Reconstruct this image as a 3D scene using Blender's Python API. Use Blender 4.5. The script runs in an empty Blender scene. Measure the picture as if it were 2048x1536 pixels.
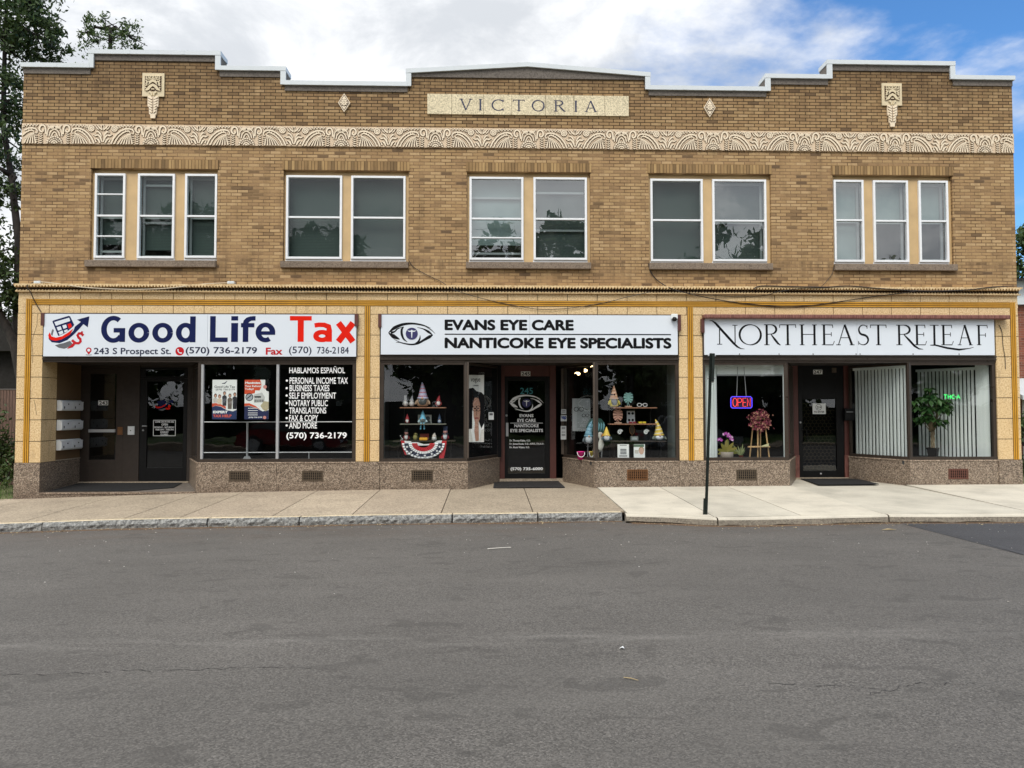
import bpy, math, random
import numpy as np
from mathutils import Vector, Matrix, noise as mnoise
random.seed(7)
rng = np.random.default_rng(11)
S = bpy.context.scene
COL = S.collection
R = math.radians

# ------------------------------------------------------------------ camera
CAM = Vector((0.0, -16.3, 1.70))
YAW, PITCH, ROLL, FOC = R(1.789), R(2.025), R(-0.068), 1500.0     # measured from the facade's lines
def cam_axes():
    cy, sy, cp, sp = math.cos(YAW), math.sin(YAW), math.cos(PITCH), math.sin(PITCH)
    f = Vector((sy * cp, cy * cp, sp)); r = Vector((cy, -sy, 0)); u = r.cross(f)
    c, s = math.cos(ROLL), math.sin(ROLL)
    return c * r + s * u, -s * r + c * u, f
CR, CU, CF = cam_axes()
cd = bpy.data.cameras.new('camera'); cam = bpy.data.objects.new('camera', cd); COL.objects.link(cam)
cd.sensor_width = 36; cd.lens = 36 * FOC / 2048; cd.clip_end = 3000; cd.clip_start = 0.05
m3 = Matrix((CR, CU, -CF)).transposed()
cam.matrix_world = Matrix.Translation(CAM) @ m3.to_4x4()
S.camera = cam

# ------------------------------------------------------------------ world, sun, exposure
SUN_EL, SUN_AZ = R(54), R(200)          # azimuth clockwise from +Y: behind the photographer, a little left
S.view_settings.view_transform = 'Standard'; S.view_settings.look = 'None'
S.view_settings.exposure = 0.30; S.view_settings.gamma = 1
W = bpy.data.worlds.new('World'); S.world = W; W.use_nodes = True
wt = W.node_tree; wn = wt.nodes; wl = wt.links; wn.clear()
def wnode(t, **k):
    n = wn.new(t)
    for a, b in k.items(): setattr(n, a, b)
    return n
SKY_STRENGTH = 0.10
sky = wnode('ShaderNodeTexSky', sky_type='NISHITA', sun_disc=False, sun_elevation=SUN_EL, sun_rotation=SUN_AZ, altitude=150, air_density=1.15, dust_density=0.35, ozone_density=2.2)
tc = wnode('ShaderNodeTexCoord')
sep = wnode('ShaderNodeSeparateXYZ'); wl.new(tc.outputs['Generated'], sep.inputs[0])
def wmath(op, a, b=None, clamp=False):
    n = wnode('ShaderNodeMath', operation=op, use_clamp=clamp)
    for i, v in enumerate((a, b)):
        if v is None: continue
        if isinstance(v, (int, float)): n.inputs[i].default_value = v
        else: wl.new(v, n.inputs[i])
    return n.outputs[0]
# flatten the dome so that clouds stretch towards the horizon
zc = wmath('ADD', wmath('MAXIMUM', sep.outputs[2], 0.0), 0.28)
cxy = wnode('ShaderNodeCombineXYZ')
wl.new(wmath('DIVIDE', sep.outputs[0], zc), cxy.inputs[0]); wl.new(wmath('DIVIDE', sep.outputs[1], zc), cxy.inputs[1])
def wnoise(scale, detail, rough, off, dist=0.0):
    mp = wnode('ShaderNodeMapping'); mp.inputs['Location'].default_value = off
    wl.new(cxy.outputs[0], mp.inputs[0])
    n = wnode('ShaderNodeTexNoise'); n.inputs['Scale'].default_value = scale; n.inputs['Detail'].default_value = detail
    n.inputs['Roughness'].default_value = rough; n.inputs['Distortion'].default_value = dist
    wl.new(mp.outputs[0], n.inputs['Vector']); return n.outputs['Fac']
n1 = wnoise(1.5, 9, 0.56, (3.1, 1.7, 0.0), 0.25)
n2 = wnoise(3.4, 8, 0.60, (9.3, 4.2, 2.0), 0.3)
# more cover to the left (-X) and behind, thinner to the right where the blue opens up
bias = wmath('MULTIPLY', sep.outputs[0], -0.67)
front = wmath('MULTIPLY', sep.outputs[1], -0.20)
cov = wmath('ADD', wmath('ADD', wmath('MULTIPLY', n1, 1.25), bias), front)
cm = wnode('ShaderNodeMapRange', interpolation_type='SMOOTHSTEP'); wl.new(cov, cm.inputs['Value'])
cm.inputs['From Min'].default_value = 0.10; cm.inputs['From Max'].default_value = 0.30
cl = wnode('ShaderNodeMapRange', interpolation_type='SMOOTHSTEP'); wl.new(n2, cl.inputs['Value'])
cl.inputs['From Min'].default_value = 0.34; cl.inputs['From Max'].default_value = 0.60
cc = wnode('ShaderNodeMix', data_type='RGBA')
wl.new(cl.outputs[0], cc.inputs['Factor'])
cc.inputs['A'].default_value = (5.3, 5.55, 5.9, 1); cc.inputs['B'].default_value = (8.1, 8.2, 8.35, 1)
# clouds on the sun's side of the sky are brighter
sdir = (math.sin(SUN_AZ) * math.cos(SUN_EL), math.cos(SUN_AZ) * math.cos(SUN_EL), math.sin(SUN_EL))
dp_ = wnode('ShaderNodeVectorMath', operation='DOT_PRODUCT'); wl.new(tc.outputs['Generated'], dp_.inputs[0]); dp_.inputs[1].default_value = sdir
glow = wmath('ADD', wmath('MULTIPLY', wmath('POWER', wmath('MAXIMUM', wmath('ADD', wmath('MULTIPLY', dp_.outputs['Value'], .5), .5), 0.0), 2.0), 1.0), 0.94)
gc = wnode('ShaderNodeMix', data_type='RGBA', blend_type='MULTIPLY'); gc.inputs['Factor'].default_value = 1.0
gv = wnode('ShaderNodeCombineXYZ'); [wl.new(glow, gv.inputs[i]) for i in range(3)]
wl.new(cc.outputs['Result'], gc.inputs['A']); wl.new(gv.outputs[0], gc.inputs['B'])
hs = wnode('ShaderNodeMix', data_type='RGBA', blend_type='MULTIPLY'); hs.inputs['Factor'].default_value = 1.0
wl.new(sky.outputs[0], hs.inputs['A']); hs.inputs['B'].default_value = (0.64, 1.08, 1.48, 1)
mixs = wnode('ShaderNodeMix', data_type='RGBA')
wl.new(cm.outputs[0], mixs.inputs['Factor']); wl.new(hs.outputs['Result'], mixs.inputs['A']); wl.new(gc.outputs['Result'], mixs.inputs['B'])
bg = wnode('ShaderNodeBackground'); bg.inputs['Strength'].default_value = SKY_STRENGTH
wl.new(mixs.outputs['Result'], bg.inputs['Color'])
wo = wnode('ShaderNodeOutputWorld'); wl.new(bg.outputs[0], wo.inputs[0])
sd = bpy.data.lights.new('sun', 'SUN'); sd.energy = 2.0; sd.angle = R(26); sd.color = (1.0, 0.95, 0.87)
so = bpy.data.objects.new('sun', sd); COL.objects.link(so)
so.rotation_euler = (R(90) - SUN_EL, 0, -SUN_AZ + math.pi)
S.cycles.max_bounces = 8; S.cycles.transparent_max_bounces = 12; S.cycles.glossy_bounces = 4; S.cycles.diffuse_bounces = 3
S.cycles.caustics_reflective = False; S.cycles.caustics_refractive = False
S.cycles.sample_clamp_indirect = 4

# ------------------------------------------------------------------ photo measurements -> metres
def ray(px, py): return (px - 1024) / FOC * CR - (py - 768) / FOC * CU + CF
def P(px, py, y=0.0):
    d = ray(px, py); t = (y - CAM.y) / d.y; p = CAM + d * t
    return p.x, p.z
def PX(px, py=800, y=0.0): return P(px, py, y)[0]
def PZ(py, px=1000, y=0.0): return P(px, py, y)[1]
_T = [(-40, -0.75), (-14, -.28), (-10.07, -.162), (-6.27, -.053), (-2.36, .004), (0, .01), (2.28, .026), (6.67, .045), (11.8, .055), (40, .10)]
def zbase(x): return float(np.interp(x, [a for a, b in _T], [b for a, b in _T]))
def zwalk(x, y): return zbase(x) + .023 * max(min(y, 0), -5)
def zstreet(x, y):
    d = -y - 3.4
    return zbase(x) * max(0, 1 - max(d, 0) / 30) - .078 - .15 + 0.010 * max(0, min(d, 8))
def on_ground(px, py, zf):
    d = ray(px, py); t = 14.0
    for _ in range(40):
        p = CAM + d * t; t += (p.z - zf(p.x, p.y)) / (-d.z) * .8
    p = CAM + d * t
    return p.x, p.y, zf(p.x, p.y)

# ------------------------------------------------------------------ mesh builder
ORIGIN = {}
class MB:
    def __init__(s): s.v = []; s.f = []; s.m = []; s.mi = 0; s.sm = []; s.smooth = False
    def mat(s, i): s.mi = i; return s
    def add(s, vs, fs):
        b = len(s.v); s.v += [tuple(v) for v in vs]
        for f in fs: s.f.append([b + i for i in f]); s.m.append(s.mi); s.sm.append(s.smooth)
        return s
    def box(s, x0, x1, y0, y1, z0, z1):
        if x0 > x1: x0, x1 = x1, x0
        if y0 > y1: y0, y1 = y1, y0
        if z0 > z1: z0, z1 = z1, z0
        return s.add([(x0, y0, z0), (x1, y0, z0), (x1, y1, z0), (x0, y1, z0), (x0, y0, z1), (x1, y0, z1), (x1, y1, z1), (x0, y1, z1)],
                     [(3, 2, 1, 0), (4, 5, 6, 7), (0, 1, 5, 4), (1, 2, 6, 5), (2, 3, 7, 6), (3, 0, 4, 7)])
    def quad(s, a, b, c, d): return s.add([a, b, c, d], [(0, 1, 2, 3)])
    def prism(s, pts, y0, y1):
        """outline (x,z), extruded from y0 (front) to y1"""
        n = len(pts); a = 0
        for i in range(n):
            j = (i + 1) % n; a += pts[i][0] * pts[j][1] - pts[j][0] * pts[i][1]
        if a < 0: pts = pts[::-1]
        vs = [(x, y0, z) for x, z in pts] + [(x, y1, z) for x, z in pts]
        fs = [tuple(range(n)), tuple(range(2 * n - 1, n - 1, -1))] + [(i + n, (i + 1) % n + n, (i + 1) % n, i) for i in range(n)]
        return s.add(vs, fs)
    def flat(s, pts, y):
        n = len(pts); a = 0
        for i in range(n):
            j = (i + 1) % n; a += pts[i][0] * pts[j][1] - pts[j][0] * pts[i][1]
        if a < 0: pts = pts[::-1]
        return s.add([(x, y, z) for x, z in pts], [tuple(range(n))])
    def plan(s, pts, z0, z1):
        """outline (x,y), extruded up"""
        n = len(pts); a = 0
        for i in range(n):
            j = (i + 1) % n; a += pts[i][0] * pts[j][1] - pts[j][0] * pts[i][1]
        if a < 0: pts = pts[::-1]
        vs = [(x, y, z0) for x, y in pts] + [(x, y, z1) for x, y in pts]
        fs = [tuple(range(n - 1, -1, -1)), tuple(range(n, 2 * n))] + [(i, (i + 1) % n, (i + 1) % n + n, i + n) for i in range(n)]
        return s.add(vs, fs)
    def ribbon(s, pts, ws, y0, y1=None):
        """stroke in the x-z plane with a width per point; raised to y0 from y1 when given"""
        if not isinstance(ws, (list, tuple)): ws = [ws] * len(pts)
        L = []; Rr = []
        n = len(pts)
        for i in range(n):
            a = pts[max(i - 1, 0)]; b = pts[min(i + 1, n - 1)]
            dx, dz = b[0] - a[0], b[1] - a[1]; l = math.hypot(dx, dz) or 1e-9
            nx, nz = -dz / l, dx / l; w = ws[i] / 2
            L.append((pts[i][0] + nx * w, pts[i][1] + nz * w)); Rr.append((pts[i][0] - nx * w, pts[i][1] - nz * w))
        if y1 is None:
            vs = [(x, y0, z) for x, z in L] + [(x, y0, z) for x, z in Rr]
            return s.add(vs, [(i + n, i + n + 1, i + 1, i) for i in range(n - 1)])
        vs = [(x, y0, z) for x, z in L] + [(x, y0, z) for x, z in Rr] + [(x, y1, z) for x, z in L] + [(x, y1, z) for x, z in Rr]
        fs = []
        for i in range(n - 1):
            fs += [(i + n, i + n + 1, i + 1, i), (i, i + 1, i + 1 + 2 * n, i + 2 * n), (i + n + 1, i + n, i + 3 * n, i + 1 + 3 * n)]
        fs += [(0, 2 * n, 3 * n, n), (n - 1, 2 * n - 1, 4 * n - 1, 3 * n - 1)]
        return s.add(vs, fs)
    def disc(s, cx, cz, r, y, n=20, rz=None):
        rz = rz or r
        return s.flat([(cx + r * math.cos(2 * math.pi * i / n), cz + rz * math.sin(2 * math.pi * i / n)) for i in range(n)], y)
    def tube(s, pts, r, n=8, cap=True):
        pts = [Vector(p) for p in pts]
        rs = r if isinstance(r, (list, tuple)) else [r] * len(pts)
        vs = []; k = len(pts); up = None
        for i, p in enumerate(pts):
            d = (pts[min(i + 1, k - 1)] - pts[max(i - 1, 0)]).normalized()
            if up is None: up = Vector((0, 0, 1)) if abs(d.z) < .9 else Vector((0, 1, 0))
            a = d.cross(up).normalized(); b = a.cross(d).normalized(); up = b
            for j in range(n):
                t = 2 * math.pi * j / n
                vs.append(p + (a * math.cos(t) + b * math.sin(t)) * rs[i])
        fs = [(i * n + j, i * n + (j + 1) % n, (i + 1) * n + (j + 1) % n, (i + 1) * n + j) for i in range(k - 1) for j in range(n)]
        if cap: fs += [tuple(range(n - 1, -1, -1)), tuple(range((k - 1) * n, k * n))]
        return s.add(vs, fs)
    def lathe(s, prof, cx, cy, n=16, sx=1, sy=1, lean=(0, 0)):
        """profile [(r,z)] round the vertical axis at cx,cy; lean shifts x,y per metre of height"""
        vs = []; z0 = prof[0][1]
        for r, z in prof:
            for j in range(n):
                t = 2 * math.pi * j / n
                vs.append((cx + r * sx * math.cos(t) + lean[0] * (z - z0), cy + r * sy * math.sin(t) + lean[1] * (z - z0), z))
        k = len(prof)
        fs = [(i * n + j, i * n + (j + 1) % n, (i + 1) * n + (j + 1) % n, (i + 1) * n + j) for i in range(k - 1) for j in range(n)]
        fs += [tuple(range(n - 1, -1, -1)), tuple(range((k - 1) * n, k * n))]
        return s.add(vs, fs)
    def ball(s, c, r, n=12, m=8):
        rx, ry, rz = r if isinstance(r, (list, tuple)) else (r, r, r)
        vs = [(c[0], c[1], c[2] - rz)]
        for i in range(1, m):
            a = -math.pi / 2 + math.pi * i / m
            for j in range(n):
                t = 2 * math.pi * j / n
                vs.append((c[0] + rx * math.cos(a) * math.cos(t), c[1] + ry * math.cos(a) * math.sin(t), c[2] + rz * math.sin(a)))
        vs.append((c[0], c[1], c[2] + rz)); q = len(vs) - 1
        fs = [(0, 1 + (j + 1) % n, 1 + j) for j in range(n)]
        fs += [(1 + i * n + j, 1 + i * n + (j + 1) % n, 1 + (i + 1) * n + (j + 1) % n, 1 + (i + 1) * n + j) for i in range(m - 2) for j in range(n)]
        b = 1 + (m - 2) * n
        fs += [(b + j, b + (j + 1) % n, q) for j in range(n)]
        return s.add(vs, fs)
    def build(s, name, mats, parent=None, smooth=False, bevel=0):
        o0 = Vector(ORIGIN.get(parent.name, (0, 0, 0))) if parent is not None else Vector((0, 0, 0))
        me = bpy.data.meshes.new(name)
        me.from_pydata([tuple(Vector(v) - o0) for v in s.v], [], s.f)
        for m in (mats if isinstance(mats, (list, tuple)) else [mats]): me.materials.append(m)
        me.polygons.foreach_set('material_index', s.m)
        me.polygons.foreach_set('use_smooth', [bool(smooth or q) for q in s.sm])
        me.update()
        o = bpy.data.objects.new(name, me); COL.objects.link(o)
        if parent is not None: o.parent = parent
        ORIGIN[o.name] = tuple(o0)
        if bevel:
            b = o.modifiers.new('edge', 'BEVEL'); b.width = bevel; b.segments = 2; b.limit_method = 'ANGLE'
        return o
def tag(o, label=None, cat=None, group=None, kind=None):
    if label: o['label'] = label
    if cat: o['category'] = cat
    if group: o['group'] = group
    if kind: o['kind'] = kind
    return o
def thing(name, label, cat, loc=(0, 0, 0), group=None, kind=None):
    o = bpy.data.objects.new(name, None); COL.objects.link(o); o.location = loc; o.empty_display_size = .1
    ORIGIN[o.name] = tuple(loc)
    return tag(o, label, cat, group, kind)
def single(name, mb, mats, label, cat, loc=None, group=None, kind=None, **k):
    """a thing that is one mesh, with its origin at loc"""
    o = mb.build(name, mats, None, **k)
    if loc:
        o.data.transform(Matrix.Translation(-Vector(loc))); o.location = loc; ORIGIN[o.name] = tuple(loc)
    return tag(o, label, cat, group, kind)

# ------------------------------------------------------------------ materials
def lin(c): return tuple((x / 255 / 12.92) if x / 255 <= .04045 else ((x / 255 + .055) / 1.055) ** 2.4 for x in c)
def rgba(c, k=1.0): return tuple(min(1, v * k) for v in lin(c)) + (1,)
class NT:
    def __init__(s, name):
        s.m = bpy.data.materials.new(name); s.m.use_nodes = True; s.t = s.m.node_tree; s.n = s.t.nodes; s.l = s.t.links
        s.b = s.n['Principled BSDF']; s.out = s.n['Material Output']
        s.tc = s.n.new('ShaderNodeTexCoord'); s.co = s.tc.outputs['Object']
    def node(s, t, ins=None, **k):
        n = s.n.new(t)
        for a, b in k.items(): setattr(n, a, b)
        for a, b in (ins or {}).items():
            if hasattr(b, 'node'): s.l.new(b, n.inputs[a])
            else: n.inputs[a].default_value = b
        return n
    def noise(s, scale, detail=4, rough=.55, vec=None, out='Fac', dist=0.0):
        return s.node('ShaderNodeTexNoise', {'Vector': vec or s.co, 'Scale': scale, 'Detail': detail, 'Roughness': rough, 'Distortion': dist}).outputs[out]
    def voro(s, scale, vec=None, out='Distance', feature='F1'):
        return s.node('ShaderNodeTexVoronoi', {'Vector': vec or s.co, 'Scale': scale}, feature=feature).outputs[out]
    def ramp(s, fac, stops, interp='LINEAR'):
        n = s.node('ShaderNodeValToRGB', {'Fac': fac}); r = n.color_ramp; r.interpolation = interp
        while len(r.elements) < len(stops): r.elements.new(.5)
        for e, (p, c) in zip(r.elements, stops): e.position = p; e.color = c if len(c) == 4 else (*c, 1)
        return n.outputs[0]
    def mix(s, fac, a, b, blend='MIX'):
        n = s.n.new('ShaderNodeMix'); n.data_type = 'RGBA'; n.blend_type = blend
        for k, v in ((0, fac), (6, a), (7, b)):
            if hasattr(v, 'node'): s.l.new(v, n.inputs[k])
            else: n.inputs[k].default_value = v
        return n.outputs[2]
    def math(s, op, a, b=0.0, clamp=False):
        n = s.n.new('ShaderNodeMath'); n.operation = op; n.use_clamp = clamp
        for i, v in enumerate((a, b)):
            if hasattr(v, 'node'): s.l.new(v, n.inputs[i])
            else: n.inputs[i].default_value = v
        return n.outputs[0]
    def rng(s, v, a, b, c=0.0, d=1.0):
        return s.node('ShaderNodeMapRange', {'Value': v, 'From Min': a, 'From Max': b, 'To Min': c, 'To Max': d}).outputs[0]
    def xyz(s):
        n = s.node('ShaderNodeSeparateXYZ', {0: s.co}); return n.outputs
    def comb(s, x, y, z=0.0):
        n = s.n.new('ShaderNodeCombineXYZ')
        for i, v in enumerate((x, y, z)):
            if hasattr(v, 'node'): s.l.new(v, n.inputs[i])
            else: n.inputs[i].default_value = v
        return n.outputs[0]
    def bump(s, h, strength=.3, dist=.01):
        n = s.node('ShaderNodeBump', {'Height': h, 'Strength': strength, 'Distance': dist}); s.l.new(n.outputs[0], s.b.inputs['Normal']); return n
    def fin(s, col=None, rough=.6, metal=0, spec=None):
        for k, v in (('Base Color', col), ('Roughness', rough), ('Metallic', metal), ('Specular IOR Level', spec)):
            if v is None: continue
            if hasattr(v, 'node'): s.l.new(v, s.b.inputs[k])
            else: s.b.inputs[k].default_value = v
        return s.m
def mplain(name, c, rough=.55, var=.12, scale=6, metal=0, bump=0, bscale=80, spec=None, k=1.0):
    t = NT(name); a = rgba(c, k); n = t.noise(scale, 5, .6)
    lo = tuple(v * (1 - var) for v in a[:3]) + (1,); hi = tuple(min(1, v * (1 + var)) for v in a[:3]) + (1,)
    col = t.mix(t.rng(n, .3, .7), lo, hi)
    if bump: t.bump(t.noise(bscale, 3, .6), bump, .004)
    rr = t.rng(t.noise(scale * 2.3, 3), .3, .7, max(0, rough - .08), min(1, rough + .08))
    return t.fin(col, rr, metal, spec)
def memit(name, c, strength):
    t = NT(name); t.b.inputs['Base Color'].default_value = (.02, .02, .02, 1)
    t.b.inputs['Emission Color'].default_value = rgba(c); t.b.inputs['Emission Strength'].default_value = strength
    return t.m
def mglass(name, tint=(.82, .86, .85), boost=2.0, base=0.02, wav=.012, wscale=1.3, film=0.0):
    t = NT(name); t.n.remove(t.b)
    ge = t.node('ShaderNodeNewGeometry')               # Schlick, the same from either side of the thin pane
    dt = t.node('ShaderNodeVectorMath', {0: ge.outputs['Incoming'], 1: ge.outputs['Normal']}, operation='DOT_PRODUCT').outputs['Value']
    sch = t.math('ADD', t.math('MULTIPLY', t.math('POWER', t.math('SUBTRACT', 1.0, t.math('ABSOLUTE', dt), True), 5.0), .96), .04)
    f = t.math('ADD', t.math('MULTIPLY', sch, boost), base, True)
    bp = t.node('ShaderNodeBump', {'Height': t.noise(wscale, 2, .4), 'Strength': 1.0, 'Distance': wav})
    g = t.node('ShaderNodeBsdfGlossy', {'Color': (.95, .97, .98, 1), 'Roughness': 0.0, 'Normal': bp.outputs[0]})
    tr = t.node('ShaderNodeBsdfTransparent', {'Color': (*tint, 1)})
    mx = t.node('ShaderNodeMixShader', {0: f, 1: tr.outputs[0], 2: g.outputs[0]})
    last = mx.outputs[0]
    if film:                                     # thin dust film on the pane
        df = t.node('ShaderNodeBsdfDiffuse', {'Color': (.5, .5, .48, 1)})
        fm = t.math('MULTIPLY', t.rng(t.noise(2.2, 5, .6), .35, .75), film)
        last = t.node('ShaderNodeMixShader', {0: fm, 1: last, 2: df.outputs[0]}).outputs[0]
    t.l.new(last, t.out.inputs['Surface'])
    return t.m

def m_brick():
    t = NT('tan_brick'); x = t.xyz()
    u = t.math('ADD', x[0], x[1]); vec = t.comb(u, x[2])
    wob = t.noise(1.6, 2, .5, out='Color')
    vec2 = t.node('ShaderNodeVectorMath', {0: vec, 1: t.node('ShaderNodeVectorMath', {0: wob, 'Scale': .006}, operation='SCALE').outputs[0]}, operation='ADD').outputs[0]
    br = t.node('ShaderNodeTexBrick', {'Vector': vec2, 'Color1': (0, 0, 0, 1), 'Color2': (1, 1, 1, 1), 'Mortar': (.5, .5, .5, 1), 'Scale': 1.0, 'Mortar Size': .0085, 'Mortar Smooth': .35, 'Bias': 0.0, 'Brick Width': .232, 'Row Height': .0715}, offset=.42, offset_frequency=2, squash=1.0)
    ids = br.outputs['Color']
    c = t.ramp(ids, [(0.0, rgba((102, 83, 63))), (.03, rgba((126, 102, 73))), (.09, rgba((154, 125, 90))), (.42, rgba((168, 137, 97))), (.75, rgba((176, 146, 104))), (1.0, rgba((190, 160, 119)))])
    # slow drifts of tone and soot over the wall
    big = t.rng(t.noise(.55, 5, .6), .35, .68)
    c = t.mix(t.math('MULTIPLY', big, .26), c, rgba((120, 94, 68)))
    runs = t.rng(t.noise(2.6, 4, .6, vec=t.comb(t.math('MULTIPLY', u, 2.2), t.math('MULTIPLY', x[2], .28))), .52, .78)
    c = t.mix(t.math('MULTIPLY', runs, .40), c, rgba((86, 68, 46)))
    sk = t.noise(3.4, 5, .65, vec=t.comb(t.math('MULTIPLY', u, 3.0), t.math('MULTIPLY', x[2], .22)))
    below = t.math('MULTIPLY', t.rng(x[2], 4.45, 4.98), t.rng(x[2], 5.0, 4.98))        # washed dirt under the sills
    high = t.math('MULTIPLY', t.rng(x[2], 7.95, 8.85), 1.0)                             # and down from the coping
    c = t.mix(t.math('MULTIPLY', t.math('ADD', below, t.math('MULTIPLY', high, .8), True), t.rng(sk, .44, .66, 0, .55)), c, rgba((72, 57, 44)))
    fine = t.rng(t.noise(90, 3, .7), .25, .75, .78, 1.16)
    c = t.mix(1.0, c, t.comb(fine, fine, fine), 'MULTIPLY')
    up = t.rng(x[2], 7.3, 8.0)                      # parapet: open, sooty joints
    top = t.rng(t.math('ADD', x[2], t.math('MULTIPLY', t.noise(1.1, 4), .8)), 9.0, 9.6)
    c = t.mix(t.math('MULTIPLY', top, .45), c, rgba((66, 50, 34)))
    c = t.mix(t.math('MULTIPLY', up, .22), c, rgba((104, 80, 52)))
    mlo = t.mix(t.rng(t.noise(1.9, 4), .36, .64), rgba((84, 64, 46)), rgba((146, 119, 88)))
    mor = t.mix(up, mlo, rgba((50, 37, 24)))
    c = t.mix(br.outputs['Fac'], c, mor)
    h = t.math('ADD', t.math('MULTIPLY', br.outputs['Fac'], -1.0), t.math('MULTIPLY', t.noise(60, 4, .7), .35))
    t.bump(h, .7, .008)
    return t.fin(c, .88, 0, .25)
def m_soldier():
    t = NT('soldier_brick'); x = t.xyz()
    br = t.node('ShaderNodeTexBrick', {'Vector': t.comb(x[2], x[0]), 'Color1': (0, 0, 0, 1), 'Color2': (1, 1, 1, 1), 'Mortar': (.5, .5, .5, 1), 'Scale': 1.0, 'Mortar Size': .005, 'Mortar Smooth': .25, 'Brick Width': 3.0, 'Row Height': .0715}, offset=0.0)
    c = t.ramp(br.outputs['Color'], [(0.0, rgba((116, 94, 66))), (.2, rgba((146, 118, 82))), (.6, rgba((160, 130, 89))), (1, rgba((174, 144, 100)))])
    st = t.rng(t.noise(7, 4, .6, vec=t.comb(x[0], t.math('MULTIPLY', x[2], .15))), .45, .75)
    c = t.mix(t.math('MULTIPLY', st, .55), c, rgba((78, 60, 40)))
    c = t.mix(br.outputs['Fac'], c, rgba((66, 50, 32)))
    t.bump(t.math('MULTIPLY', br.outputs['Fac'], -1.0), .6, .007)
    return t.fin(c, .88, 0, .25)
def m_terracotta():
    t = NT('speckled_terracotta'); x = t.xyz()
    sp = t.noise(34, 3, .75)
    c = t.ramp(sp, [(.30, rgba((144, 112, 76))), (.43, rgba((199, 168, 124))), (.56, rgba((220, 195, 151))), (.75, rgba((230, 211, 174)))])
    c = t.mix(t.math('MULTIPLY', t.rng(t.noise(.9, 4), .4, .7), .30), c, rgba((206, 172, 118)))
    dirt = t.rng(t.noise(5, 5, .65, vec=t.comb(t.math('MULTIPLY', x[0], 1.4), t.math('MULTIPLY', x[1], 1.4), t.math('MULTIPLY', x[2], .35))), .55, .8)
    c = t.mix(t.math('MULTIPLY', dirt, .6), c, rgba((126, 100, 76)))
    t.bump(sp, .15, .003)
    return t.fin(c, .42, 0, .4)
def m_granite(name, k=1.0, tint=(1, 1, 1)):
    t = NT(name); a = t.noise(70, 4, .8); b = t.voro(62, out='Color')
    s = t.node('ShaderNodeSeparateColor', {0: b}).outputs[0]
    f = t.math('ADD', t.math('MULTIPLY', a, .62), t.math('MULTIPLY', s, .38))
    q = lambda c: tuple(v * k * w for v, w in zip(lin(c), tint)) + (1,)
    c = t.ramp(f, [(.28, q((60, 51, 44))), (.42, q((102, 89, 77))), (.52, q((130, 114, 98))), (.62, q((152, 136, 119))), (.76, q((188, 174, 156)))])
    x = t.xyz()
    d = t.rng(t.math('ADD', x[2], t.math('MULTIPLY', t.noise(2.2, 5), .5)), .05, .42, .55, 0.0)
    c = t.mix(d, c, rgba((72, 56, 44), k))
    return t.fin(c, .38, 0, .5)
def m_asphalt(name, base, seed=0.0, patch=False):
    t = NT(name); x = t.xyz(); v = t.node('ShaderNodeMapping', {0: t.co, 1: (seed, seed, 0)}).outputs[0]
    a = t.noise(75, 4, .8, vec=v); b = t.voro(95, vec=v, out='Color'); s = t.node('ShaderNodeSeparateColor', {0: b}).outputs[0]
    f = t.math('ADD', t.math('MULTIPLY', a, .5), t.math('MULTIPLY', s, .5))
    q = lambda k: tuple(c * k for c in lin(base)) + (1,)
    c = t.ramp(f, [(.28, q(.55)), (.45, q(.90)), (.6, q(1.08)), (.74, q(1.45)), (.86, q(2.3))])
    big = t.noise(.30, 6, .62, vec=v)
    c = t.mix(t.rng(big, .38, .60, 0, .36), c, q(.62))
    lo = t.noise(1.7, 4, .6, vec=t.comb(t.math('MULTIPLY', x[0], .25), x[1]))
    c = t.mix(t.rng(lo, .45, .72, 0, .25), c, q(1.45))
    if not patch:
        bl = t.noise(2.3, 3, .55, vec=t.comb(x[0], t.math('MULTIPLY', x[1], 1.6), 3.3), dist=.6)
        c = t.mix(t.rng(bl, .605, .64, 0, .42), c, q(.52))          # oil and tar spots
        near = t.rng(t.math('MULTIPLY', x[1], -1.0), 3.4, 5.4, 1.0, 0.0)
        c = t.mix(t.math('MULTIPLY', near, t.rng(t.noise(3.1, 5, .65, vec=t.comb(t.math('MULTIPLY', x[0], .5), x[1])), .38, .66, 0, .55)), c, rgba((88, 72, 60)))
        tr = t.math('ABSOLUTE', t.math('ADD', x[1], 10.15))
        lane = t.math('MULTIPLY', t.rng(tr, .05, .22, 1, 0), t.rng(t.noise(.7, 6, .7, vec=t.comb(x[0], t.math('MULTIPLY', x[1], 6))), .45, .75, 0, .20))
        c = t.mix(lane, c, rgba((170, 166, 160)))                   # ghost of a worn line
    t.bump(f, .45, .006)
    return t.fin(c, t.rng(a, .3, .7, .72, .95), 0, .35)
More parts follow.
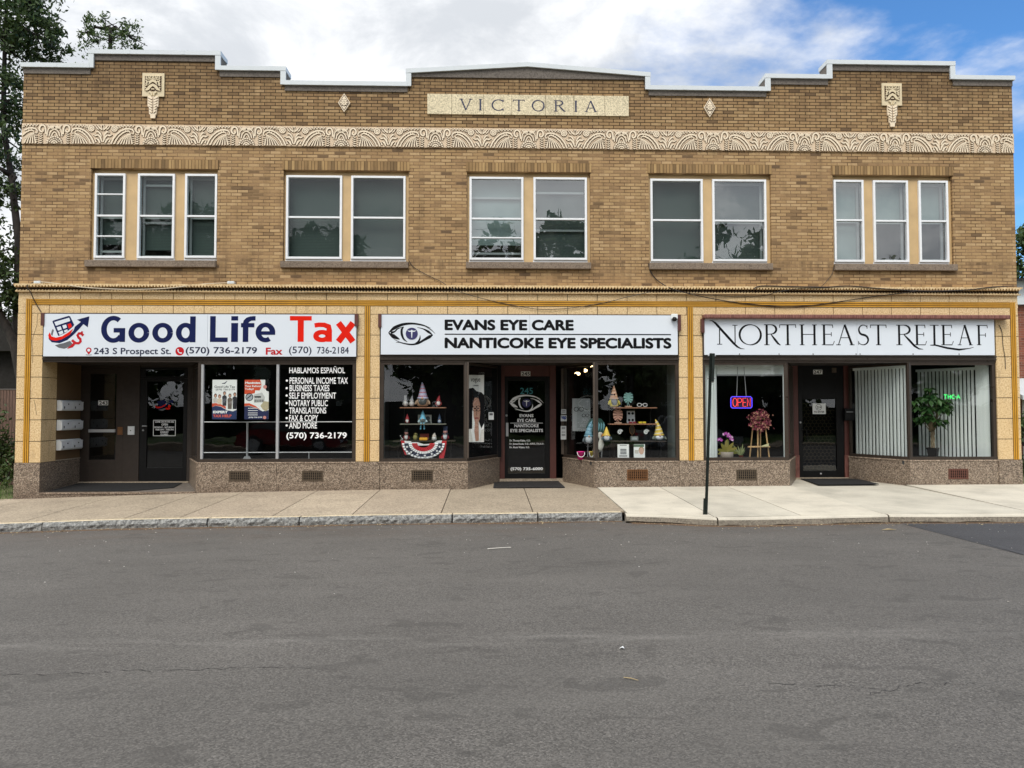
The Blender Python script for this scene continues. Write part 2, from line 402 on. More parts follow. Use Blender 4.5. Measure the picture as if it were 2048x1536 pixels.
def m_concrete(name, c0, agg=0.0, k=1.0):
    t = NT(name); n = t.noise(1.1, 6, .62); f = t.noise(120, 3, .75)
    q = lambda s: tuple(v * s * k for v in lin(c0)) + (1,)
    c = t.ramp(n, [(.3, q(.80)), (.5, q(1.0)), (.7, q(1.12))])
    g = t.rng(f, .28, .72, 1 - .22 - agg, 1 + .16 + agg)
    c = t.mix(1.0, c, t.comb(g, g, g), 'MULTIPLY')
    if agg:
        v = t.voro(46, out='Color'); s = t.node('ShaderNodeSeparateColor', {0: v}).outputs[0]
        c = t.mix(t.rng(s, .72, .8, 0, .55), c, q(.48)); c = t.mix(t.rng(s, .28, .2, 0, .5), c, q(1.35))
    st = t.rng(t.noise(.9, 7, .7, dist=.9), .53, .72, 0, .38)
    c = t.mix(st, c, q(.62))
    sp = t.rng(t.voro(2.9), .03, .05, .6, 0)
    c = t.mix(sp, c, q(.45))
    t.bump(f, .25, .004)
    return t.fin(c, .85, 0, .3)
def m_kerb():
    t = NT('rock_faced_granite'); f = t.noise(26, 5, .75); h = t.noise(9, 5, .6)
    c = t.ramp(f, [(.28, rgba((58, 58, 58))), (.45, rgba((118, 118, 116))), (.6, rgba((160, 160, 156))), (.78, rgba((205, 204, 198)))])
    c = t.mix(t.rng(h, .5, .72, 0, .5), c, rgba((74, 72, 68)))
    t.bump(h, .9, .03); return t.fin(c, .8, 0, .3)
def m_leaf(name, a, b, k=1.0, rough=.5):
    t = NT(name); oi = t.node('ShaderNodeNewGeometry').outputs['Random Per Island']
    c = t.mix(oi, rgba(a, k), rgba(b, k)); t.fin(c, rough, 0, .35)
    df = t.node('ShaderNodeBsdfTranslucent', {'Color': c})
    mx = t.node('ShaderNodeMixShader', {0: .22, 1: t.b.outputs[0], 2: df.outputs[0]}); t.l.new(mx.outputs[0], t.out.inputs['Surface'])
    return t.m
def m_bark(name, a, b):
    t = NT(name); x = t.xyz()
    n = t.noise(7, 6, .65, vec=t.comb(x[0], x[1], t.math('MULTIPLY', x[2], .35)))
    t.bump(n, .6, .03); return t.fin(t.ramp(n, [(.35, rgba(a)), (.65, rgba(b))]), .9)
def m_blind():
    t = NT('venetian_slats'); x = t.xyz()
    w = t.math('FRACT', t.math('MULTIPLY', x[2], 1 / .034))
    c = t.mix(t.rng(w, .0, .35), rgba((16, 23, 22)), rgba((46, 60, 57)))
    return t.fin(c, .6)
def m_wood(name, a, b, rough=.5, sc=3.0):
    t = NT(name); x = t.xyz()
    n = t.noise(sc * 3, 5, .6, vec=t.comb(t.math('MULTIPLY', x[0], 6), t.math('MULTIPLY', x[1], 6), t.math('MULTIPLY', x[2], .6)))
    return t.fin(t.ramp(n, [(.35, rgba(a)), (.65, rgba(b))]), rough)

M = {}
M['brick'] = m_brick(); M['soldier'] = m_soldier(); M['terracotta'] = m_terracotta()
M['granite'] = m_granite('pink_granite'); M['ledge'] = m_granite('granite_ledge', 1.35)
M['asphalt'] = m_asphalt('worn_asphalt', (93, 90, 86)); M['asphalt_new'] = m_asphalt('dark_asphalt', (70, 70, 72), 5.0, True)
M['tar'] = m_asphalt('tar_seam', (44, 43, 43), 9.0, True)
M['walk_a'] = m_concrete('exposed_aggregate', (158, 145, 126), .14); M['walk_b'] = m_concrete('exposed_aggregate_pale', (172, 158, 138), .12); M['walk_c'] = m_concrete('smooth_old_concrete', (164, 150, 131), .03)
M['walk_new'] = m_concrete('new_concrete', (198, 191, 175), .0); M['walk_new_b'] = m_concrete('new_concrete_b', (189, 183, 168), .0)
M['joint'] = mplain('joint_dirt', (62, 52, 42), .9)
M['kerb'] = m_kerb(); M['kerb_top'] = m_concrete('kerb_top', (205, 190, 160), .05); M['kerb_con'] = m_concrete('kerb_concrete', (136, 128, 115), .1)
M['stone'] = m_concrete('grey_cast_stone', (106, 99, 92), .06); M['sill'] = m_concrete('sandstone_sill', (126, 112, 98), .05)
M['white_metal'] = mplain('white_flashing', (200, 206, 209), .35, .03, 2)
M['white_frame'] = mplain('white_window_frame', (226, 228, 230), .4, .04, 5)
M['inner_frame'] = mplain('inner_sash', (150, 152, 154), .45, .06, 5)
M['casing'] = mplain('tan_casing_paint', (198, 168, 122), .55, .10, 3, k=.95)
M['cream'] = mplain('frieze_glaze', (226, 209, 182), .45, .06, 5); M['groove'] = mplain('frieze_grime', (82, 62, 48), .8, .2, 9); M['frieze_bed'] = mplain('frieze_bed', (204, 182, 154), .6, .12, 14)
M['plaque'] = m_concrete('plaque_stone', (212, 199, 168), .10); M['ornament'] = mplain('ornament_glaze', (208, 192, 158), .5, .06, 6)
M['navy_letter'] = mplain('carved_navy', (38, 42, 70), .6, .12, 8)
M['gold'] = mplain('gold_glaze', (192, 140, 44), .35, .14, 2.5); M['gold_line'] = mplain('gold_groove', (64, 40, 14), .5, .1, 5)
M['bronze'] = mplain('dark_bronze', (66, 57, 50), .35, .12, 3, .3); M['bronze_hi'] = mplain('bronze_bar', (92, 82, 74), .35, .1, 3, .4)
M['alu'] = mplain('aluminium_bar', (176, 178, 180), .35, .06, 4, .3)
M['oxblood'] = mplain('oxblood_paint', (84, 46, 40), .5, .15, 4); M['rust'] = m_wood('rusty_trim', (84, 44, 36), (138, 92, 82), .6)
M['brown_door'] = mplain('brown_door_paint', (46, 37, 30), .6, .12, 4); M['black_metal'] = mplain('black_metal', (13, 13, 14), .5, .15, 5, .0, spec=.25)
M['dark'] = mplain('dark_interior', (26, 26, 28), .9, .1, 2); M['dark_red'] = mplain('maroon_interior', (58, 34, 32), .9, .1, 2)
M['ceil'] = mplain('recess_ceiling', (40, 33, 29), .8, .1, 2); M['grey_wall'] = mplain('display_side_panel', (104, 112, 110), .7, .05, 2)
M['floor_tile'] = mplain('display_floor', (60, 62, 64), .6, .15, 4); M['recess_wall'] = m_wood('recess_brick_wall', (92, 70, 46), (112, 88, 58), .8, 8)
M['glass'] = mglass('shop_glass', (.95, .97, .965), 1.5, .0, .005, 1.2, .0); M['door_glass'] = mglass('door_glass', (.60, .62, .62), 1.5, .0, .003)
M['upper_glass'] = mglass('upper_glass', (.78, .86, .84), 1.0, .0, .003, 1.6, .012); M['storm_glass'] = mglass('storm_glass', (.80, .87, .86), 3.0, .03, .003, 1.6, .03)
M['blind'] = m_blind(); M['blind_pale'] = mplain('pale_shade', (122, 136, 136), .7, .08, 3)
M['sign_white'] = mplain('sign_panel', (212, 219, 227), .4, .02, 1.2); M['sign_edge_gap_shade'] = mplain('sign_edge_gap_shade', (60, 44, 40), .5)
M['navy'] = mplain('navy_vinyl', (19, 28, 72), .5, .04, spec=.12); M['red'] = mplain('red_vinyl', (214, 30, 12), .5, .05, spec=.12); M['crimson'] = mplain('crimson_vinyl', (180, 30, 38), .5, spec=.12)
M['ink'] = mplain('black_vinyl', (16, 16, 19), .5, .04, spec=.12); M['grey_ink'] = mplain('grey_vinyl', (92, 94, 98), .45); M['slate_ink'] = mplain('slate_vinyl', (44, 48, 70), .5, spec=.12)
M['white'] = mplain('white_vinyl', (236, 238, 238), .5, .02); M['paper'] = mplain('paper', (232, 234, 232), .7, .03); M['teal'] = mplain('teal_vinyl', (62, 140, 150), .5)
M['violet'] = mplain('violet_ink', (44, 42, 92), .5)
M['rubber'] = mplain('black_rubber', (34, 34, 36), .85, .2, 8, bump=.4, bscale=60); M['mat'] = mplain('charcoal_carpet', (17, 17, 18), .95, .2, 14, bump=.5, bscale=140)
M['plastic'] = mplain('white_plastic', (222, 226, 226), .4, .04, 6); M['cable'] = mplain('black_cable', (36, 32, 30), .6); M['cable_w'] = mplain('grey_cable', (178, 164, 140), .6)
M['brass'] = mplain('old_brass', (130, 92, 62), .4, .2, 8, .6); M['vent'] = mplain('vent_grille', (96, 84, 70), .5, .2, 9, .5); M['vent_red'] = mplain('rusty_vent', (104, 66, 54), .6, .2, 9, .2)
M['green_metal'] = mplain('dark_green_post', (34, 42, 38), .45, .15, 5, .3)
M['slat'] = m_leaf('vertical_blind_vinyl', (232, 240, 237), (240, 246, 244), rough=.5); M['neon_red'] = memit('neon_red', (255, 62, 58), 1.6); M['neon_blue'] = memit('neon_blue', (84, 60, 255), 1.6); M['neon_green'] = memit('neon_green', (70, 255, 120), 1.3); M['bulb'] = memit('warm_bulb', (255, 220, 160), 6.0)
M['leaf'] = m_leaf('dark_leaf', (36, 54, 28), (82, 102, 56)); M['leaf2'] = m_leaf('mid_leaf', (44, 66, 32), (92, 112, 62)); M['leaf_in'] = m_leaf('indoor_leaf', (34, 66, 32), (74, 108, 58), rough=.35); M['grass'] = m_leaf('grass_blade', (54, 84, 32), (104, 132, 62))
M['bark'] = m_bark('dark_bark', (24, 21, 19), (54, 48, 43)); M['bark_in'] = m_bark('braided_trunk', (96, 84, 66), (142, 128, 104))

# ------------------------------------------------------------------ lettering
_tc = {}
def glyphs(body, fat=0.0, res=3):
    """a text as (verts2d, faces), fattened by laying shifted copies over one another"""
    key = (body, res)
    if key not in _tc:
        cu = bpy.data.curves.new('letters', 'FONT'); cu.body = body; cu.resolution_u = res
        ob = bpy.data.objects.new('letters', cu); COL.objects.link(ob)
        dg = bpy.context.evaluated_depsgraph_get(); me = bpy.data.meshes.new_from_object(ob.evaluated_get(dg))
        _tc[key] = ([(v.co.x, v.co.y) for v in me.vertices], [tuple(p.vertices) for p in me.polygons])
        bpy.data.objects.remove(ob); bpy.data.curves.remove(cu); bpy.data.meshes.remove(me)
    return _tc[key]
def text(mb, body, box, y, fat=0.0, slant=0.0, res=3, plane='px', copies=8):
    """fit the ink of body into box = (px0, py_top, px1, py_bottom) of the photo, on the plane at depth y"""
    vs, fs = glyphs(body, res=res)
    xs = [v[0] for v in vs]; ys = [v[1] for v in vs]
    x0, x1, y0, y1 = min(xs) - fat, max(xs) + fat, min(ys) - fat, max(ys) + fat
    if plane == 'px':
        ax, az = P(box[0], box[1], y); bx, bz = P(box[2], box[3], y)
    else: ax, az, bx, bz = box
    offs = [(0, 0)]
    if fat: offs += [(fat * math.cos(2 * math.pi * k / copies), fat * math.sin(2 * math.pi * k / copies)) for k in range(copies)]
    for k, (ox, oy) in enumerate(offs):
        mb.add([(ax + (v[0] + ox - x0) / (x1 - x0) * (bx - ax) + slant * (v[1] - y0), y - .00012 * k, bz + (v[1] + oy - y0) / (y1 - y0) * (az - bz)) for v in vs], fs)
    return mb
def arcpts(cx, cy, rx, ry, a0, a1, n=16):
    return [(cx + rx * math.cos(R(a0 + (a1 - a0) * i / n)), cy + ry * math.sin(R(a0 + (a1 - a0) * i / n))) for i in range(n + 1)]
def roman(ch, tk, tn):
    """strokes of a roman capital: list of (points, widths); cap height 1"""
    sf = .13
    def serif(x, z): return ([(x - sf, z), (x + sf, z)], tn)
    def stem(x, a=0.0, b=1.0, w=None): return ([(x, a), (x, b)], w or tk)
    h = tn / 2
    if ch == 'I': return [stem(.12), serif(.12, h), serif(.12, 1 - h)]
    if ch == 'V': return [([(.10, 1), (.45, 0)], tk), ([(.45, 0), (.80, 1)], tn * 1.3), serif(.10, 1 - h), serif(.80, 1 - h)]
    if ch == 'C':
        p = arcpts(.52, .5, .46, .5 - h, 42, 318, 28)
        return [(p, [tn + (tk - tn) * abs(math.cos(R(42 + 276 * i / 28))) for i in range(29)]), ([(.86, .98), (.86, .78)], tn * 1.2), ([(.86, .02), (.86, .2)], tn * 1.2)]
    if ch == 'O':
        p = arcpts(.52, .5, .49, .5 - h, 0, 360, 36)
        return [(p, [tn + (tk - tn) * abs(math.cos(R(360 * i / 36 + 12))) ** 1.3 for i in range(37)])]
    if ch == 'T': return [stem(.42), serif(.42, h), ([(0, 1 - h), (.84, 1 - h)], tn), ([(.015, 1), (.0, .84)], tn), ([(.825, 1), (.84, .84)], tn)]
    if ch in 'Rr':
        bowl = [(.15, 1 - h)] + arcpts(.34, .76, .26, .24 - h, 90, -90, 14) + [(.15, .52)]
        ws = [tn] + [tn + (tk - tn) * abs(math.cos(R(90 - 180 * i / 14))) for i in range(15)] + [tn]
        leg = [(.34, .52), (.52, .28), (.68, .08), (.80, 0)] if ch == 'R' else [(.34, .52), (.56, .26), (.80, -.04), (1.0, -.18), (1.18, -.20)]
        return [stem(.13), serif(.13, h), serif(.13, 1 - h), (bowl, ws), (leg, [tn * 1.3, tk, tk * .9, tn] if ch == 'R' else [tn * 1.3, tk, tk, tk * .6, tn * .6])]
    if ch == 'A': return [([(.10, 0), (.46, 1)], tn * 1.3), ([(.46, 1), (.86, 0)], tk), ([(.23, .36), (.71, .36)], tn), serif(.10, h), serif(.86, h)]
    if ch == 'H': return [stem(.13), stem(.82), ([(.13, .52), (.82, .52)], tn), serif(.13, h), serif(.13, 1 - h), serif(.82, h), serif(.82, 1 - h)]
    if ch == 'E': return [stem(.13), ([(0, h), (.60, h), (.68, .20)], [tn, tn * 1.3, tn]), ([(.13, .53), (.52, .53)], tn), ([(.52, .63), (.52, .43)], tn), ([(0, 1 - h), (.58, 1 - h)], tn), ([(.58, 1), (.60, .84)], tn)]
    if ch == 'F': return [stem(.13), serif(.13, h), ([(.13, .50), (.52, .50)], tn), ([(.52, .60), (.52, .40)], tn), ([(0, 1 - h), (.62, 1 - h)], tn), ([(.62, 1), (.64, .84)], tn)]
    if ch == 'L': return [stem(.13), serif(.13, 1 - h), ([(0, .0), (.16, .0), (.5, -.14), (.85, -.22), (1.15, -.16), (1.28, -.10)], [tn, tk * .7, tk * .9, tk * .9, tn, tn * .6])]
    if ch == 'S':
        p = arcpts(.33, .745, .25, .255 - h, 38, 250, 14) + arcpts(.31, .26, .29, .26 - h, 72, -145, 16)
        return [(p, [tn + (tk - tn) * (math.sin(math.pi * i / (len(p) - 1)) ** 2) for i in range(len(p))]), ([(.54, .98), (.55, .80)], tn), ([(.06, .02), (.05, .2)], tn)]
    if ch == 'N':
        return [stem(.30, 0, .86, tn * 1.5), stem(1.08, .06, 1, tn * 1.5), serif(.30, h), serif(1.08, 1 - h),
                ([(-.20, 1.20), (-.08, 1.21), (.06, 1.12), (.22, .95), (.60, .52), (1.0, .07), (1.18, -.10), (1.36, -.20), (1.55, -.22)], [tn * .6, tn * 1.3, tk * .9, tk * 1.1, tk * 1.15, tk * 1.1, tk * .9, tn * 1.2, tn * .5])]
def roman_text(mb, spec, ytop, ybot, y, tk, tn):
    """spec: list of (letter, px0, px1); the widths are those of the letter's own ink"""
    for ch, a, b in spec:
        st = roman(ch, tk, tn)
        core = st[:4] if ch in 'L' else st
        xs = [p[0] for pts, w in (st[:-1] if ch in 'rL' else st) for p in pts]
        x0, x1 = min(xs), max(xs)
        ax, az = P(a, ytop, y); bx, bz = P(b, ybot, y); k = (bx - ax) / (x1 - x0); hh = az - bz
        for j, (pts, w) in enumerate(st):
            wsc = [q * hh for q in (w if isinstance(w, list) else [w] * len(pts))]
            mb.ribbon([(ax + (p[0] - x0) * k, bz + p[1] * hh) for p in pts], wsc, y - .0002 * j)

# ------------------------------------------------------------------ the ground
def grid_sheet(xs, ys, zf):
    mb = MB(); nx = len(xs)
    vs = [(x, y, zf(x, y)) for y in ys for x in xs]
    fs = [(j * nx + i, j * nx + i + 1, (j + 1) * nx + i + 1, (j + 1) * nx + i) for j in range(len(ys) - 1) for i in range(nx - 1)]
    return mb.add(vs, fs)
gx = sorted(set(list(np.linspace(-40, 40, 41)) + [a for a, b in _T]))
M['soil'] = mplain('lawn_soil', (92, 96, 62), .95, .25, 1.5, bump=.4, bscale=20)
tag(single('ground', MB().quad((-900, -900, -1.1), (900, -900, -1.1), (900, 900, -1.1), (-900, 900, -1.1)), M['soil'], None, None), kind='structure')
yk = [-3.36, -3.9, -4.6, -5.6, -7, -9, -11.4, -15, -19.6]
street = grid_sheet(gx, yk[::-1], zstreet).build('street', M['asphalt']); tag(street, kind='structure')
# newer asphalt beside the right kerb, with its tar seam
q = [on_ground(a, b, zstreet) for a, b in ((1808, 1046), (1900, 1069), (1975, 1089), (2052, 1112))]
pm = MB()
edge = [(x, y) for x, y, z in q] + [(14, q[-1][1] - .9), (24, q[-1][1] - 1.2)]
for (a, b) in zip(edge, edge[1:]):
    pm.quad((a[0], a[1], zstreet(*a) + .004), (b[0], b[1], zstreet(*b) + .004), (b[0], -3.75, zstreet(b[0], -3.75) + .004), (a[0], -3.75, zstreet(a[0], -3.75) + .004))
tag(pm.build('asphalt_patch', M['asphalt_new']), kind='structure')
sm = MB()
for (a, b) in zip(edge, edge[1:]):
    for o in (0, .16):
        w = .09 - o * .3
        sm.quad((a[0] + o, a[1] - w / 2 + o, zstreet(*a) + .008), (b[0] + o, b[1] - w / 2 + o, zstreet(*b) + .008), (b[0] + o, b[1] + w / 2 + o, zstreet(*b) + .008), (a[0] + o, a[1] + w / 2 + o, zstreet(*a) + .008))
tag(sm.build('road_seam', M['tar']), kind='structure')
# hairline cracks in the carriageway
ck = MB(); rs = random.Random(5)
for pts in (((0, 1352), (200, 1345), (330, 1340), (490, 1337), (640, 1335)), ((1530, 1368), (1680, 1372), (1760, 1380)), ((1740, 1390), (1830, 1368), (1960, 1368))):
    w3 = [on_ground(a, b, zstreet) for a, b in pts]; fine = []
    for a, b in zip(w3, w3[1:]):
        for i in range(12):
            t = i / 12; fine.append((a[0] + (b[0] - a[0]) * t + rs.uniform(-.02, .02), a[1] + (b[1] - a[1]) * t + rs.uniform(-.025, .025)))
    for a, b in zip(fine, fine[1:]):
        w = rs.uniform(.0005, .004)
        ck.quad((a[0], a[1] - w, zstreet(*a) + .003), (b[0], b[1] - w, zstreet(*b) + .003), (b[0], b[1] + w, zstreet(*b) + .003), (a[0], a[1] + w, zstreet(*a) + .003))
tag(ck.build('road_crack', M['tar']), kind='structure')

# sidewalk slabs; joints run square to the facade
KY = [(-40, -3.40), (-5.7, -3.44), (-3.1, -3.52), (-.6, -3.43), (2.30, -3.42)]
KYR = [(2.31, -3.64), (3.0, -3.80), (3.68, -4.10), (4.3, -4.12), (5.1, -4.06), (6.64, -3.95), (7.6, -4.02), (40, -4.05)]
def ky(x): return float(np.interp(x, *zip(*(KY if x < 2.305 else KYR))))
def slab(mb, x0, x1, y0, y1, mi, n=None, dz=0.0):
    n = n or max(1, int((x1 - x0) / 1.2)); mb.mat(mi); g = .0085
    xs = np.linspace(x0 + g, x1 - g, n + 1)
    for a, b in zip(xs, xs[1:]):
        ya, yb = (y0(a), y0(b)) if callable(y0) else (y0, y0)
        T = [(a, ya), (b, yb), (b, y1), (a, y1)]
        top = [(x, y, zwalk(x, y) + dz) for x, y in T]; bot = [(x, y, zwalk(x, y) - .06) for x, y in T]
        mb.add(top + bot, [(0, 1, 2, 3), (0, 4, 5, 1), (1, 5, 6, 2), (2, 6, 7, 3), (3, 7, 4, 0)])
sw = MB()
JO = [-16, -14.4, -12.8, -11.2, -9.6, -7.9, -6.2, -5.25, -3.68, -2.33, -.82, .77, 2.36]
rs = random.Random(3)
for i, (a, b) in enumerate(zip(JO, JO[1:])):
    kd = [0, 0, 0, 0, 0, 0, 0, 2, 1, 2, 0, 0][i]
    slab(sw, a, b, lambda x: ky(min(x, 2.30)) + .17, -.62, kd)
    slab(sw, a, b, -.612, 1.6 if b <= 2.4 and a > -.9 else .05, 2 if i < 9 else kd)
o = sw.build('sidewalk', [M['walk_a'], M['walk_b'], M['walk_c']]); tag(o, kind='structure')
sw = MB()
JN = [2.36, 3.72, 5.19, 6.62, 9.22, 11.9, 14.6, 17.3]
for i, (a, b) in enumerate(zip(JN, JN[1:])):
    slab(sw, a, b, lambda x: ky(max(x, 2.31)) + .14, .05 if not (a > 6.5 and b < 9.3) else 1.7, i % 2, dz=.004)
o = sw.build('new_sidewalk', [M['walk_new'], M['walk_new_b']]); tag(o, kind='structure')
jb = MB()
xs = [-16, -10.07, -6.27, -2.36, 0, 2.28, 6.67, 11.8, 17.3]
for a, b in zip(xs, xs[1:]):
    jb.quad((a, -4.3, zwalk(a, -4.3) - .075), (b, -4.3, zwalk(b, -4.3) - .075), (b, 1.7, zwalk(b, 1.7) - .028), (a, 1.7, zwalk(a, 1.7) - .028))
# (bed under the joints)
jb2 = MB()
for a, b in zip(xs, xs[1:]):
    for y0, y1 in ((-3.3, 0), (0, 1.7)):
        jb2.quad((a, y0, zwalk(a, y0) - .025), (b, y0, zwalk(b, y0) - .025), (b, y1, zwalk(b, y1) - .025), (a, y1, zwalk(a, y1) - .025))
tag(jb2.build('sidewalk_bed', M['joint']), kind='structure')
# granite kerb on the left, cast concrete on the right
kb = MB()
kj = [-16, -13.4, -10.3, -7.46, -4.72, -3.18, -.62, .84, 2.30]
for a, b in zip(kj, kj[1:]):
    n = max(4, int((b - a) / .08)); xs = np.linspace(a + .012, b - .012, n + 1)
    ro = [(random.uniform(-.012, .012), random.uniform(-.006, .006)) for _ in xs]
    rows = []
    for (x, (p1, p2)) in zip(xs, ro):
        y = ky(x); zt = zwalk(x, y)
        rows.append([(x, y + .172, zt), (x, y + .012 + p2, zt + .003), (x, y + p1, zt - .02), (x, y - .02 + random.uniform(-.014, .014), zt - .07), (x, y - .012 + random.uniform(-.012, .012), zt - .12), (x, y + random.uniform(-.01, .01), zt - .26)])
    for r0, r1 in zip(rows, rows[1:]):
        for k in range(5):
            kb.mat(1 if k == 0 else 0); kb.quad(r0[k + 1], r1[k + 1], r1[k], r0[k])
    for r0, fl in ((rows[0], 1), (rows[-1], 0)):
        kb.mat(0); kb.add(r0 + [(r0[0][0], r0[0][1], r0[5][2])], [tuple(range(6, -1, -1)) if fl else tuple(range(7))])
tag(kb.build('kerb', [M['kerb'], M['kerb_top']]), kind='structure')
kb = MB(); kj = [2.31, 3.74, 6.66, 9.5, 12.4, 15.2]
for a, b in zip(kj, kj[1:]):
    n = max(4, int((b - a) / .2)); xs = np.linspace(a + .012, b - .014, n + 1); rows = []
    for x in xs:
        y = ky(x); zt = zwalk(x, y) + .004
        rows.append([(x, y + .142, zt), (x, y + .05, zt - .002), (x, y + .018, zt - .012), (x, y + .004, zt - .036), (x, y - .006, zt - .115 + random.uniform(-.01, .01)), (x, y + .05, zt - .13), (x, y + .06, zt - .26)])
    for r0, r1 in zip(rows, rows[1:]):
        for k in range(6):
            kb.mat([1, 1, 1, 0, 0, 2][k]); kb.quad(r0[k + 1], r1[k + 1], r1[k], r0[k])
    for r0, fl in ((rows[0], 1), (rows[-1], 0)):
        kb.mat(0); kb.add(r0 + [(r0[0][0], r0[0][1], r0[6][2])], [tuple(range(7, -1, -1)) if fl else tuple(range(8))])
tag(kb.build('concrete_kerb', [M['kerb_con'], M['walk_new'], M['joint']]), kind='structure')
# gutter silt: brown grit and dead leaves lying along the kerb
M['silt'] = mplain('gutter_silt', (98, 78, 60), .95, .35, 12); M['dead_leaf'] = m_leaf('dead_leaf', (132, 104, 66), (206, 190, 150)); M['chip'] = mplain('pale_chip', (206, 202, 192), .8, .1)
gs = MB(); rs = random.Random(21)
for x in np.arange(-15, 16, .12):
    y = ky(x); w = .06 + .10 * (mnoise.noise(Vector((x * .8, 1.2, 0))) + .5)
    x2 = x + .12; y2 = ky(x2); w2 = .06 + .10 * (mnoise.noise(Vector((x2 * .8, 1.2, 0))) + .5)
    if abs(y - y2) > .1: continue
    gs.quad((x, y - w, zstreet(x, y - w) + .003), (x2, y2 - w2, zstreet(x2, y2 - w2) + .003), (x2, y2 + .05, zstreet(x2, y2) + .012), (x, y + .05, zstreet(x, y) + .012))
gs.mat(1)
for i in range(1500):
    x = rs.uniform(-12, 13); y = ky(x) - abs(rs.gauss(.0, .16)) - .02; z = zstreet(x, y) + rs.uniform(.006, .02); s = rs.uniform(.006, .022); a = rs.uniform(0, 6.3)
    if mnoise.noise(Vector((x * .7, 5, 0))) < rs.uniform(-.5, .3): continue
    d = (math.cos(a) * s, math.sin(a) * s)
    gs.quad((x - d[0], y - d[1], z), (x + d[1] * .5, y - d[0] * .5, z + rs.uniform(0, .01)), (x + d[0], y + d[1], z), (x - d[1] * .5, y + d[0] * .5, z + rs.uniform(0, .01)))
tag(gs.build('gutter_debris', [M['silt'], M['dead_leaf']]), 'brown grit and dead leaves lying along the kerb', 'debris', kind='stuff')
ch = MB()
for i in range(170):
    x = rs.uniform(-9, 10); y = -3.7 - abs(rs.gauss(0, 2.2)); z = zstreet(x, y) + .006; s = rs.uniform(.004, .014); a = rs.uniform(0, 6.3)
    ch.quad((x - s * math.cos(a), y - s * math.sin(a), z), (x + s * .4, y - s * .4, z + .003), (x + s * math.cos(a), y + s * math.sin(a), z), (x - s * .4, y + s * .4, z + .006))
tag(ch.build('road_grit', M['chip']), 'pale chips and grit scattered over the road', 'grit', kind='stuff')
def litter(name, px, py, pts, mat, label, cat):
    x, y, z = on_ground(px, py, zstreet)
    mb = MB(); n = len(pts)
    mb.add([(x + a, y + b, z + .006 + .012 * (i % 2)) for i, (a, b) in enumerate(pts)], [tuple(range(n))])
    return single(name, mb, mat, label, cat, (x, y, z))
x, y, z = on_ground(1000, 1098, zstreet)
single('straw', MB().tube([(x - .17, y - .05, z + .012), (x, y, z + .016), (x + .15, y + .05, z + .012)], .006, 6), M['chip'], 'pale drinking straw lying on the road before the eye clinic door', 'straw', (x, y, z))
x, y, z = on_ground(1262, 1360, zstreet)
single('twig', MB().tube([(x - .045, y + .03, z + .008), (x, y, z + .012), (x + .045, y - .03, z + .008)], [.003, .004, .002], 6), M['dead_leaf'], 'thin dry twig lying in the middle of the road', 'twig', (x, y, z))
litter('paper_scrap', 1243, 1298, [(-.018, -.008), (0, -.018), (.022, -.008), (.014, .018), (-.008, .014)], M['paper'], 'small crumpled white paper scrap in the middle of the road', 'litter')
litter('dead_leaf', 1776, 1060, [(-.12, -.02), (0, -.05), (.14, -.01), (.02, .05)], M['dead_leaf'], 'pale torn leaf on the road near the dark asphalt patch', 'leaf')
# lawn at the left side of the building and verge across the street
lw = MB()
lw.add([(-30, -.4, -.34), (-10.08, -.4, -.20), (-10.08, 14, -.05), (-30, 14, .1)], [(0, 1, 2, 3)])
lw.add([(11.9, .06, .05), (40, .06, .1), (40, 16, .15), (11.9, 16, .1)], [(0, 1, 2, 3)])
tag(lw.build('lawn', M['soil']), kind='structure')
tag(MB().box(-40, 40, -21.2, -19.6, -.4, -.02).build('far_sidewalk', M['walk_c']), kind='structure')
tag(MB().quad((-60, -60, .05), (60, -60, .05), (60, -21.2, -.03), (-60, -21.2, -.03)).build('far_lawn', M['grass']), kind='structure')

# ------------------------------------------------------------------ the building
XL, XR = -10.06, 11.80
B = thing('brick_building', 'long two storey tan brick commercial block with stepped parapet and three shopfronts', 'building', (0, 0, 0))
SEG = [(XL, -8.63, 9.22, 9.22), (-8.63, -5.86, 9.53, 9.53), (-5.86, -4.45, 9.205, 9.205), (-4.45, -1.78, 8.90, 8.90), (-1.78, .86, 9.19, 9.37), (.86, 3.55, 9.37, 9.18),
       (3.55, 6.187, 8.89, 8.89), (6.187, 7.585, 9.185, 9.185), (7.585, 10.436, 9.52, 9.52), (10.436, XR, 9.21, 9.21)]
BOT = [9.00, 9.31, 8.985, 8.69, 9.03, 9.03, 8.68, 8.965, 9.30, 8.99]         # underside of the cast stone band
# upper openings: photo px of jambs, head and sill
OPEN = []
for a, b, hd, sl in ((180, 434, 335.6, 522), (566, 817, 340, 522.5), (934, 1181, 344, 524.5), (1298, 1543, 348.5, 526), (1667, 1907, 351, 530)):
    m = (hd + sl) / 2
    OPEN.append((P(a, m)[0], P(b, m)[0], 5.14 if 0 else P((a + b) / 2, sl)[1], P((a + b) / 2, hd)[1]))
zs_ = sum(o[2] for o in OPEN) / 5; zh_ = sum(o[3] for o in OPEN) / 5
OPEN = [(a, b, zs_, zh_) for a, b, c, d in OPEN]
bw = MB()
BY = 0.015
cuts = sorted(set([s[0] for s in SEG] + [XR] + [v for o in OPEN for v in o[:2]]))
for a, b in zip(cuts, cuts[1:]):
    k = [i for i, s in enumerate(SEG) if s[0] - 1e-6 <= a and b <= s[1] + 1e-6][0]
    top = BOT[k] + .02; spans = [(4.30, top)]
    for o in OPEN:
        if o[0] - 1e-6 <= a and b <= o[1] + 1e-6: spans = [(4.30, o[2] - .10), (o[3], top)]
    for z0, z1 in spans: bw.quad((a, BY, z0), (b, BY, z0), (b, BY, z1), (a, BY, z1))
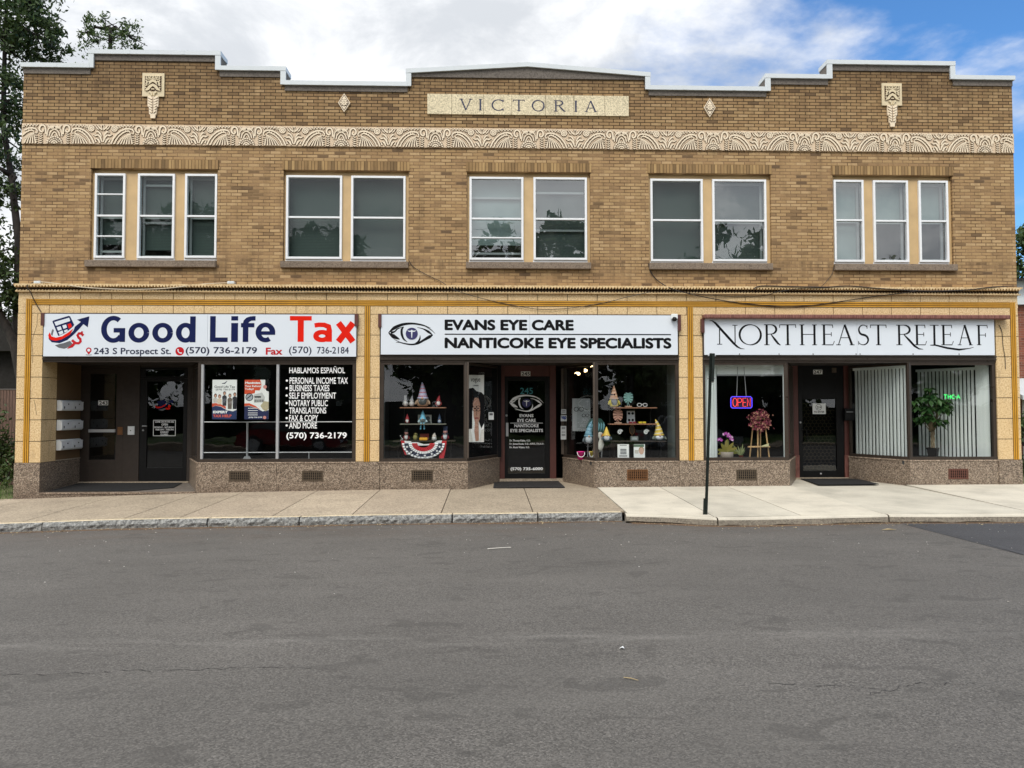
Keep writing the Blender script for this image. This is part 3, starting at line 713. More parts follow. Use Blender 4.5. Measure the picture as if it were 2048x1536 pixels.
for a, b, c, d in OPEN:
    for x, f in ((a, 1), (b, 0)):
        q = [(x, BY, c - .1), (x, .26, c - .1), (x, .26, d), (x, BY, d)]; bw.quad(*(q if f else q[::-1]))
    bw.quad((a, BY, d), (b, BY, d), (b, .26, d), (a, .26, d))
# sides, back of the parapet, rear wall
for x, f in ((XL, 0), (XR, 1)):
    q = [(x, BY, -.4), (x, 14, -.4), (x, 14, 8.95), (x, BY, 8.95)]; bw.quad(*(q if f else q[::-1]))
bw.quad((XR, 14, -.4), (XL, 14, -.4), (XL, 14, 8.95), (XR, 14, 8.95))
for i, s in enumerate(SEG): bw.quad((s[1], .33, 8.3), (s[0], .33, 8.3), (s[0], .33, BOT[i] + .02), (s[1], .33, BOT[i] + .02))
bw.build('brick_wall', M['brick'], B)
rf = MB(); rf.quad((XL + .01, .34, 8.35), (XR - .01, .34, 8.35), (XR - .01, 13.9, 8.2), (XL + .01, 13.9, 8.2)); rf.build('roof', M['black_metal'], B)
# cast stone band and white flashing
sb = MB(); wc = MB()
for i, (a, b, t0, t1) in enumerate(SEG):
    z = BOT[i]
    vs = [(a, -.012, z), (b, -.012, z), (b, -.012, t1 - .09), (a, -.012, t0 - .09), (a, .345, z), (b, .345, z), (b, .345, t1 - .09), (a, .345, t0 - .09)]
    sb.add(vs, [(0, 1, 2, 3), (5, 4, 7, 6), (1, 5, 6, 2), (4, 0, 3, 7), (4, 5, 1, 0)])
    e0 = .035 if i in (0, 1, 4, 8) or (i == 7) else (0 if i == 5 else -.0); e1 = .035 if i in (9, 1, 5, 8) or i == 2 else 0
    A, D = a - e0, b + e1
    vs = [(A, -.06, t0 - .095), (D, -.06, t1 - .095), (D, -.06, t1), (A, -.06, t0), (A, .38, t0 - .095), (D, .38, t1 - .095), (D, .38, t1), (A, .38, t0)]
    wc.add(vs, [(0, 1, 2, 3), (5, 4, 7, 6), (1, 5, 6, 2), (4, 0, 3, 7), (4, 5, 1, 0), (3, 2, 6, 7)])
def step(x, zlo, zhi, side):
    """white corner strip on the taller block's face, dark flashing down its side; side=+1: the tall block lies to the right"""
    x0, x1 = (x - .03, x + .085) if side > 0 else (x - .085, x + .03)
    wc.box(x0, x1, -.055, -.014, zlo - .09, zhi - .096)
    sb.box(x - .02 if side > 0 else x + .0, x + .0 if side > 0 else x + .02, -.012, .36, zlo + .001, zhi - .097)
step(-8.63, 9.22, 9.53, 1); step(-5.86, 9.205, 9.53, -1); step(-4.45, 8.90, 9.205, -1); step(-1.78, 8.90, 9.19, 1); step(3.55, 8.89, 9.18, -1)
step(6.187, 8.89, 9.185, 1); step(7.585, 9.185, 9.52, 1); step(10.436, 9.21, 9.52, -1)
for i, (a, b, t0, t1) in enumerate(SEG):                # lap seams of the flashing
    for q in ((.5,) if b - a < 2 else (.3, .72)):
        x = a + (b - a) * q; t_ = t0 + (t1 - t0) * q; wc.box(x - .03, x + .03, -.0635, -.061, t_ - .093, t_ - .004)
sb.build('stone_band', M['stone'], B); wc.build('coping', M['white_metal'], B)

# ------------------------------------------------------------------ frieze: glazed relief tiles in a 3-tile repeat
FZ0, FZ1 = 7.462, 7.903
fr = MB(); fr.mat(2); fr.box(XL + .002, XR - .002, -.012, .012, FZ0, FZ1)
TW = .6826; TH = FZ1 - FZ0
j = [0]
def fz(x0, mir, clip):
    y0, y1 = -.030, -.012
    def C(pts): return [((x0 + (TW - p[0] * TW if mir else p[0] * TW)), FZ0 + p[1] * TW) for p in pts]
    def rb(pts, ws):
        pp = C(pts)
        keep = [i for i, p in enumerate(pp) if XL + .01 < p[0] < XR - .01 and FZ0 + .004 < p[1] < FZ1 - .004]
        if len(keep) < 2: return
        i0, i1 = keep[0], keep[-1]
        pp = pp[i0:i1 + 1]; w = ws[i0:i1 + 1] if isinstance(ws, list) else ws
        w = [q * TW for q in w] if isinstance(w, list) else w * TW
        if len(pp) > 1:
            j[0] = (j[0] + 1) % 40
            fr.mat(1); fr.ribbon(pp, [q + .026 for q in w] if isinstance(w, list) else w + .026, -.0124 - .00005 * j[0])
            fr.mat(0); fr.ribbon(pp, w, y0 - .0001 * j[0], y1 - .001)
    return rb, C
H = TH / TW
def fan_tile(x0):
    rb, C = fz(x0, False, None)
    for m in (0, 1):
        rbm, _ = fz(x0, bool(m), None)
        rbm([(.235, .0), (.235, .30), (.225, .44)] + arcpts(.125, .47, .095, .12, 10, 200, 9) + [(.06, .40), (.10, .37), (.15, .40), (.14, .45)], .052)
        rbm([(.165, .0), (.165, .36)], .035); rbm([(.20, .0), (.20, .40)], .012)
        for k in range(5): rbm([(.02, .03 + .07 * k), (.08, .015 + .07 * k), (.135, .055 + .07 * k)], [.012, .034, .012])
        for k in range(5): rbm([(.28 + .035 * k, .60 - .02 * k), (.33 + .03 * k, .50 - .012 * k), (.40 + .02 * k, .57)], .022)
    for r_, w in ((.225, .048), (.155, .044), (.09, .040), (.03, .036)): rb(arcpts(.5, .0, r_, r_, 2, 178, 18), w)
    for a in range(14, 180, 19):
        p = C([(.5 + .11 * math.cos(R(a)), .11 * math.sin(R(a))), (.5 + .25 * math.cos(R(a)), .25 * math.sin(R(a)))])
        if min(q[0] for q in p) > XL + .01 and max(q[0] for q in p) < XR - .01: fr.mat(1); fr.ribbon(p, .008, -.0355)
    for r_, w, zt in ((.10, .036, .375), (.165, .036, .465), (.235, .034, .565)):
        rb([(.5 - r_, .235), (.5 - r_ * .86, zt - .12), (.5 - r_ * .5, zt - .04), (.5, zt), (.5 + r_ * .5, zt - .04), (.5 + r_ * .86, zt - .12), (.5 + r_, .235)], w)
def swoosh_tile(x0, mir):
    rb, C = fz(x0, mir, None)
    outer = [(.10, .34), (.045, .33), (.03, .40), (.08, .47), (.18, .50), (.30, .49), (.43, .43), (.55, .33), (.66, .19), (.74, .01)]
    rb(outer, [.03, .035, .04, .05, .05, .05, .05, .05, .05, .045])
    rb([(.14, .36), (.17, .42), (.27, .415), (.39, .35), (.50, .25), (.58, .13), (.63, .01)], [.02, .035, .04, .04, .04, .04, .04])
    for i in range(7):
        t = i / 6; x = .22 + .44 * t; z = .455 - .43 * t ** 1.7
        fr.mat(0); c = C([(x, z)])[0]
        if XL + .03 < c[0] < XR - .03 and z > .02: fr.ribbon([(c[0] - .011, c[1]), (c[0] + .011, c[1])], .02, -.028, -.012)
    for k in range(6):
        e = .02 + k * .10
        rb([(.12, .36), (.13 + e * .25, .30), (.10 + e * .62, .17), (.06 + e * .9, .01)], [.006, .016, .030, .040])
    for k in range(4): rb([(.02, .26 - .065 * k), (.06, .24 - .065 * k), (.10, .27 - .065 * k)], .02)
    for k in range(4): rb([(.02 + .10 * k, .62), (.06 + .10 * k, .55 - .005 * k), (.12 + .10 * k, .62)], .026)
    rb(arcpts(.64, .50, .085, .085, 0, 360, 18), .035); rb(arcpts(.64, .50, .035, .035, 0, 360, 10), .04)
    for k in range(3): rb([(.40 + .055 * k, .60), (.45 + .05 * k, .52 - .02 * k), (.50 + .04 * k, .60)], .022)
    rb([(.70, .31), (.78, .27), (.86, .29), (.93, .22), (.985, .06)], [.015, .05, .05, .06, .03])
    rb([(.78, .37), (.86, .40), (.92, .34), (.97, .24)], [.012, .05, .05, .02])
    rb([(.80, .18), (.87, .14), (.92, .03)], [.03, .06, .04]); rb([(.76, .16), (.80, .06)], [.02, .05])
    rb([(.84, .60), (.90, .52), (.985, .45)], [.02, .05, .03]); rb([(.985, .62), (.955, .54), (.985, .48)], .022); rb([(.76, .60), (.83, .50), (.88, .46)], [.015, .035, .02])
x = -10.06 - TW * .47; k = 2
while x < XR:
    if k % 3 == 0: fan_tile(x)
    else: swoosh_tile(x, k % 3 == 2)
    x += TW; k += 1
fr.build('frieze', [M['cream'], M['groove'], M['frieze_bed']], B)
# name stone
nb = MB(); y_ = -.02
zt, zb = P(1055, 190.5)[1], P(1055, 230.5)[1]
ed = [P(v, 210)[0] for v in (854.5, 903.5, 966.5, 1023.5, 1091, 1147.5, 1209.5, 1257.5)]
for a, b in zip(ed, ed[1:]): nb.box(a + .004, b - .004, y_, .02, zb, zt)
pl = nb.build('name_stone', M['plaque'], B)
def carve(ch, a, b, t, u):
    lt = MB(); roman_text(lt, [(ch, a, b)], t, u, -.0225, .15 if ch == 'I' else .135, .062); lt.build('carved_letter', M['navy_letter'], pl)
for q in (('V', 918.5, 945, 197.3, 220), ('I', 958, 963.5, 198, 221), ('C', 984.5, 1006.5, 198.6, 221.4), ('T', 1026.5, 1049, 199.2, 222), ('O', 1065, 1088, 199.8, 222.8), ('R', 1108, 1131, 200.5, 223.4), ('I', 1149, 1154.5, 201, 223.8), ('A', 1169, 1194.5, 201.6, 224.2)): carve(*q)
# mask panels with a leaf drop
def medallion(px0, py0, px1, py1, pyb):
    x0, z1 = P(px0, py0); x1, z0 = P(px1, py1); zb = P(px0, pyb)[1]; w = x1 - x0; h = z1 - z0; cx = (x0 + x1) / 2
    mb = MB(); mb.mat(0); mb.box(x0, x1, -.025, .01, z0, z1)
    mb.box(x0 + .04, x1 - .04, -.028, -.02, z0 + .10, z1 - .05); mb.mat(1); mb.box(x0 + .055, x1 - .055, -.031, -.02, z0 + .115, z1 - .065); mb.mat(0)
    def r(pts, ws): mb.mat(0); mb.ribbon([(cx + a * w, z0 + b * h) for a, b in pts], [q * w for q in ws] if isinstance(ws, list) else ws * w, -.05, -.025)
    r([(-.32, .86), (-.16, .78), (0, .87), (.16, .78), (.32, .86)], .05); r([(-.32, .78), (-.16, .87), (0, .79), (.16, .87), (.32, .78)], .05)
    r([(-.33, .74), (-.2, .72), (0, .74), (.2, .72), (.33, .74)], .045)
    for s in (-1, 1):
        r([(s * .32, .68), (s * .26, .60), (s * .32, .52)], .06); r([(s * .22, .66), (s * .20, .55), (s * .24, .48)], .05)
    r([(-.34, .44), (-.22, .52), (-.10, .63), (0, .66), (.10, .63), (.22, .52), (.34, .44)], [.04, .10, .12, .12, .12, .10, .04])
    r([(-.34, .24), (-.22, .30), (-.12, .42), (0, .48), (.12, .42), (.22, .30), (.34, .24)], [.04, .12, .13, .12, .13, .12, .04])
    r([(-.30, .33), (-.34, .38)], .05); r([(.30, .33), (.34, .38)], .05); r([(-.07, .30), (.07, .30)], .05)
    r([(-.16, .20), (-.06, .12), (-.05, .02)], [.10, .07, .06]); r([(.16, .20), (.06, .12), (.05, .02)], [.10, .07, .06])
    hh = z0 - zb
    mb.mat(2); mb.prism([(cx - .25 * w, z0), (cx + .25 * w, z0), (cx + .24 * w, z0 - .46 * hh), (cx + .18 * w, z0 - .48 * hh), (cx + .17 * w, z0 - .80 * hh), (cx + .12 * w, z0 - .84 * hh), (cx + .10 * w, zb), (cx - .10 * w, zb), (cx - .12 * w, z0 - .84 * hh), (cx - .17 * w, z0 - .80 * hh), (cx - .18 * w, z0 - .48 * hh), (cx - .24 * w, z0 - .46 * hh)], -.028, .01)
    mb.mat(1); mb.ribbon([(cx, z0 - .05 * hh), (cx, z0 - .78 * hh)], .03 * w, -.0295)
    for k in range(6):
        q = .24 - .018 * k; zz = z0 - (.06 + .125 * k) * hh
        for s in (-1, 1):
            mb.mat(2); mb.ribbon([(cx + s * q * w * .95, zz + .03 * hh), (cx + s * q * w * .6, zz), (cx + s * .04 * w, zz - .07 * hh)], [.05 * w, .09 * w, .04 * w], -.045, -.028)
            mb.mat(1); mb.ribbon([(cx + s * q * w * .95, zz - .01 * hh), (cx + s * .05 * w, zz - .10 * hh)], .022 * w, -.0296)
    mb.build('wall_medallion', [M['ornament'], M['groove'], M['cream']], B)
medallion(286, 147, 329, 194, 237); medallion(1762.5, 167, 1803, 212, 254)
def diamond(px0, py0, px1, py1):
    x0, z1 = P(px0, (py0 + py1) / 2)[0], P(px0, py0)[1]; x1, z0 = P(px1, (py0 + py1) / 2)[0], P(px0, py1)[1]; cx, cz = (x0 + x1) / 2, (z0 + z1) / 2
    mb = MB(); mb.prism([(x0, cz), (cx, z0), (x1, cz), (cx, z1)], -.03, .01); mb.mat(1)
    k = .86; mb.flat([(cx + (x0 - cx) * k, cz), (cx, cz + (z0 - cz) * k), (cx + (x1 - cx) * k, cz), (cx, cz + (z1 - cz) * k)], -.0315); mb.mat(0)
    k = .74; mb.flat([(cx + (x0 - cx) * k, cz), (cx, cz + (z0 - cz) * k), (cx + (x1 - cx) * k, cz), (cx, cz + (z1 - cz) * k)], -.033)
    r = (x1 - x0) * .30
    mb.mat(1); mb.disc(cx, cz, r, -.034, 18)
    mb.mat(0)
    for i in range(8):
        a = 2 * math.pi * i / 8; mb.ribbon([(cx + .3 * r * math.cos(a), cz + .3 * r * math.sin(a)), (cx + .6 * r * math.cos(a), cz + .6 * r * math.sin(a)), (cx + .95 * r * math.cos(a), cz + .95 * r * math.sin(a))], [.12 * r, .5 * r, .15 * r], -.05, -.034)
    mb.disc(cx, cz, r * .24, -.052, 10)
    mb.build('diamond_ornament', [M['cream'], M['groove']], B)
diamond(676.5, 187.5, 701, 225); diamond(1407, 197, 1430.5, 235)

# ------------------------------------------------------------------ upper windows
for i, (a, b, c, d) in enumerate(OPEN):
    k = [0, 0, 0, 0, 0][i]
    MB().box(a - .02, b + .02, -.004, .20, d + .003, d + .20).build('lintel', M['soldier'], B)
    s0, s1 = [(172, 433), (562, 817), (932, 1181.5), (1298, 1544), (1668, 1912)][i]
    MB().box(P(s0, 528)[0], P(s1, 528)[0], -.07, .24, c - .145, c - .002).build('window_sill', M['sill'], B, bevel=.008)
SX = [[] for _ in range(5)]
def sash(px0, px1, py0, py1, bars, rail, o, wide=1.0, blind='blind', drop=1.0, inner=True, extra=()):
    a, b, c, d = OPEN[o]
    m = (py0 + py1) / 2
    x0, x1 = P(px0, m, .05)[0], P(px1, m, .05)[0]; z1, z0 = P((px0 + px1) / 2, py0, .05)[1], P((px0 + px1) / 2, py1, .05)[1]
    SX[o].append((x0, x1, z1))
    f = MB(); t = .048; y0, y1 = .035, .13
    f.box(x0, x0 + t, y0, y1, z0, z1); f.box(x1 - t, x1, y0, y1, z0, z1); f.box(x0 + t, x1 - t, y0, y1, z1 - t, z1); f.box(x0 + t, x1 - t, y0, y1, z0, z0 + t)
    f.box(x0 - .012, x1 + .012, .07, .131, z0 - .05, z0 - .001)                      # frame foot on the sill
    zr = P(px0, rail, .05)[1]; f.box(x0 + t, x1 - t, y0 + .012, y1 - .01, zr - .020, zr + .020)
    for q in bars:
        zq = P(px0, q, .05)[1]; f.box(x0 + t, x1 - t, y0 + .014, y1 - .03, zq - .014, zq + .014)
    w = f.build('window', M['white_frame'], B, bevel=.004)
    p = MB(); p.quad((x0 + t, .075, zr + .02), (x1 - t, .075, zr + .02), (x1 - t, .075, z1 - t), (x0 + t, .075, z1 - t))
    rt = .004; p.quad((x0 + t, .10, z0 + t), (x1 - t, .10, z0 + t), (x1 - t, .10 - rt, zr - .02), (x0 + t, .10 - rt, zr - .02))
    p.build('pane', M['storm_glass' if o in (2, 4) or (o == 3 and px0 > 1400) else 'upper_glass'], w)
    if inner:
        g = MB(); u = .045
        g.box(x0 + t, x0 + t + u, .20, .235, z0, z1); g.box(x1 - t - u, x1 - t, .20, .235, z0, z1); g.box(x0 + t + u, x1 - t - u, .20, .235, zr - .03, zr + .025); g.box(x0 + t + u, x1 - t - u, .20, .235, z1 - t - u, z1 - t); g.box(x0 + t + u, x1 - t - u, .20, .235, z0 + t, z0 + t + u)
        g.build('inner_sash', M['inner_frame'], w)
    for q in extra:                                  # rails of the sash behind, raised or lowered
        zq = P(px0, q, .2)[1]; MB().box(x0 + t + .003, x1 - t - .003, .196, .238, zq - .022, zq + .022).build('inner_rail', M['inner_frame'], w)
    zb = z1 - (z1 - z0) * drop
    bl = MB(); bl.quad((x0 + .01, .255, zb), (x1 - .01, .255, zb), (x1 - .01, .255, z1), (x0 + .01, .255, z1)); bl.build('window_blind', M[blind], w)
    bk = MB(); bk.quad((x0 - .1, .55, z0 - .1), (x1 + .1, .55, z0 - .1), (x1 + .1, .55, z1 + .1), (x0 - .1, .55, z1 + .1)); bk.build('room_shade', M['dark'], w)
sash(189, 250, 347, 516, [388, 472], 431, 0, drop=.82, extra=(503,)); sash(275, 349, 347.5, 517, [], 431.5, 0, drop=.88, extra=(371, 446)); sash(369.5, 434, 348, 516, [], 432, 0)
sash(572, 684, 351, 518, [], 434, 1, inner=False); sash(702, 811, 352, 518, [], 435, 1, inner=False)
sash(939, 1047, 354, 520, [475], 437, 2, blind='blind_pale', drop=.80, inner=False, extra=(396, 507)); sash(1067, 1174, 355, 520, [], 437.5, 2, blind='blind', inner=False, extra=(386, 461))
sash(1301, 1406, 358, 523, [], 440, 3, inner=False); sash(1425, 1533, 359, 523, [], 441, 3, inner=True)
sash(1668, 1728, 360, 524, [], 440, 4, blind='blind_pale'); sash(1747, 1817, 361, 524.5, [], 441.5, 4, blind='blind_pale', drop=.5); sash(1838, 1897, 361.5, 524.5, [], 442, 4, blind='blind_pale', drop=.5)

for i, (a, b, c, d) in enumerate(OPEN):              # painted panels and mullions between the sashes
    L = sorted(SX[i]); cs = MB(); zt = max(q[2] for q in L) + .004; ed = [a + .002] + [v for q in L for v in (q[0] - .001, q[1] + .001)] + [b - .002]
    cs.box(a + .002, b - .002, .12, .16, zt, d - .002)
    for k in range(0, len(ed), 2):
        if ed[k + 1] - ed[k] > .006: cs.box(ed[k], ed[k + 1], .085, .16, c, zt - .001)
    cs.build('window_casing', M['casing'], B)

# ------------------------------------------------------------------ cornice and terracotta front
cn = MB(); p_ = .0665; z0c, z1c = 4.262, 4.412
cn.mat(0); n = int((XR + .03 - XL + .03) / p_); xs0 = XL - .03
cn.box(xs0, XR + .03, -.13, .05, 4.386, z1c); cn.box(xs0, XR + .03, -.065, .05, z0c - .012, z0c + .006)
for i in range(n):
    x = xs0 + i * p_
    cn.mat(0); cn.prism([(x, 4.386), (x + p_, 4.386), (x + p_ / 2, 4.338)], -.13, -.02)
    cn.prism([(x, z0c + .0065), (x + p_, z0c + .0065), (x + p_ / 2, z0c + .040)], -.065, -.01)
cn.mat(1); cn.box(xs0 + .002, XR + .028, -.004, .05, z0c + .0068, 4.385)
M['dark_recess'] = mplain('recess_dark_brown', (58, 42, 30), .85, .25, 7)  # dark brown for the backing behind the cornice teeth
cn.build('cornice', [M['terracotta'], M['dark_recess']], B)
tt = MB(); JG = .0068
zg0, zg1 = 3.972, 4.100
PIL = [(XL, -9.53), (-2.86, -2.36), (4.175, 4.695), (11.28, XR)]
GOLDX = [-9.83, -2.625, 4.43, 11.68]
x = XL; joints = [XL]
while x < XR - .3:
    x += .655; joints.append(min(x, XR))
joints[-1] = XR
for a, b in zip(joints, joints[1:]):
    tt.box(a + JG, b - JG, -.0, .06, zg1 + .002, z0c - .016); tt.box(a + JG, b - JG, 0, .06, 3.80, zg0 - .002)
th = (3.795 - .60) / 7
for a, b in PIL:
    for k in range(7): tt.box(a, b, 0, .06, .60 + k * th + JG, .60 + (k + 1) * th - JG)
# return of the left pillar beside the entry
for k in range(7): tt.box(-9.56, -9.531, .0605, .56, .60 + k * th + JG, .60 + (k + 1) * th - JG)
tt.box(XL, GOLDX[0] - .066, 0, .06, zg0 + .0, zg1 + .001); tt.box(GOLDX[3] + .066, XR, 0, .06, zg0 + .0, zg1 + .001)
tt.build('terracotta_cladding', M['terracotta'], B)
bk = MB(); bk.box(XL, XR, .061, .33, 3.80, 4.29)
for a, b in PIL: bk.box(a + .03, b - .03, .061, .30, 0, 3.799)
bk.build('cladding_bed', M['gold_line'], B)
gd = MB()
def gold_h(x0, x1):
    gd.mat(1); gd.box(x0, x1, -.004, -.0005, zg0, zg1); gd.mat(0)
    for k in range(3): gd.box(x0, x1, -.014, -.0042, zg0 + .008 + k * .042, zg0 + .036 + k * .042)
def gold_v(x, z1):
    gd.mat(1); gd.box(x - .064, x + .064, -.0045, -.0005, .60, z1); gd.mat(0)
    for k in range(3): gd.box(x - .056 + k * .042, x - .028 + k * .042, -.0145, -.0047, .602, z1 - .0)
gold_h(GOLDX[0] + .064, GOLDX[3] - .064)
for i, x in enumerate(GOLDX): gold_v(x, zg1 if i in (0, 3) else zg0 - .001)
gd.build('gold_stripe', [M['gold'], M['gold_line']], B)

# ------------------------------------------------------------------ granite base with ledges and vents
def seg_box(mb, A, Bp, t0, t1, z0, z1, d0, d1):
    """box standing along plan segment A->B between distances t0..t1, from offset d0 to d1 towards the left of A->B"""
    A = Vector(A); Bv = Vector(Bp); u = (Bv - A); L = u.length; u /= L; nn = Vector((-u.y, u.x))
    if t1 is None: t1 = L
    elif t1 < 0: t1 = L + t1
    c = [A + u * t0 + nn * d0, A + u * t1 + nn * d0, A + u * t1 + nn * d1, A + u * t0 + nn * d1]
    return mb.plan([(p.x, p.y) for p in c], z0, z1)
def base(A, Bp, zt=.60, depth=.16, led=True):
    mb = MB(); mb.mat(0); zb = -.35
    seg_box(mb, A, Bp, .003, -.003, zb, zt - .028 if led else zt, 0, depth)
    if led: mb.mat(1); seg_box(mb, A, Bp, .0, None, zt - .027, zt, -.014, depth + .05)
    return mb.build('granite_base', [M['granite'], M['ledge']], B)
for a, b in PIL:
    mb = MB(); mb.box(a - .004, b + .004, -.022, .06, -.35, .598); mb.build('granite_base', [M['granite']], B)
E1 = [(-6.25, 0.0), (-6.98, 1.5)]                       # splayed side of the left entry
D2L = [(-.45, 0.0), (.26, 1.45)]; D2R = [(2.30, 0.0), (1.75, 1.45)]
D3L = [(6.60, 0.0), (7.33, 1.45)]; D3R = [(9.28, 0.0), (8.62, 1.45)]
b1 = base((-6.25, 0), (-4.55, 0)); b1b = base((-4.55, 0), (-2.864, 0))
base(E1[1], E1[0]); b2 = base((-2.356, 0), D2L[0]); base(D2L[0], D2L[1]); b3 = base(D2R[0], (4.17, 0)); base(D2R[1], D2R[0])
b4 = base((4.70, 0), D3L[0]); base(D3L[0], D3L[1]); b5 = base(D3R[0], (11.276, 0)); base(D3R[1], D3R[0])
def vent(parent, px0, py0, px1, py1, mat):
    x0, z1 = P(px0, py0); x1, z0 = P(px1, py1); mb = MB(); mb.mat(0); t = .02
    mb.box(x0, x1, -.012, -.001, z1 - t, z1); mb.box(x0, x1, -.012, -.001, z0, z0 + t); mb.box(x0, x0 + t, -.012, -.001, z0 + t, z1 - t); mb.box(x1 - t, x1, -.012, -.001, z0 + t, z1 - t)
    n = 9
    for i in range(n): x = x0 + t + (x1 - x0 - 2 * t) * (i + .5) / n; mb.box(x - .007, x + .007, -.009, -.003, z0 + t, z1 - t)
    for i in range(5): z = z0 + t + (z1 - z0 - 2 * t) * (i + .5) / 5; mb.box(x0 + t, x1 - t, -.0105, -.0092, z - .006, z + .006)
    mb.mat(1); mb.quad((x0 + t, -.0012, z0 + t), (x1 - t, -.0012, z0 + t), (x1 - t, -.0012, z1 - t), (x0 + t, -.0012, z1 - t))
    mb.build('vent', [mat, M['ink']], parent)
vent(b1, 458, 942, 500, 962, M['vent']); vent(b1b, 604, 941.5, 646, 962, M['vent']); vent(b2, 823, 940, 866, 961.5, M['vent']); vent(b3, 1254, 939, 1296, 960.5, M['brass']); vent(b4, 1472.5, 939, 1513.5, 960, M['vent']); vent(b5, 1896.5, 937.5, 1936.5, 958, M['vent_red'])

# ------------------------------------------------------------------ transom bars, shop windows, recesses
ZT = 2.75; ZW = .60
tb = MB()
for a, b in ((-9.53, -2.86), (-2.36, 4.175), (4.695, 11.28)):
    tb.mat(0); tb.box(a, b, .02, .14, ZT, ZT + .05); tb.box(a, b, -.012, .14, ZT + .05, ZT + .085); tb.mat(1); tb.box(a, b, .0, .14, ZT + .086, ZT + .115); tb.mat(0); tb.box(a, b, -.02, .14, ZT + .116, 2.90)
    tb.box(a, b, .10, .14, 2.90, 3.80)
tb.build('transom_bar', [M['bronze'], M['bronze_hi']], B)
def shop_window(A, Bp, label=None, mull=(), fw=.055, left=True, right=True, mat='bronze', mm='alu', z1=ZT, top=.05, glass='glass'):
    mb = MB(); mb.mat(0); d0, d1 = .03, .10
    L = (Vector(Bp) - Vector(A)).length
    seg_box(mb, A, Bp, 0, L, ZW, ZW + .065, d0 - .01, d1); seg_box(mb, A, Bp, 0, L, z1 - top, z1, d0, d1)
    if left: seg_box(mb, A, Bp, 0, fw, ZW + .066, z1 - top - .001, d0, d1)
    if right: seg_box(mb, A, Bp, L - fw, L, ZW + .066, z1 - top - .001, d0, d1)
    mb.mat(1)
    for m, w in mull: seg_box(mb, A, Bp, m - w / 2, m + w / 2, ZW + .067, z1 - top - .002, d0 - .012, d1 - .02)
    o = mb.build('shop_window', [M[mat], M[mm]], B)
    if label: o['label'] = label
    A = Vector(A); u = (Vector(Bp) - A).normalized(); nn = Vector((-u.y, u.x)); g = MB()
    p0 = A + u * .01 + nn * .075; p1 = A + u * (L - .01) + nn * .075
    g.quad((p0.x, p0.y, ZW + .03), (p1.x, p1.y, ZW + .03), (p1.x, p1.y, z1 - .02), (p0.x, p0.y, z1 - .02)); g.build('pane', M[glass], o)
    return o
wx0 = P(404, 800)[0]
W1 = shop_window((-6.25, 0), (-2.864, 0), 'left shop window with white service lettering', mull=[(P(554.5, 800)[0] + 6.25, .055), (P(403.5, 800)[0] + 6.25, .05)], fw=.08)
shop_window(E1[1], E1[0]); W2 = shop_window((-2.356, 0), D2L[0], 'window with gnome shelves', fw=.085); shop_window(D2L[0], D2L[1], fw=.05, left=True, mm='bronze_hi')
W3 = shop_window(D2R[0], (4.17, 0), 'window with gnomes and pelican', fw=.07); shop_window(D2R[1], D2R[0], fw=.05)
W4 = shop_window((4.70, 0), D3L[0], 'window with neon open sign', fw=.06); shop_window(D3L[0], D3L[1]); W5 = shop_window(D3R[0], (11.276, 0), 'window with potted tree', fw=.075); shop_window(D3R[1], D3R[0], fw=.04)
# bright corner posts
for (x, y) in (D2L[0], D2R[0]): MB().box(x - .022, x + .022, -.002, .03, ZW + .066, ZT).build('corner_post', M['bronze_hi'], B)
for (x, y) in (D2L[1], D2R[1]): MB().box(x - .03, x + .03, y - .02, y + .04, ZW + .066, ZT - .05).build('corner_post', M['bronze_hi'], B)
YD = 1.55
# recess ceilings
for q in ([(-9.53, .14), (-6.25, .14), (-6.98, 1.7), (-9.53, 1.7)], [(-.45, .14), (2.30, .14), (1.75, 1.7), (.26, 1.7)], [(6.60, .14), (9.28, .14), (8.62, 1.7), (7.33, 1.7)]): MB().plan(q, ZT + .02, ZT + .05).build('recess_ceiling', M['ceil'], B)
# left entry: brown side wall with granite foot, step
sw_ = MB(); sw_.mat(0); sw_.box(-9.60, -9.535, .561, YD, .62, ZT + .02); sw_.mat(1); sw_.box(-9.60, -9.53, .0605, YD, -.3, .598); sw_.mat(2); sw_.box(-9.60, -9.515, .561, YD, .599, .619)
sw_.build('recess_wall', [M['recess_wall'], M['granite'], M['walk_c']], B)
st = MB(); st.mat(0); st.plan([(-9.525, -.02), (-6.26, -.02), (-6.26, .12), (-9.525, .12)], -.35, -.062); st.mat(3); st.plan([(-9.525, -.035), (-6.26, -.035), (-6.26, .12), (-9.525, .12)], -.061, -.030); st.mat(1)
st.add([(-9.525, .121, -.031), (-6.30, .121, -.031), (-6.98, YD, .03), (-9.525, YD, .03)], [(0, 1, 2, 3)])
st.mat(2); st.box(-9.52, -6.99, YD - .10, YD + .1, -.1, .055)
st.build('entry_step', [M['granite'], M['stone'], M['walk_c'], M['ledge']], B)
for (l, r_) in ((D2L, D2R), (D3L, D3R)): MB().box(l[1][0] - .2, r_[1][0] + .2, YD - .10, YD + .1, -.1, .085).build('door_sill', M['walk_c'], B)
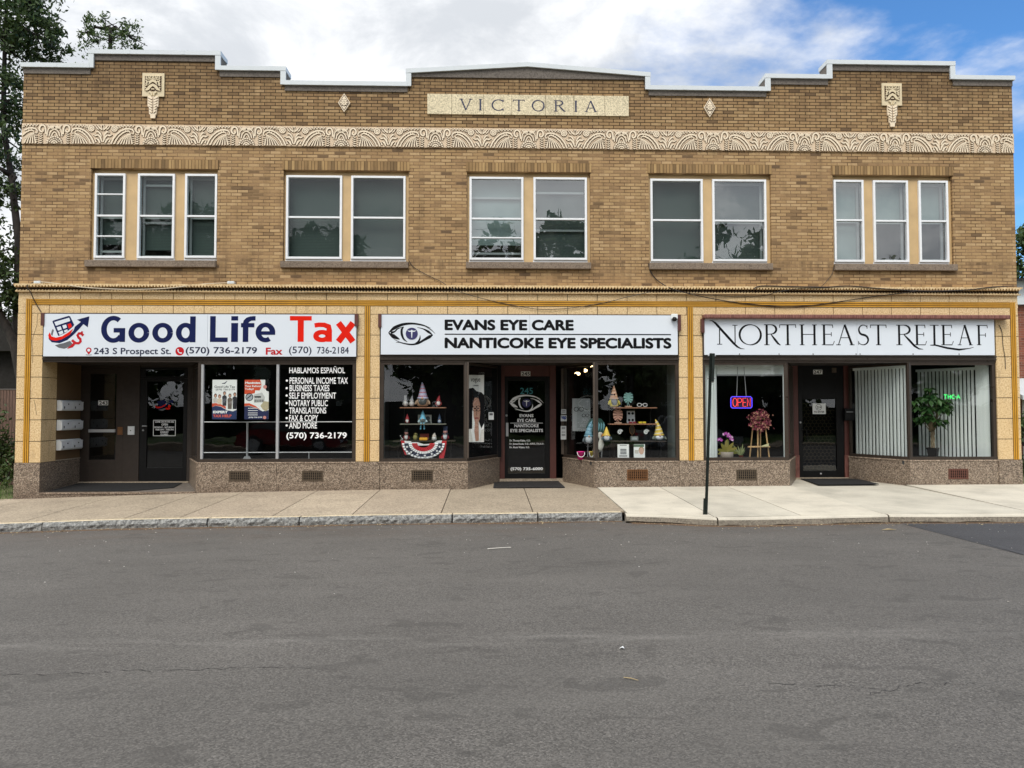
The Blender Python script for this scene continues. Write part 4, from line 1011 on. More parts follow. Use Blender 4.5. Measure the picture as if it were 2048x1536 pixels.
# door surrounds
DSM = [M['oxblood'], M['rust'], M['black_metal']]
def jamb(px0, px1, z0=.05, z1=ZT + .02, y=YD - .02, mi=0): MB().box(P(px0, 850, y)[0], P(px1, 850, y)[0], y, y + .18, z0, z1).build('door_jamb', DSM[mi], B)
jamb(995, 1009.2); jamb(1100, 1112); jamb(1587, 1597, .62); jamb(1689, 1700, .62); jamb(1586, 1598, .07, .618, YD - .03, 1); jamb(1688.5, 1701, .07, .618, YD - .03, 1)
a, b = P(1009.5, 740, YD)[0], P(1099.8, 740, YD)[0]; zd2 = P(1050, 753, YD)[1]; MB().box(a, b, YD + .01, YD + .12, zd2 + .004, ZT + .02).build('door_head', M['oxblood'], B)
a, b = P(1597.3, 740, YD)[0], P(1688.7, 740, YD)[0]; zd3 = P(1640, 733, YD)[1]; MB().box(a, b, YD + .01, YD + .12, zd3 + .004, ZT + .02).build('door_head', M['black_metal'], B)
# left entry back wall: panels round the two doors
eb = MB(); X243 = [P(v, 850, YD)[0] for v in (152, 159, 246, 249, 276, 279, 374, 382)]
zt243 = P(200, 738, YD)[1]; ztg = P(330, 757, YD)[1]
eb.box(-9.53, X243[1] - .003, YD, YD + .12, .056, ZT + .02); eb.box(X243[2] + .003, X243[5] - .003, YD - .012, YD + .12, .056, ZT + .02); eb.box(X243[6] + .003, -6.9, YD, YD + .12, .056, ZT + .02)
eb.box(X243[1], X243[2], YD + .01, YD + .12, zt243 + .004, ZT + .02); eb.box(X243[5], X243[6], YD + .012, YD + .12, ZT - .03, ZT + .02)
eb.build('entry_panel', M['brown_door'], B)
def door(label, px0, px1, zb, zt, pane, mats, y=YD, th=.05, name='door'):
    x0, x1 = P(px0, 850, y)[0], P(px1, 850, y)[0]; q0, q1 = P(pane[0], 850, y)[0], P(pane[2], 850, y)[0]; z1, z0 = P(1000, pane[1], y)[1], P(1000, pane[3], y)[1]
    if z1 > zt - .03: z1 = zt - .06
    mb = MB(); x0 += .003; x1 -= .003
    mb.box(x0, q0, y, y + th, zb, zt); mb.box(q1, x1, y, y + th, zb, zt); mb.box(q0, q1, y, y + th, z1, zt); mb.box(q0, q1, y, y + th, zb, z0)
    o = mb.build(name, mats[0], B, bevel=.004); o['label'] = label
    MB().quad((q0, y + .03, z0), (q1, y + .03, z0), (q1, y + .03, z1), (q0, y + .03, z1)).build('pane', mats[1], o)
    return o
def plate(parent, name, box, y, mat, th=.006):
    x0, z1 = P(box[0], box[1], y); x1, z0 = P(box[2], box[3], y)
    return MB().box(x0, x1, y - th, y, z0, z1).build(name, mat, parent)
dA = door('brown wooden door with a tall glass panel', 159, 246, .06, zt243, (178.5, 748, 231.5, 917), [M['brown_door'], M['door_glass']])
mb = MB(); x0, z1 = P(179, 858.5, YD); x1, z0 = P(231.5, 864.5, YD); mb.box(x0, x1, YD - .05, YD - .03, z0, z1); mb.box(x0, x0 + .03, YD - .03, YD, z0, z1); mb.box(x1 - .03, x1, YD - .03, YD, z0, z1); mb.build('push_bar', M['alu'], dA)
plate(dA, 'lock', (235.5, 854, 245.5, 869.5), YD - .002, M['brass'], .012); o = plate(dA, 'number_plate', (196.8, 801, 216.4, 810.5), YD + .02, M['paper'])
text(t := MB(), '243', (198.2, 802, 215.2, 809.6), YD + .0125, .02); o2 = t.build('lettering', M['ink'], dA)
dB = door('black framed glass door with opening hours', 279, 374, .06, ztg, (293.5, 763, 366, 933), [M['black_metal'], M['door_glass']])
tr = MB(); a, b = X243[5] + .003, X243[6] - .003; tr.mat(0); tr.box(a, b, YD, YD + .05, ztg + .003, ztg + .05); tr.box(a, b, YD, YD + .05, ZT - .08, ZT - .031); tr.box(a, a + .12, YD, YD + .05, ztg + .051, ZT - .081); tr.box(b - .07, b, YD, YD + .05, ztg + .051, ZT - .081)
trn = tr.build('transom_light', M['black_metal'], B); MB().quad((a + .1, YD + .03, ztg + .04), (b - .05, YD + .03, ztg + .04), (b - .05, YD + .03, ZT - .07), (a + .1, YD + .03, ZT - .07)).build('pane', M['door_glass'], trn)
mb = MB(); x, z = P(287, 852, YD); mb.tube([(x, YD, z), (x, YD - .05, z)], .012); mb.tube([(x, YD, z - .1), (x, YD - .03, z - .1)], .02); mb.tube([(x, YD - .05, z), (x + .10, YD - .05, z)], .01); mb.build('handle', M['alu'], dB)
YT = YD + .026
t = MB(); x0, z1 = P(306.5, 840, YT); x1, z0 = P(351, 872, YT); w_ = .012
for s in ((x0, x1, z1 - w_, z1), (x0, x1, z0, z0 + w_), (x0, x0 + w_, z0 + w_, z1 - w_), (x1 - w_, x1, z0 + w_, z1 - w_)): t.box(s[0], s[1], YT - .001, YT, s[2], s[3])
for s, bx in (('COME ON IN WE ARE', (310, 841.8, 348, 845.4)), ('OPEN', (323, 846.8, 335.5, 851.3)), ('MONDAY - SATURDAY', (308.5, 852.8, 349, 856.4)), ('9:00 AM - 7:00 PM', (311, 857.4, 347, 861)), ('SUNDAY', (320.5, 862.4, 337, 866)), ('CLOSED', (321, 867.2, 336, 870.6))): text(t, s, bx, YT - .001, .03, res=2, copies=6)
t.build('lettering', M['white'], dB)
dC = door('black clinic door lettered with a white eye', 1009.2, 1100, .09, zd2, (1016, 761, 1090, 947), [M['black_metal'], M['door_glass']])
plate(dC, 'handle', (1012, 845.6, 1016.8, 872.5), YD - .001, M['alu'], .03); x, z = P(1013, 831, YD); MB().ball((x, YD - .01, z), .028).build('lock', M['alu'], dC)
plate(B, 'number_plate', (1041.8, 742.8, 1060.6, 752), YD + .009, M['paper']); text(t := MB(), '245', (1043, 743.8, 1059.6, 751.2), YD + .002, .02); t.build('lettering', M['ink'], B)
text(t := MB(), '245', (1040.3, 775.5, 1066, 788), YT, .012); t.build('number_lettering', M['teal'], dC)
t = MB()
for s, bx in (('EVANS', (1039, 828, 1067, 834.4)), ('EYE CARE', (1034.7, 837.5, 1071.5, 844)), ('NANTICOKE', (1028.6, 848.2, 1077.4, 854.6)), ('EYE SPECIALISTS', (1020.6, 857.8, 1086, 864.2)), ('(570) 735-6000', (1021, 934.6, 1085.8, 942))): text(t := MB(), s, bx, YT, .035, res=2); t.build('lettering', M['white'], dC)
t = MB()
for s, bx in (('Dr. Thomas Kislan, O.D.', (1019.2, 879, 1061, 883.6)), ('Dr. James Deein, O.D., H.P.D., F.A.A.O.', (1019.2, 885.8, 1088, 890.4)), ('Dr. Alexis Wylam, O.D.', (1019.2, 892.6, 1059.5, 897.4))): text(t, s, bx, YT, .035, res=1, copies=6)
x0, z = P(1020.6, 846.2, YT); x1, _ = P(1086, 846.2, YT); t.box(x0, x1, YT - .001, YT, z - .005, z + .005)
t.build('lettering', M['white'], dC)
dD = door('black door with hexagon grille and age notice', 1597.3, 1688.7, .09, zd3, (1605.5, 799, 1673, 944), [M['black_metal'], M['door_glass']])
plate(dD, 'number_plate', (1626.3, 739.6, 1644.6, 748.4), YD - .001, M['paper']); text(t := MB(), '247', (1627.4, 740.6, 1643.6, 747.6), YD - .0075, .02); t.build('lettering', M['ink'], dD)
plate(dD, 'sticker', (1663.4, 735.8, 1672.8, 745.2), YD - .001, M['vent'])
mb = MB(); xa, z1 = P(1604, 859, YD); xb, z0 = P(1611.5, 883, YD); mb.tube([(xa, YD, z1), (xa, YD - .06, z1), (xb, YD - .07, z1), (xb, YD - .07, z0), (xa, YD - .06, z0), (xa, YD, z0)], .010); mb.build('handle', M['black_metal'], dD)
x, z = P(1600.6, 844.8, YD); MB().ball((x, YD - .006, z), .024).build('lock', M['alu'], dD); x, z = P(1641.5, 947.5, YD); MB().ball((x, YD - .006, z), .024).build('foot_bolt', M['alu'], dD)
gr = MB(); xa, zt_ = P(1606, 806, YD); xb, zb_ = P(1672.6, 943, YD); cw = (xb - xa) / 8; chh = .105
rows = int((zt_ - zb_) / (chh * .75))
for r in range(rows):
    for c in range(8):
        ox = (cw / 2 if r % 2 else 0); cx = xa + c * cw + ox + cw / 2; cz = zt_ - .06 - r * chh * .75
        if cx + cw / 2 > xb + .01: continue
        hx = [(cx + cw / 2 * (1 if k in (0, 5) else (-1 if k in (2, 3) else 0)), cz + chh / 2 * ([.5, 1, .5, -.5, -1, -.5][k])) for k in range(6)]
        gr.ribbon(hx[:4], .009, YD + .052)
gr.build('grille', M['vent'], dD)
ag = plate(dD, 'age_notice', (1625, 807, 1651.5, 828), YD + .026, M['paper'], .002)
t = MB(); cx, cz = P(1638.2, 814.5, YD); t.ribbon(arcpts(cx, cz, .07, .07, 0, 360, 24), .010, YD + .0225); text(t, '21+', (1634, 812, 1642.5, 817), YD + .0225, .03); t.build('age_badge', M['ink'], dD); t = MB(); text(t, 'TO ENTER', (1627.5, 822, 1649, 825.6), YD + .0225, .03, res=2); t.build('lettering', M['ink'], dD)

# ------------------------------------------------------------------ dim rooms behind the glass
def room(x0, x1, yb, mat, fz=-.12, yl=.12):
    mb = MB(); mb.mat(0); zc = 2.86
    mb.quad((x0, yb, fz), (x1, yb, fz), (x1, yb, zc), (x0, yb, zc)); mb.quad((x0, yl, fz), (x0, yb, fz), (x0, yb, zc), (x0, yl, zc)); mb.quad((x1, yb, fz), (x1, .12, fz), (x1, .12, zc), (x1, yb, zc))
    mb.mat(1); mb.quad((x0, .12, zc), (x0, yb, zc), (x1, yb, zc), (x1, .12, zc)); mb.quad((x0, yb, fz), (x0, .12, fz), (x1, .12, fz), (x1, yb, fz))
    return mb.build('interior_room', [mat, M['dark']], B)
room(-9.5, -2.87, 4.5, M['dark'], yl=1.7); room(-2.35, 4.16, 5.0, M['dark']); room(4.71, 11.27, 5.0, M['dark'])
dp = MB()
dp.plan([(-6.20, .12), (-2.87, .12), (-2.87, 1.3), (-6.75, 1.3)], .50, .598)
dp.plan([(-2.35, .12), (-.40, .12), (.15, 1.4), (-2.35, 1.4)], .50, .598); dp.plan([(2.25, .12), (4.16, .12), (4.16, 1.4), (1.85, 1.4)], .50, .598)
dp.plan([(4.71, .12), (6.55, .12), (7.2, 1.4), (4.71, 1.4)], .50, .598); dp.plan([(9.22, .12), (11.27, .12), (11.27, 1.6), (8.7, 1.6)], .50, .598)
dp.build('display_floor', M['floor_tile'], B)
gp = MB(); gp.box(-2.349, -2.335, .12, .7, .6, 2.80); gp.box(4.145, 4.159, .12, 1.0, .6, 2.80)
gp.build('display_side_panel', M['grey_wall'], B)
bd = MB(); bd.box(-2.33, .3, 1.42, 1.45, .6, 2.84); bd.build('display_backdrop', M['ink'], B)

# ------------------------------------------------------------------ shop signs (each hangs on the wall: a thing)
YS = -.075
def sign_board(label, x0, x1, z0, z1, seam=None):
    r = thing('shop_sign', label, 'sign', ((x0 + x1) / 2, 0, z0))
    b = MB(); b.mat(0)
    xs = [x0] + ([seam] if seam else []) + [x1]
    for a, c in zip(xs, xs[1:]): b.box(a + .002, c - .002, YS, -.035, z0, z1)
    b.mat(1); b.box(x0 - .012, x1 + .012, -.034, -.022, z0 - .012, z1 + .012); b.box(x0 - .02, x1 + .02, -.0335, -.002, z1 + .0125, min(z1 + .03, 3.799))  # last box: dark strip standing in for the shadowed gap above the panel
    b.build('panel', [M['sign_white'], M['sign_edge_gap_shade']], r); return r
def bracket(r, x, z0, z1):
    MB().box(x - .035, x + .035, YS - .02, -.001, z0, z1).build('bracket', M['oxblood'], r)
x0, x1 = P(87, 670, YS)[0], P(712.5, 670, YS)[0]
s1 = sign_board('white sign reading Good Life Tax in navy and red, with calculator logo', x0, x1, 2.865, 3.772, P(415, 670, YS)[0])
bracket(s1, x0 - .02, 3.52, 3.79); bracket(s1, x1 + .0, 3.52, 3.79)
YL = YS - .0015
def word(parent, mat, items, name='lettering'):
    for s, bx, fat in items:
        mb = MB(); text(mb, s, bx, YL, fat, res=5 if bx[3] - bx[1] > 20 else 3); mb.build(name, mat, parent)
XH, BW, BH = .735, .215, .175            # x-height, stem and bar weights of the heavy sans capitals and lower case
def heavy(ch, mb, px0, px1, pt, pb, y):
    """heavy sans letter filling px0..px1, cap height between pt and pb"""
    ax, az = P(px0, pt, y); bx, bz = P(px1, pb, y); W_, H_ = bx - ax, az - bz; w = W_ / H_
    n = [0]
    def st(pts, ws):
        n[0] += 1; mb.ribbon([(ax + a * H_, bz + b * H_) for a, b in pts], [q * H_ for q in ws] if isinstance(ws, list) else ws * H_, y - .00015 * n[0])
    def ring(x0, x1, z0, z1, a0=0, a1=360, m=36):
        cx, cz = (x0 + x1) / 2, (z0 + z1) / 2; rx, rz = (x1 - x0 - BW) / 2, (z1 - z0 - BH) / 2; A = [R(a0 + (a1 - a0) * i / m) for i in range(m + 1)]
        st([(cx + rx * math.cos(t), cz + rz * math.sin(t)) for t in A], [BH + (BW - BH) * math.cos(t) ** 2 for t in A])
    if ch == 'G':
        ring(0, w * 1.02, -.02, 1.02, 52, 322); st([(w - BW / 2, .015), (w - BW / 2, .55)], BW); st([(w * .52, .55 - BH / 2), (w, .55 - BH / 2)], BH)
    elif ch == 'o': ring(0, w, -.015, XH + .015)
    elif ch == 'd': ring(0, w * .98, -.015, XH + .015); st([(w - BW / 2, 0), (w - BW / 2, 1)], BW)
    elif ch == 'L': st([(BW / 2, 0), (BW / 2, 1)], BW); st([(0, BH / 2), (w, BH / 2)], BH)
    elif ch == 'i': st([(w / 2, 0), (w / 2, XH)], w); st([(w / 2, .83), (w / 2, 1)], w)
    elif ch == 'f':
        sx = w * .32; st([(sx, 0), (sx, .72)] + [(sx + (w - sx - .02) * .8 * (1 - math.cos(R(t))), .72 + .195 * math.sin(R(t))) for t in (20, 45, 70, 90)] + [(w, .915)], [BW, BW, BW * .98, BW * .92, BH, BH, BH]); st([(0, XH - BH / 2), (w * .92, XH - BH / 2)], BH * .95)
    elif ch == 'e': ring(0, w, -.015, XH + .015, 0, 305); st([(BW * .6, XH * .47), (w - .004, XH * .47)], BH * .8)
    elif ch == 'T': st([(w / 2, 0), (w / 2, 1)], BW * 1.1); st([(0, 1 - BH / 2), (w, 1 - BH / 2)], BH)
    elif ch == 'a':
        st([(.05, XH * .86), (w * .30, XH - BH * .42), (w * .58, XH - BH * .45), (w * .82, XH * .80), (w - BW / 2, XH * .6), (w - BW / 2, 0)], [BH, BH, BH * 1.05, BW, BW, BW]); ring(0, w * .95, -.015, XH * .63)
    elif ch == 'x': st([(.13, 0), (w - .13, XH)], BW * 1.12); st([(.13, XH), (w - .13, 0)], BW * 1.12)
for m_, fx, L_ in (('navy', lambda v: 80 + v / 6.4, (('G', 785, 1088, 0), ('o', 1135, 1397, 0), ('o', 1440, 1700, 0), ('d', 1742, 1990, 0))), ('navy', lambda v: 280 + v / 4.096, (('L', 575, 718, 1), ('i', 748, 802, 1), ('f', 828, 945, 1), ('e', 948, 1108, 1))), ('red', lambda v: 280 + v / 4.096, (('T', 1228, 1405, 2), ('a', 1420, 1572, 2), ('x', 1598, 1772, 2)))):
    for ch, a, b, k in L_:
        t = MB(); heavy(ch, t, fx(a), fx(b), (632.6, 632.2, 632)[k], (684.6, 684, 683.6)[k], YL); t.build('letter', M[m_], s1)
word(s1, M['slate_ink'], [('243 S Prospect St.', (188, 695.4, 341.8, 712.4), .018), ('(570) 736-2179', (371.5, 693.8, 514, 711.2), .018), ('(570)', (578, 692.8, 623, 711), .010), ('736-2184', (634, 693.6, 697.6, 707.4), .012)])
word(s1, M['crimson'], [('Fax', (531.6, 695.2, 564.6, 709.6), .03)])
def lg(x, y): return P(80 + x / 6.4, 620 + y / 6.4, YL)
def poly(mb, pts, y, f=lg): mb.flat([f(*p) for p in pts], y)
lo = MB(); lo.mat(0)
poly(lo, [(158, 148), (170, 134), (368, 74), (386, 82), (438, 190), (420, 214), (330, 290), (236, 332), (228, 318)], YL)
poly(lo, [(108, 330), (112, 372), (150, 412), (250, 424), (350, 384), (440, 306), (500, 244), (556, 180), (612, 222), (632, 80), (474, 124), (524, 152), (446, 214), (430, 262), (376, 320), (280, 376), (200, 396), (140, 376)], YL - .001)
lo.mat(1)
poly(lo, [(183, 155), (374, 98), (388, 140), (204, 202)], YL - .001)
for q in ([(213, 222), (264, 206), (280, 250), (232, 266)], [(286, 198), (334, 184), (346, 226), (300, 242)], [(234, 284), (288, 262), (300, 298), (252, 320)], [(306, 262), (350, 246), (356, 268), (318, 292)]): poly(lo, q, YL - .001)
lo.mat(2); poly(lo, [(352, 182), (392, 168), (410, 212), (368, 240)], YL - .001)
poly(lo, [(124, 284), (106, 322), (112, 356), (146, 386), (206, 396), (284, 374), (384, 314), (430, 236), (360, 288), (284, 336), (204, 354), (148, 338)], YL - .0015)
lo.mat(3); poly(lo, [(190, 452), (240, 484), (312, 496), (380, 470), (414, 432), (384, 394), (300, 424), (244, 436)], YL); poly(lo, [(164, 240), (146, 276), (140, 312), (160, 332), (166, 296), (178, 262)], YL)
lo.mat(4); lo.ribbon([lg(*p) for p in ((556, 328), (530, 300), (498, 300), (480, 322), (492, 350), (516, 372), (520, 402), (496, 426), (458, 424), (430, 404), (410, 384))], .055, YL - .0018)
lo.ribbon([lg(*p) for p in ((545, 274), (526, 300))], .04, YL - .0019); lo.ribbon([lg(*p) for p in ((440, 428), (410, 462), (350, 494))], [.05, .06, .01], YL - .0019)
lo.build('calculator_logo', [M['navy'], M['sign_white'], M['red'], M['grey_ink'], M['crimson']], s1)
ic = MB(); ic.mat(0); c = lg(624, 514)
ic.disc(c[0], c[1], lg(660, 0)[0] - lg(624, 0)[0], YL, 18); poly(ic, [(592, 528), (656, 528), (624, 572)], YL - .0003); ic.mat(1); ic.disc(c[0], c[1], .032, YL - .0006, 14)
ic.mat(2); a = lg(624, 574); ic.ribbon(arcpts(a[0], a[1], .062, .012, 0, 360, 20), .006, YL - .0002)
ic.mat(0); c = P(359.4, 702.4, YL); ic.disc(c[0], c[1], .092, YL, 24); ic.mat(1); ic.ribbon([(c[0] - .035, c[1] + .045), (c[0] - .035, c[1] + .0), (c[0] - .005, c[1] - .035), (c[0] + .045, c[1] - .04)], [.03, .018, .018, .03], YL - .0006)
ic.build('contact_icon', [M['crimson'], M['sign_white'], M['grey_ink']], s1)

x0, x1 = P(761.5, 670, YS)[0], P(1355.5, 670, YS)[0]
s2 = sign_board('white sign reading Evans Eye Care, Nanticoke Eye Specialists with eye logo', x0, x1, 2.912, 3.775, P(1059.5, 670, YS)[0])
bracket(s2, x0 - .02, 3.50, 3.79); bracket(s2, x1 + .035, 3.44, 3.79)
word(s2, M['ink'], [('EVANS EYE CARE', (889.2, 638.8, 1147.6, 661.2), .046), ('NANTICOKE EYE SPECIALISTS', (889.2, 674.8, 1343, 697.4), .046)])
a, z = P(889.4, 668.4, YL); b, _ = P(1342, 668.4, YL); MB().box(a, b, YL - .0005, YS - .0002, z - .012, z + .012).build('divider_line', M['ink'], s2)
def eye_logo(parent, f, y, k, mats):
    """f maps sketch coordinates to (x,z) on the plane y; k metres per sketch unit"""
    mb = MB(); j = [0]
    def rb(pts, ws):
        sm = []; wl_ = []
        n = len(pts)
        for i in range(n - 1):                      # smooth the stroke
            p0, p1, p2, p3 = pts[max(i - 1, 0)], pts[i], pts[i + 1], pts[min(i + 2, n - 1)]
            for q in range(6):
                t = q / 6
                sm.append(tuple(.5 * (2 * p1[d] + (p2[d] - p0[d]) * t + (2 * p0[d] - 5 * p1[d] + 4 * p2[d] - p3[d]) * t * t + (3 * p1[d] - p0[d] - 3 * p2[d] + p3[d]) * t ** 3) for d in (0, 1)))
                wl_.append((ws[i] + (ws[i + 1] - ws[i]) * t) * k)
        sm.append(pts[-1]); wl_.append(ws[-1] * k); j[0] += 1
        mb.ribbon([f(*p) for p in sm], wl_, y - .0002 * j[0])
    mb.mat(0)
    rb([(495, 543), (555, 492), (640, 456), (740, 446), (845, 462), (930, 494)], [3, 34, 28, 20, 16, 2])
    rb([(498, 543), (545, 575), (585, 595), (612, 608)], [6, 44, 26, 3]); rb([(520, 540), (560, 528), (590, 500), (640, 482)], [30, 14, 12, 3])
    rb([(545, 600), (610, 636), (680, 654), (740, 660), (800, 648), (860, 614), (915, 582), (950, 565)], [2, 9, 14, 16, 20, 24, 34, 4])
    rb([(572, 640), (620, 640), (680, 652)], [3, 7, 6]); rb([(790, 485), (850, 500), (905, 530), (950, 566)], [3, 10, 26, 6]); rb([(870, 474), (930, 508), (975, 550)], [3, 9, 2])
    rb([(650, 478), (632, 510), (634, 560), (654, 606), (690, 634)], [10, 22, 24, 18, 3]); rb([(820, 566), (818, 600), (800, 632), (770, 650)], [3, 16, 18, 8])
    mb.mat(1); c = f(735, 550); mb.disc(c[0], c[1], 62 * k, y - .004, 28)
    mb.mat(2)
    mb.ribbon([f(735, 520), f(735, 592)], [16 * k, 6 * k], y - .005); mb.ribbon([f(690, 518), f(712, 526), f(735, 522), f(758, 526), f(780, 518)], [3 * k, 12 * k, 14 * k, 12 * k, 3 * k], y - .0055); mb.disc(*f(735, 518), 8 * k, y - .0058, 10)
    return mb.build('eye_logo', mats, parent)
kx = P(881, 665, YL)[0] - P(776, 665, YL)[0]
eye_logo(s2, lambda a, b: P(680 + a / 5.12, 560 + b / 5.12, YL), YL, kx / 105 / 5.12, [M['ink'], M['violet'], M['sign_white']])
ex0, ez1 = P(1018.8, 790, YT); ex1, ez0 = P(1087.2, 823.2, YT)
eye_logo(dC, lambda a, b: (ex0 + (a - 495) / 480 * (ex1 - ex0), ez1 - (b - 440) / 226 * (ez1 - ez0)), YT - .001, (ex1 - ex0) / 480, [M['white'], M['violet'], M['white']])
lo2 = MB()
def dl(x, y): return (P(310 + (x - 105) * 37 / 527, 799 + (y - 74) * 23 / 422, YT))
lo2.mat(0); poly(lo2, [(158, 148), (375, 74), (438, 190), (330, 300), (236, 332)], YT, dl); poly(lo2, [(108, 330), (150, 412), (250, 424), (440, 306), (556, 180), (612, 222), (632, 80), (474, 124), (524, 152), (430, 262), (280, 376), (160, 390)], YT - .001, dl)
lo2.mat(1); poly(lo2, [(124, 284), (106, 322), (146, 386), (206, 396), (284, 374), (384, 314), (430, 236), (284, 336), (148, 338)], YT - .002, dl)
lo2.ribbon([dl(*p) for p in ((556, 328), (498, 300), (492, 350), (520, 402), (458, 424), (410, 384))], .04, YT - .0015); lo2.mat(2); poly(lo2, [(190, 452), (312, 496), (414, 432), (384, 394), (244, 436)], YT, dl)
lo2.build('calculator_logo', [M['navy'], M['red'], M['grey_ink']], dB)

x0, x1 = P(1408.5, 675, YS)[0], P(1989, 675, YS)[0]
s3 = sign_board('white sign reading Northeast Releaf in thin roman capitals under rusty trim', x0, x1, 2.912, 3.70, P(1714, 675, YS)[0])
MB().box(x0 - .03, P(2016, 640, -.1)[0], -.20, -.001, 3.702, 3.79).build('rusty_trim', M['rust'], s3, bevel=.02); bracket(s3, x0 - .03, 3.40, 3.70)
YR = YL - .0005
t = MB(); roman_text(t, [('N', 1419, 1489)], 649.6, 689.2, YR, .105, .035); t.build('letter', M['ink'], s3)
for ch, a, b in (('O', 1479, 1522), ('R', 1528, 1561), ('T', 1559, 1592), ('H', 1599, 1634), ('E', 1643, 1669), ('A', 1671.5, 1709), ('S', 1716.5, 1736.5), ('T', 1740.5, 1773), ('r', 1792, 1820), ('E', 1829, 1853.5), ('L', 1859.5, 1878), ('E', 1882, 1907), ('A', 1914.5, 1945.5), ('F', 1953, 1975.5)):
    top = 648.6 + (a - 1480) / 500 * 1.5; t = MB(); roman_text(t, [(ch, a, b)], top, 690.3, YR, .105, .034); t.build('letter', M['ink'], s3)

for px in (1479, 1558, 1626, 1712, 1720, 1826, 1918):
    x, z = P(px, 709, YS); MB().box(x - .008, x + .008, YS - .008, YS - .0005, z - .004, z + .022).build('clip', M['bronze'], s3)

# service list lettered on the left window
YP = .066
def w2(x, y): return 360 + x / 2.845, 540 + y / 2.845
def wl2(s, x0, y0, x1, y1, fat=.013):
    a, b = w2(x0, y0), w2(x1, y1); t = MB(); text(t, s, (a[0], a[1], b[0], b[1]), YP, fat, res=3); t.build('lettering', M['white'], W1)
wl2('HABLAMOS ESPAÑOL', 622, 546, 939, 588)
for s, x1, y0, y1 in (('PERSONAL INCOME TAX', 955, 611, 648), ('BUSINESS TAXES', 850, 654, 690), ('SELF EMPLOYMENT', 888, 697, 732), ('NOTARY PUBLIC', 841, 740, 775), ('TRANSLATIONS', 832, 782, 817), ('FAX & COPY', 785, 825, 860), ('AND MORE', 779, 867, 902)):
    wl2(s, 624 if y0 < 690 else 621, y0, x1, y1); c = P(*w2(608 - (y0 > 650) * 1, (y0 + y1) / 2), YP); MB().disc(c[0], c[1], .024, YP, 14).build('bullet', M['white'], W1)
wl2('(570) 736-2179', 605, 924, 949, 968, .022)

# ------------------------------------------------------------------ small fittings on the facade
def mailbox_at(y, z, label, src=[None]):
    if src[0] is None:
        r = thing('wall_mailbox', label, 'mailbox', (-9.535, y, z), 'mailboxes beside the left entry')
        b = MB(); h, w, d = .235, .215, .12
        prof = [(0, -h / 2), (d * .8, -h / 2), (d, -h / 2 + .03), (d, h / 2 - .05), (d * .45, h / 2), (0, h / 2)]
        n = len(prof)
        vs = [(-9.535 + a, y - w, z + c) for a, c in prof] + [(-9.535 + a, y + w, z + c) for a, c in prof]
        b.add(vs, [tuple(range(n)), tuple(range(2 * n - 1, n - 1, -1))] + [(i + n, (i + 1) % n + n, (i + 1) % n, i) for i in range(n)])
        b.build('body', M['plastic'], r, bevel=.008)
        l = MB(); l.quad((-9.535 + d + .002, y - w + .02, z - h / 2 + .04), (-9.535 + d + .002, y + w - .02, z - h / 2 + .04), (-9.535 + d + .002, y + w - .02, z + h / 2 - .055), (-9.535 + d + .002, y - w + .02, z + h / 2 - .055))
        l.box(-9.535 + d * .48, -9.535 + d * .99, y - w - .004, y + w + .004, z + h / 2 - .05, z + h / 2 - .03)
        l.build('lid', M['white_frame'], r)
        k = MB(); k.tube([(-9.535 + d, y + .02, z + .03), (-9.535 + d + .012, y + .02, z + .03)], .014); k.build('lock', M['ink'], r)
        k = MB(); k.box(-9.535 + d + .001, -9.535 + d + .004, y - .15, y - .115, z - .07, z - .02); k.build('name_label', M['ink'], r)
        src[0] = r; return r
    r = src[0].copy(); COL.objects.link(r); r.location = (-9.535, y, z); r['label'] = label
    for c in src[0].children:
        q = c.copy(); COL.objects.link(q); q.parent = r
    return r
for row, py in (('top', 811), ('middle', 850), ('bottom', 889.5)):
    for c, (yy, w_) in enumerate(((.80, 'near the tiled pillar'), (1.24, 'next to the brown door'))):
        mailbox_at(yy, P(118, py, .8)[1], f'white wall mailbox of the {row} row, {w_}')
y_ = YD - .014
r = thing('doorbell', 'white doorbell plate between the brown door and the glass door', 'doorbell', (P(262, 861, y_)[0], y_, P(262, 861, y_)[1]))
plate(r, 'back_plate', (256, 852.5, 269, 869.5), y_, M['plastic'], .012); plate(r, 'rocker', (258.5, 855.5, 266.5, 866.5), y_ - .013, M['white_frame'], .008); x, z = P(262, 861, y_); MB().tube([(x, y_ - .021, z), (x, y_ - .027, z)], .012).build('button', M['ink'], r)
x0, z1 = P(1688.5, 817, YD - .1); x1, z0 = P(1707, 841, YD - .1)
r = thing('letter_box', 'small black letter box on the jamb beside the 247 door', 'mailbox', ((x0 + x1) / 2, YD - .02, z0))
MB().prism([(x0, z0), (x1, z0), (x1, z1 - .03), (x1 - .02, z1), (x0 + .02, z1), (x0, z1 - .03)], YD - .14, YD - .021).build('body', M['black_metal'], r, bevel=.006); MB().box(x0 + .03, x1 - .03, YD - .150, YD - .141, z1 - .09, z1 - .075).build('slot', M['alu'], r)
# security camera on the eye clinic sign
x, z = P(1349.5, 634.5, -.16)
r = thing('security_camera', 'white security camera at the right end of the eye clinic sign', 'camera', (x, -.09, z))
MB().box(x - .07, x + .07, -.16, -.08, z - .035, z + .075).build('housing', M['plastic'], r, bevel=.012); MB().ball((x - .005, -.15, z - .04), (.055, .055, .05)).build('lens_dome', M['black_metal'], r, smooth=True)
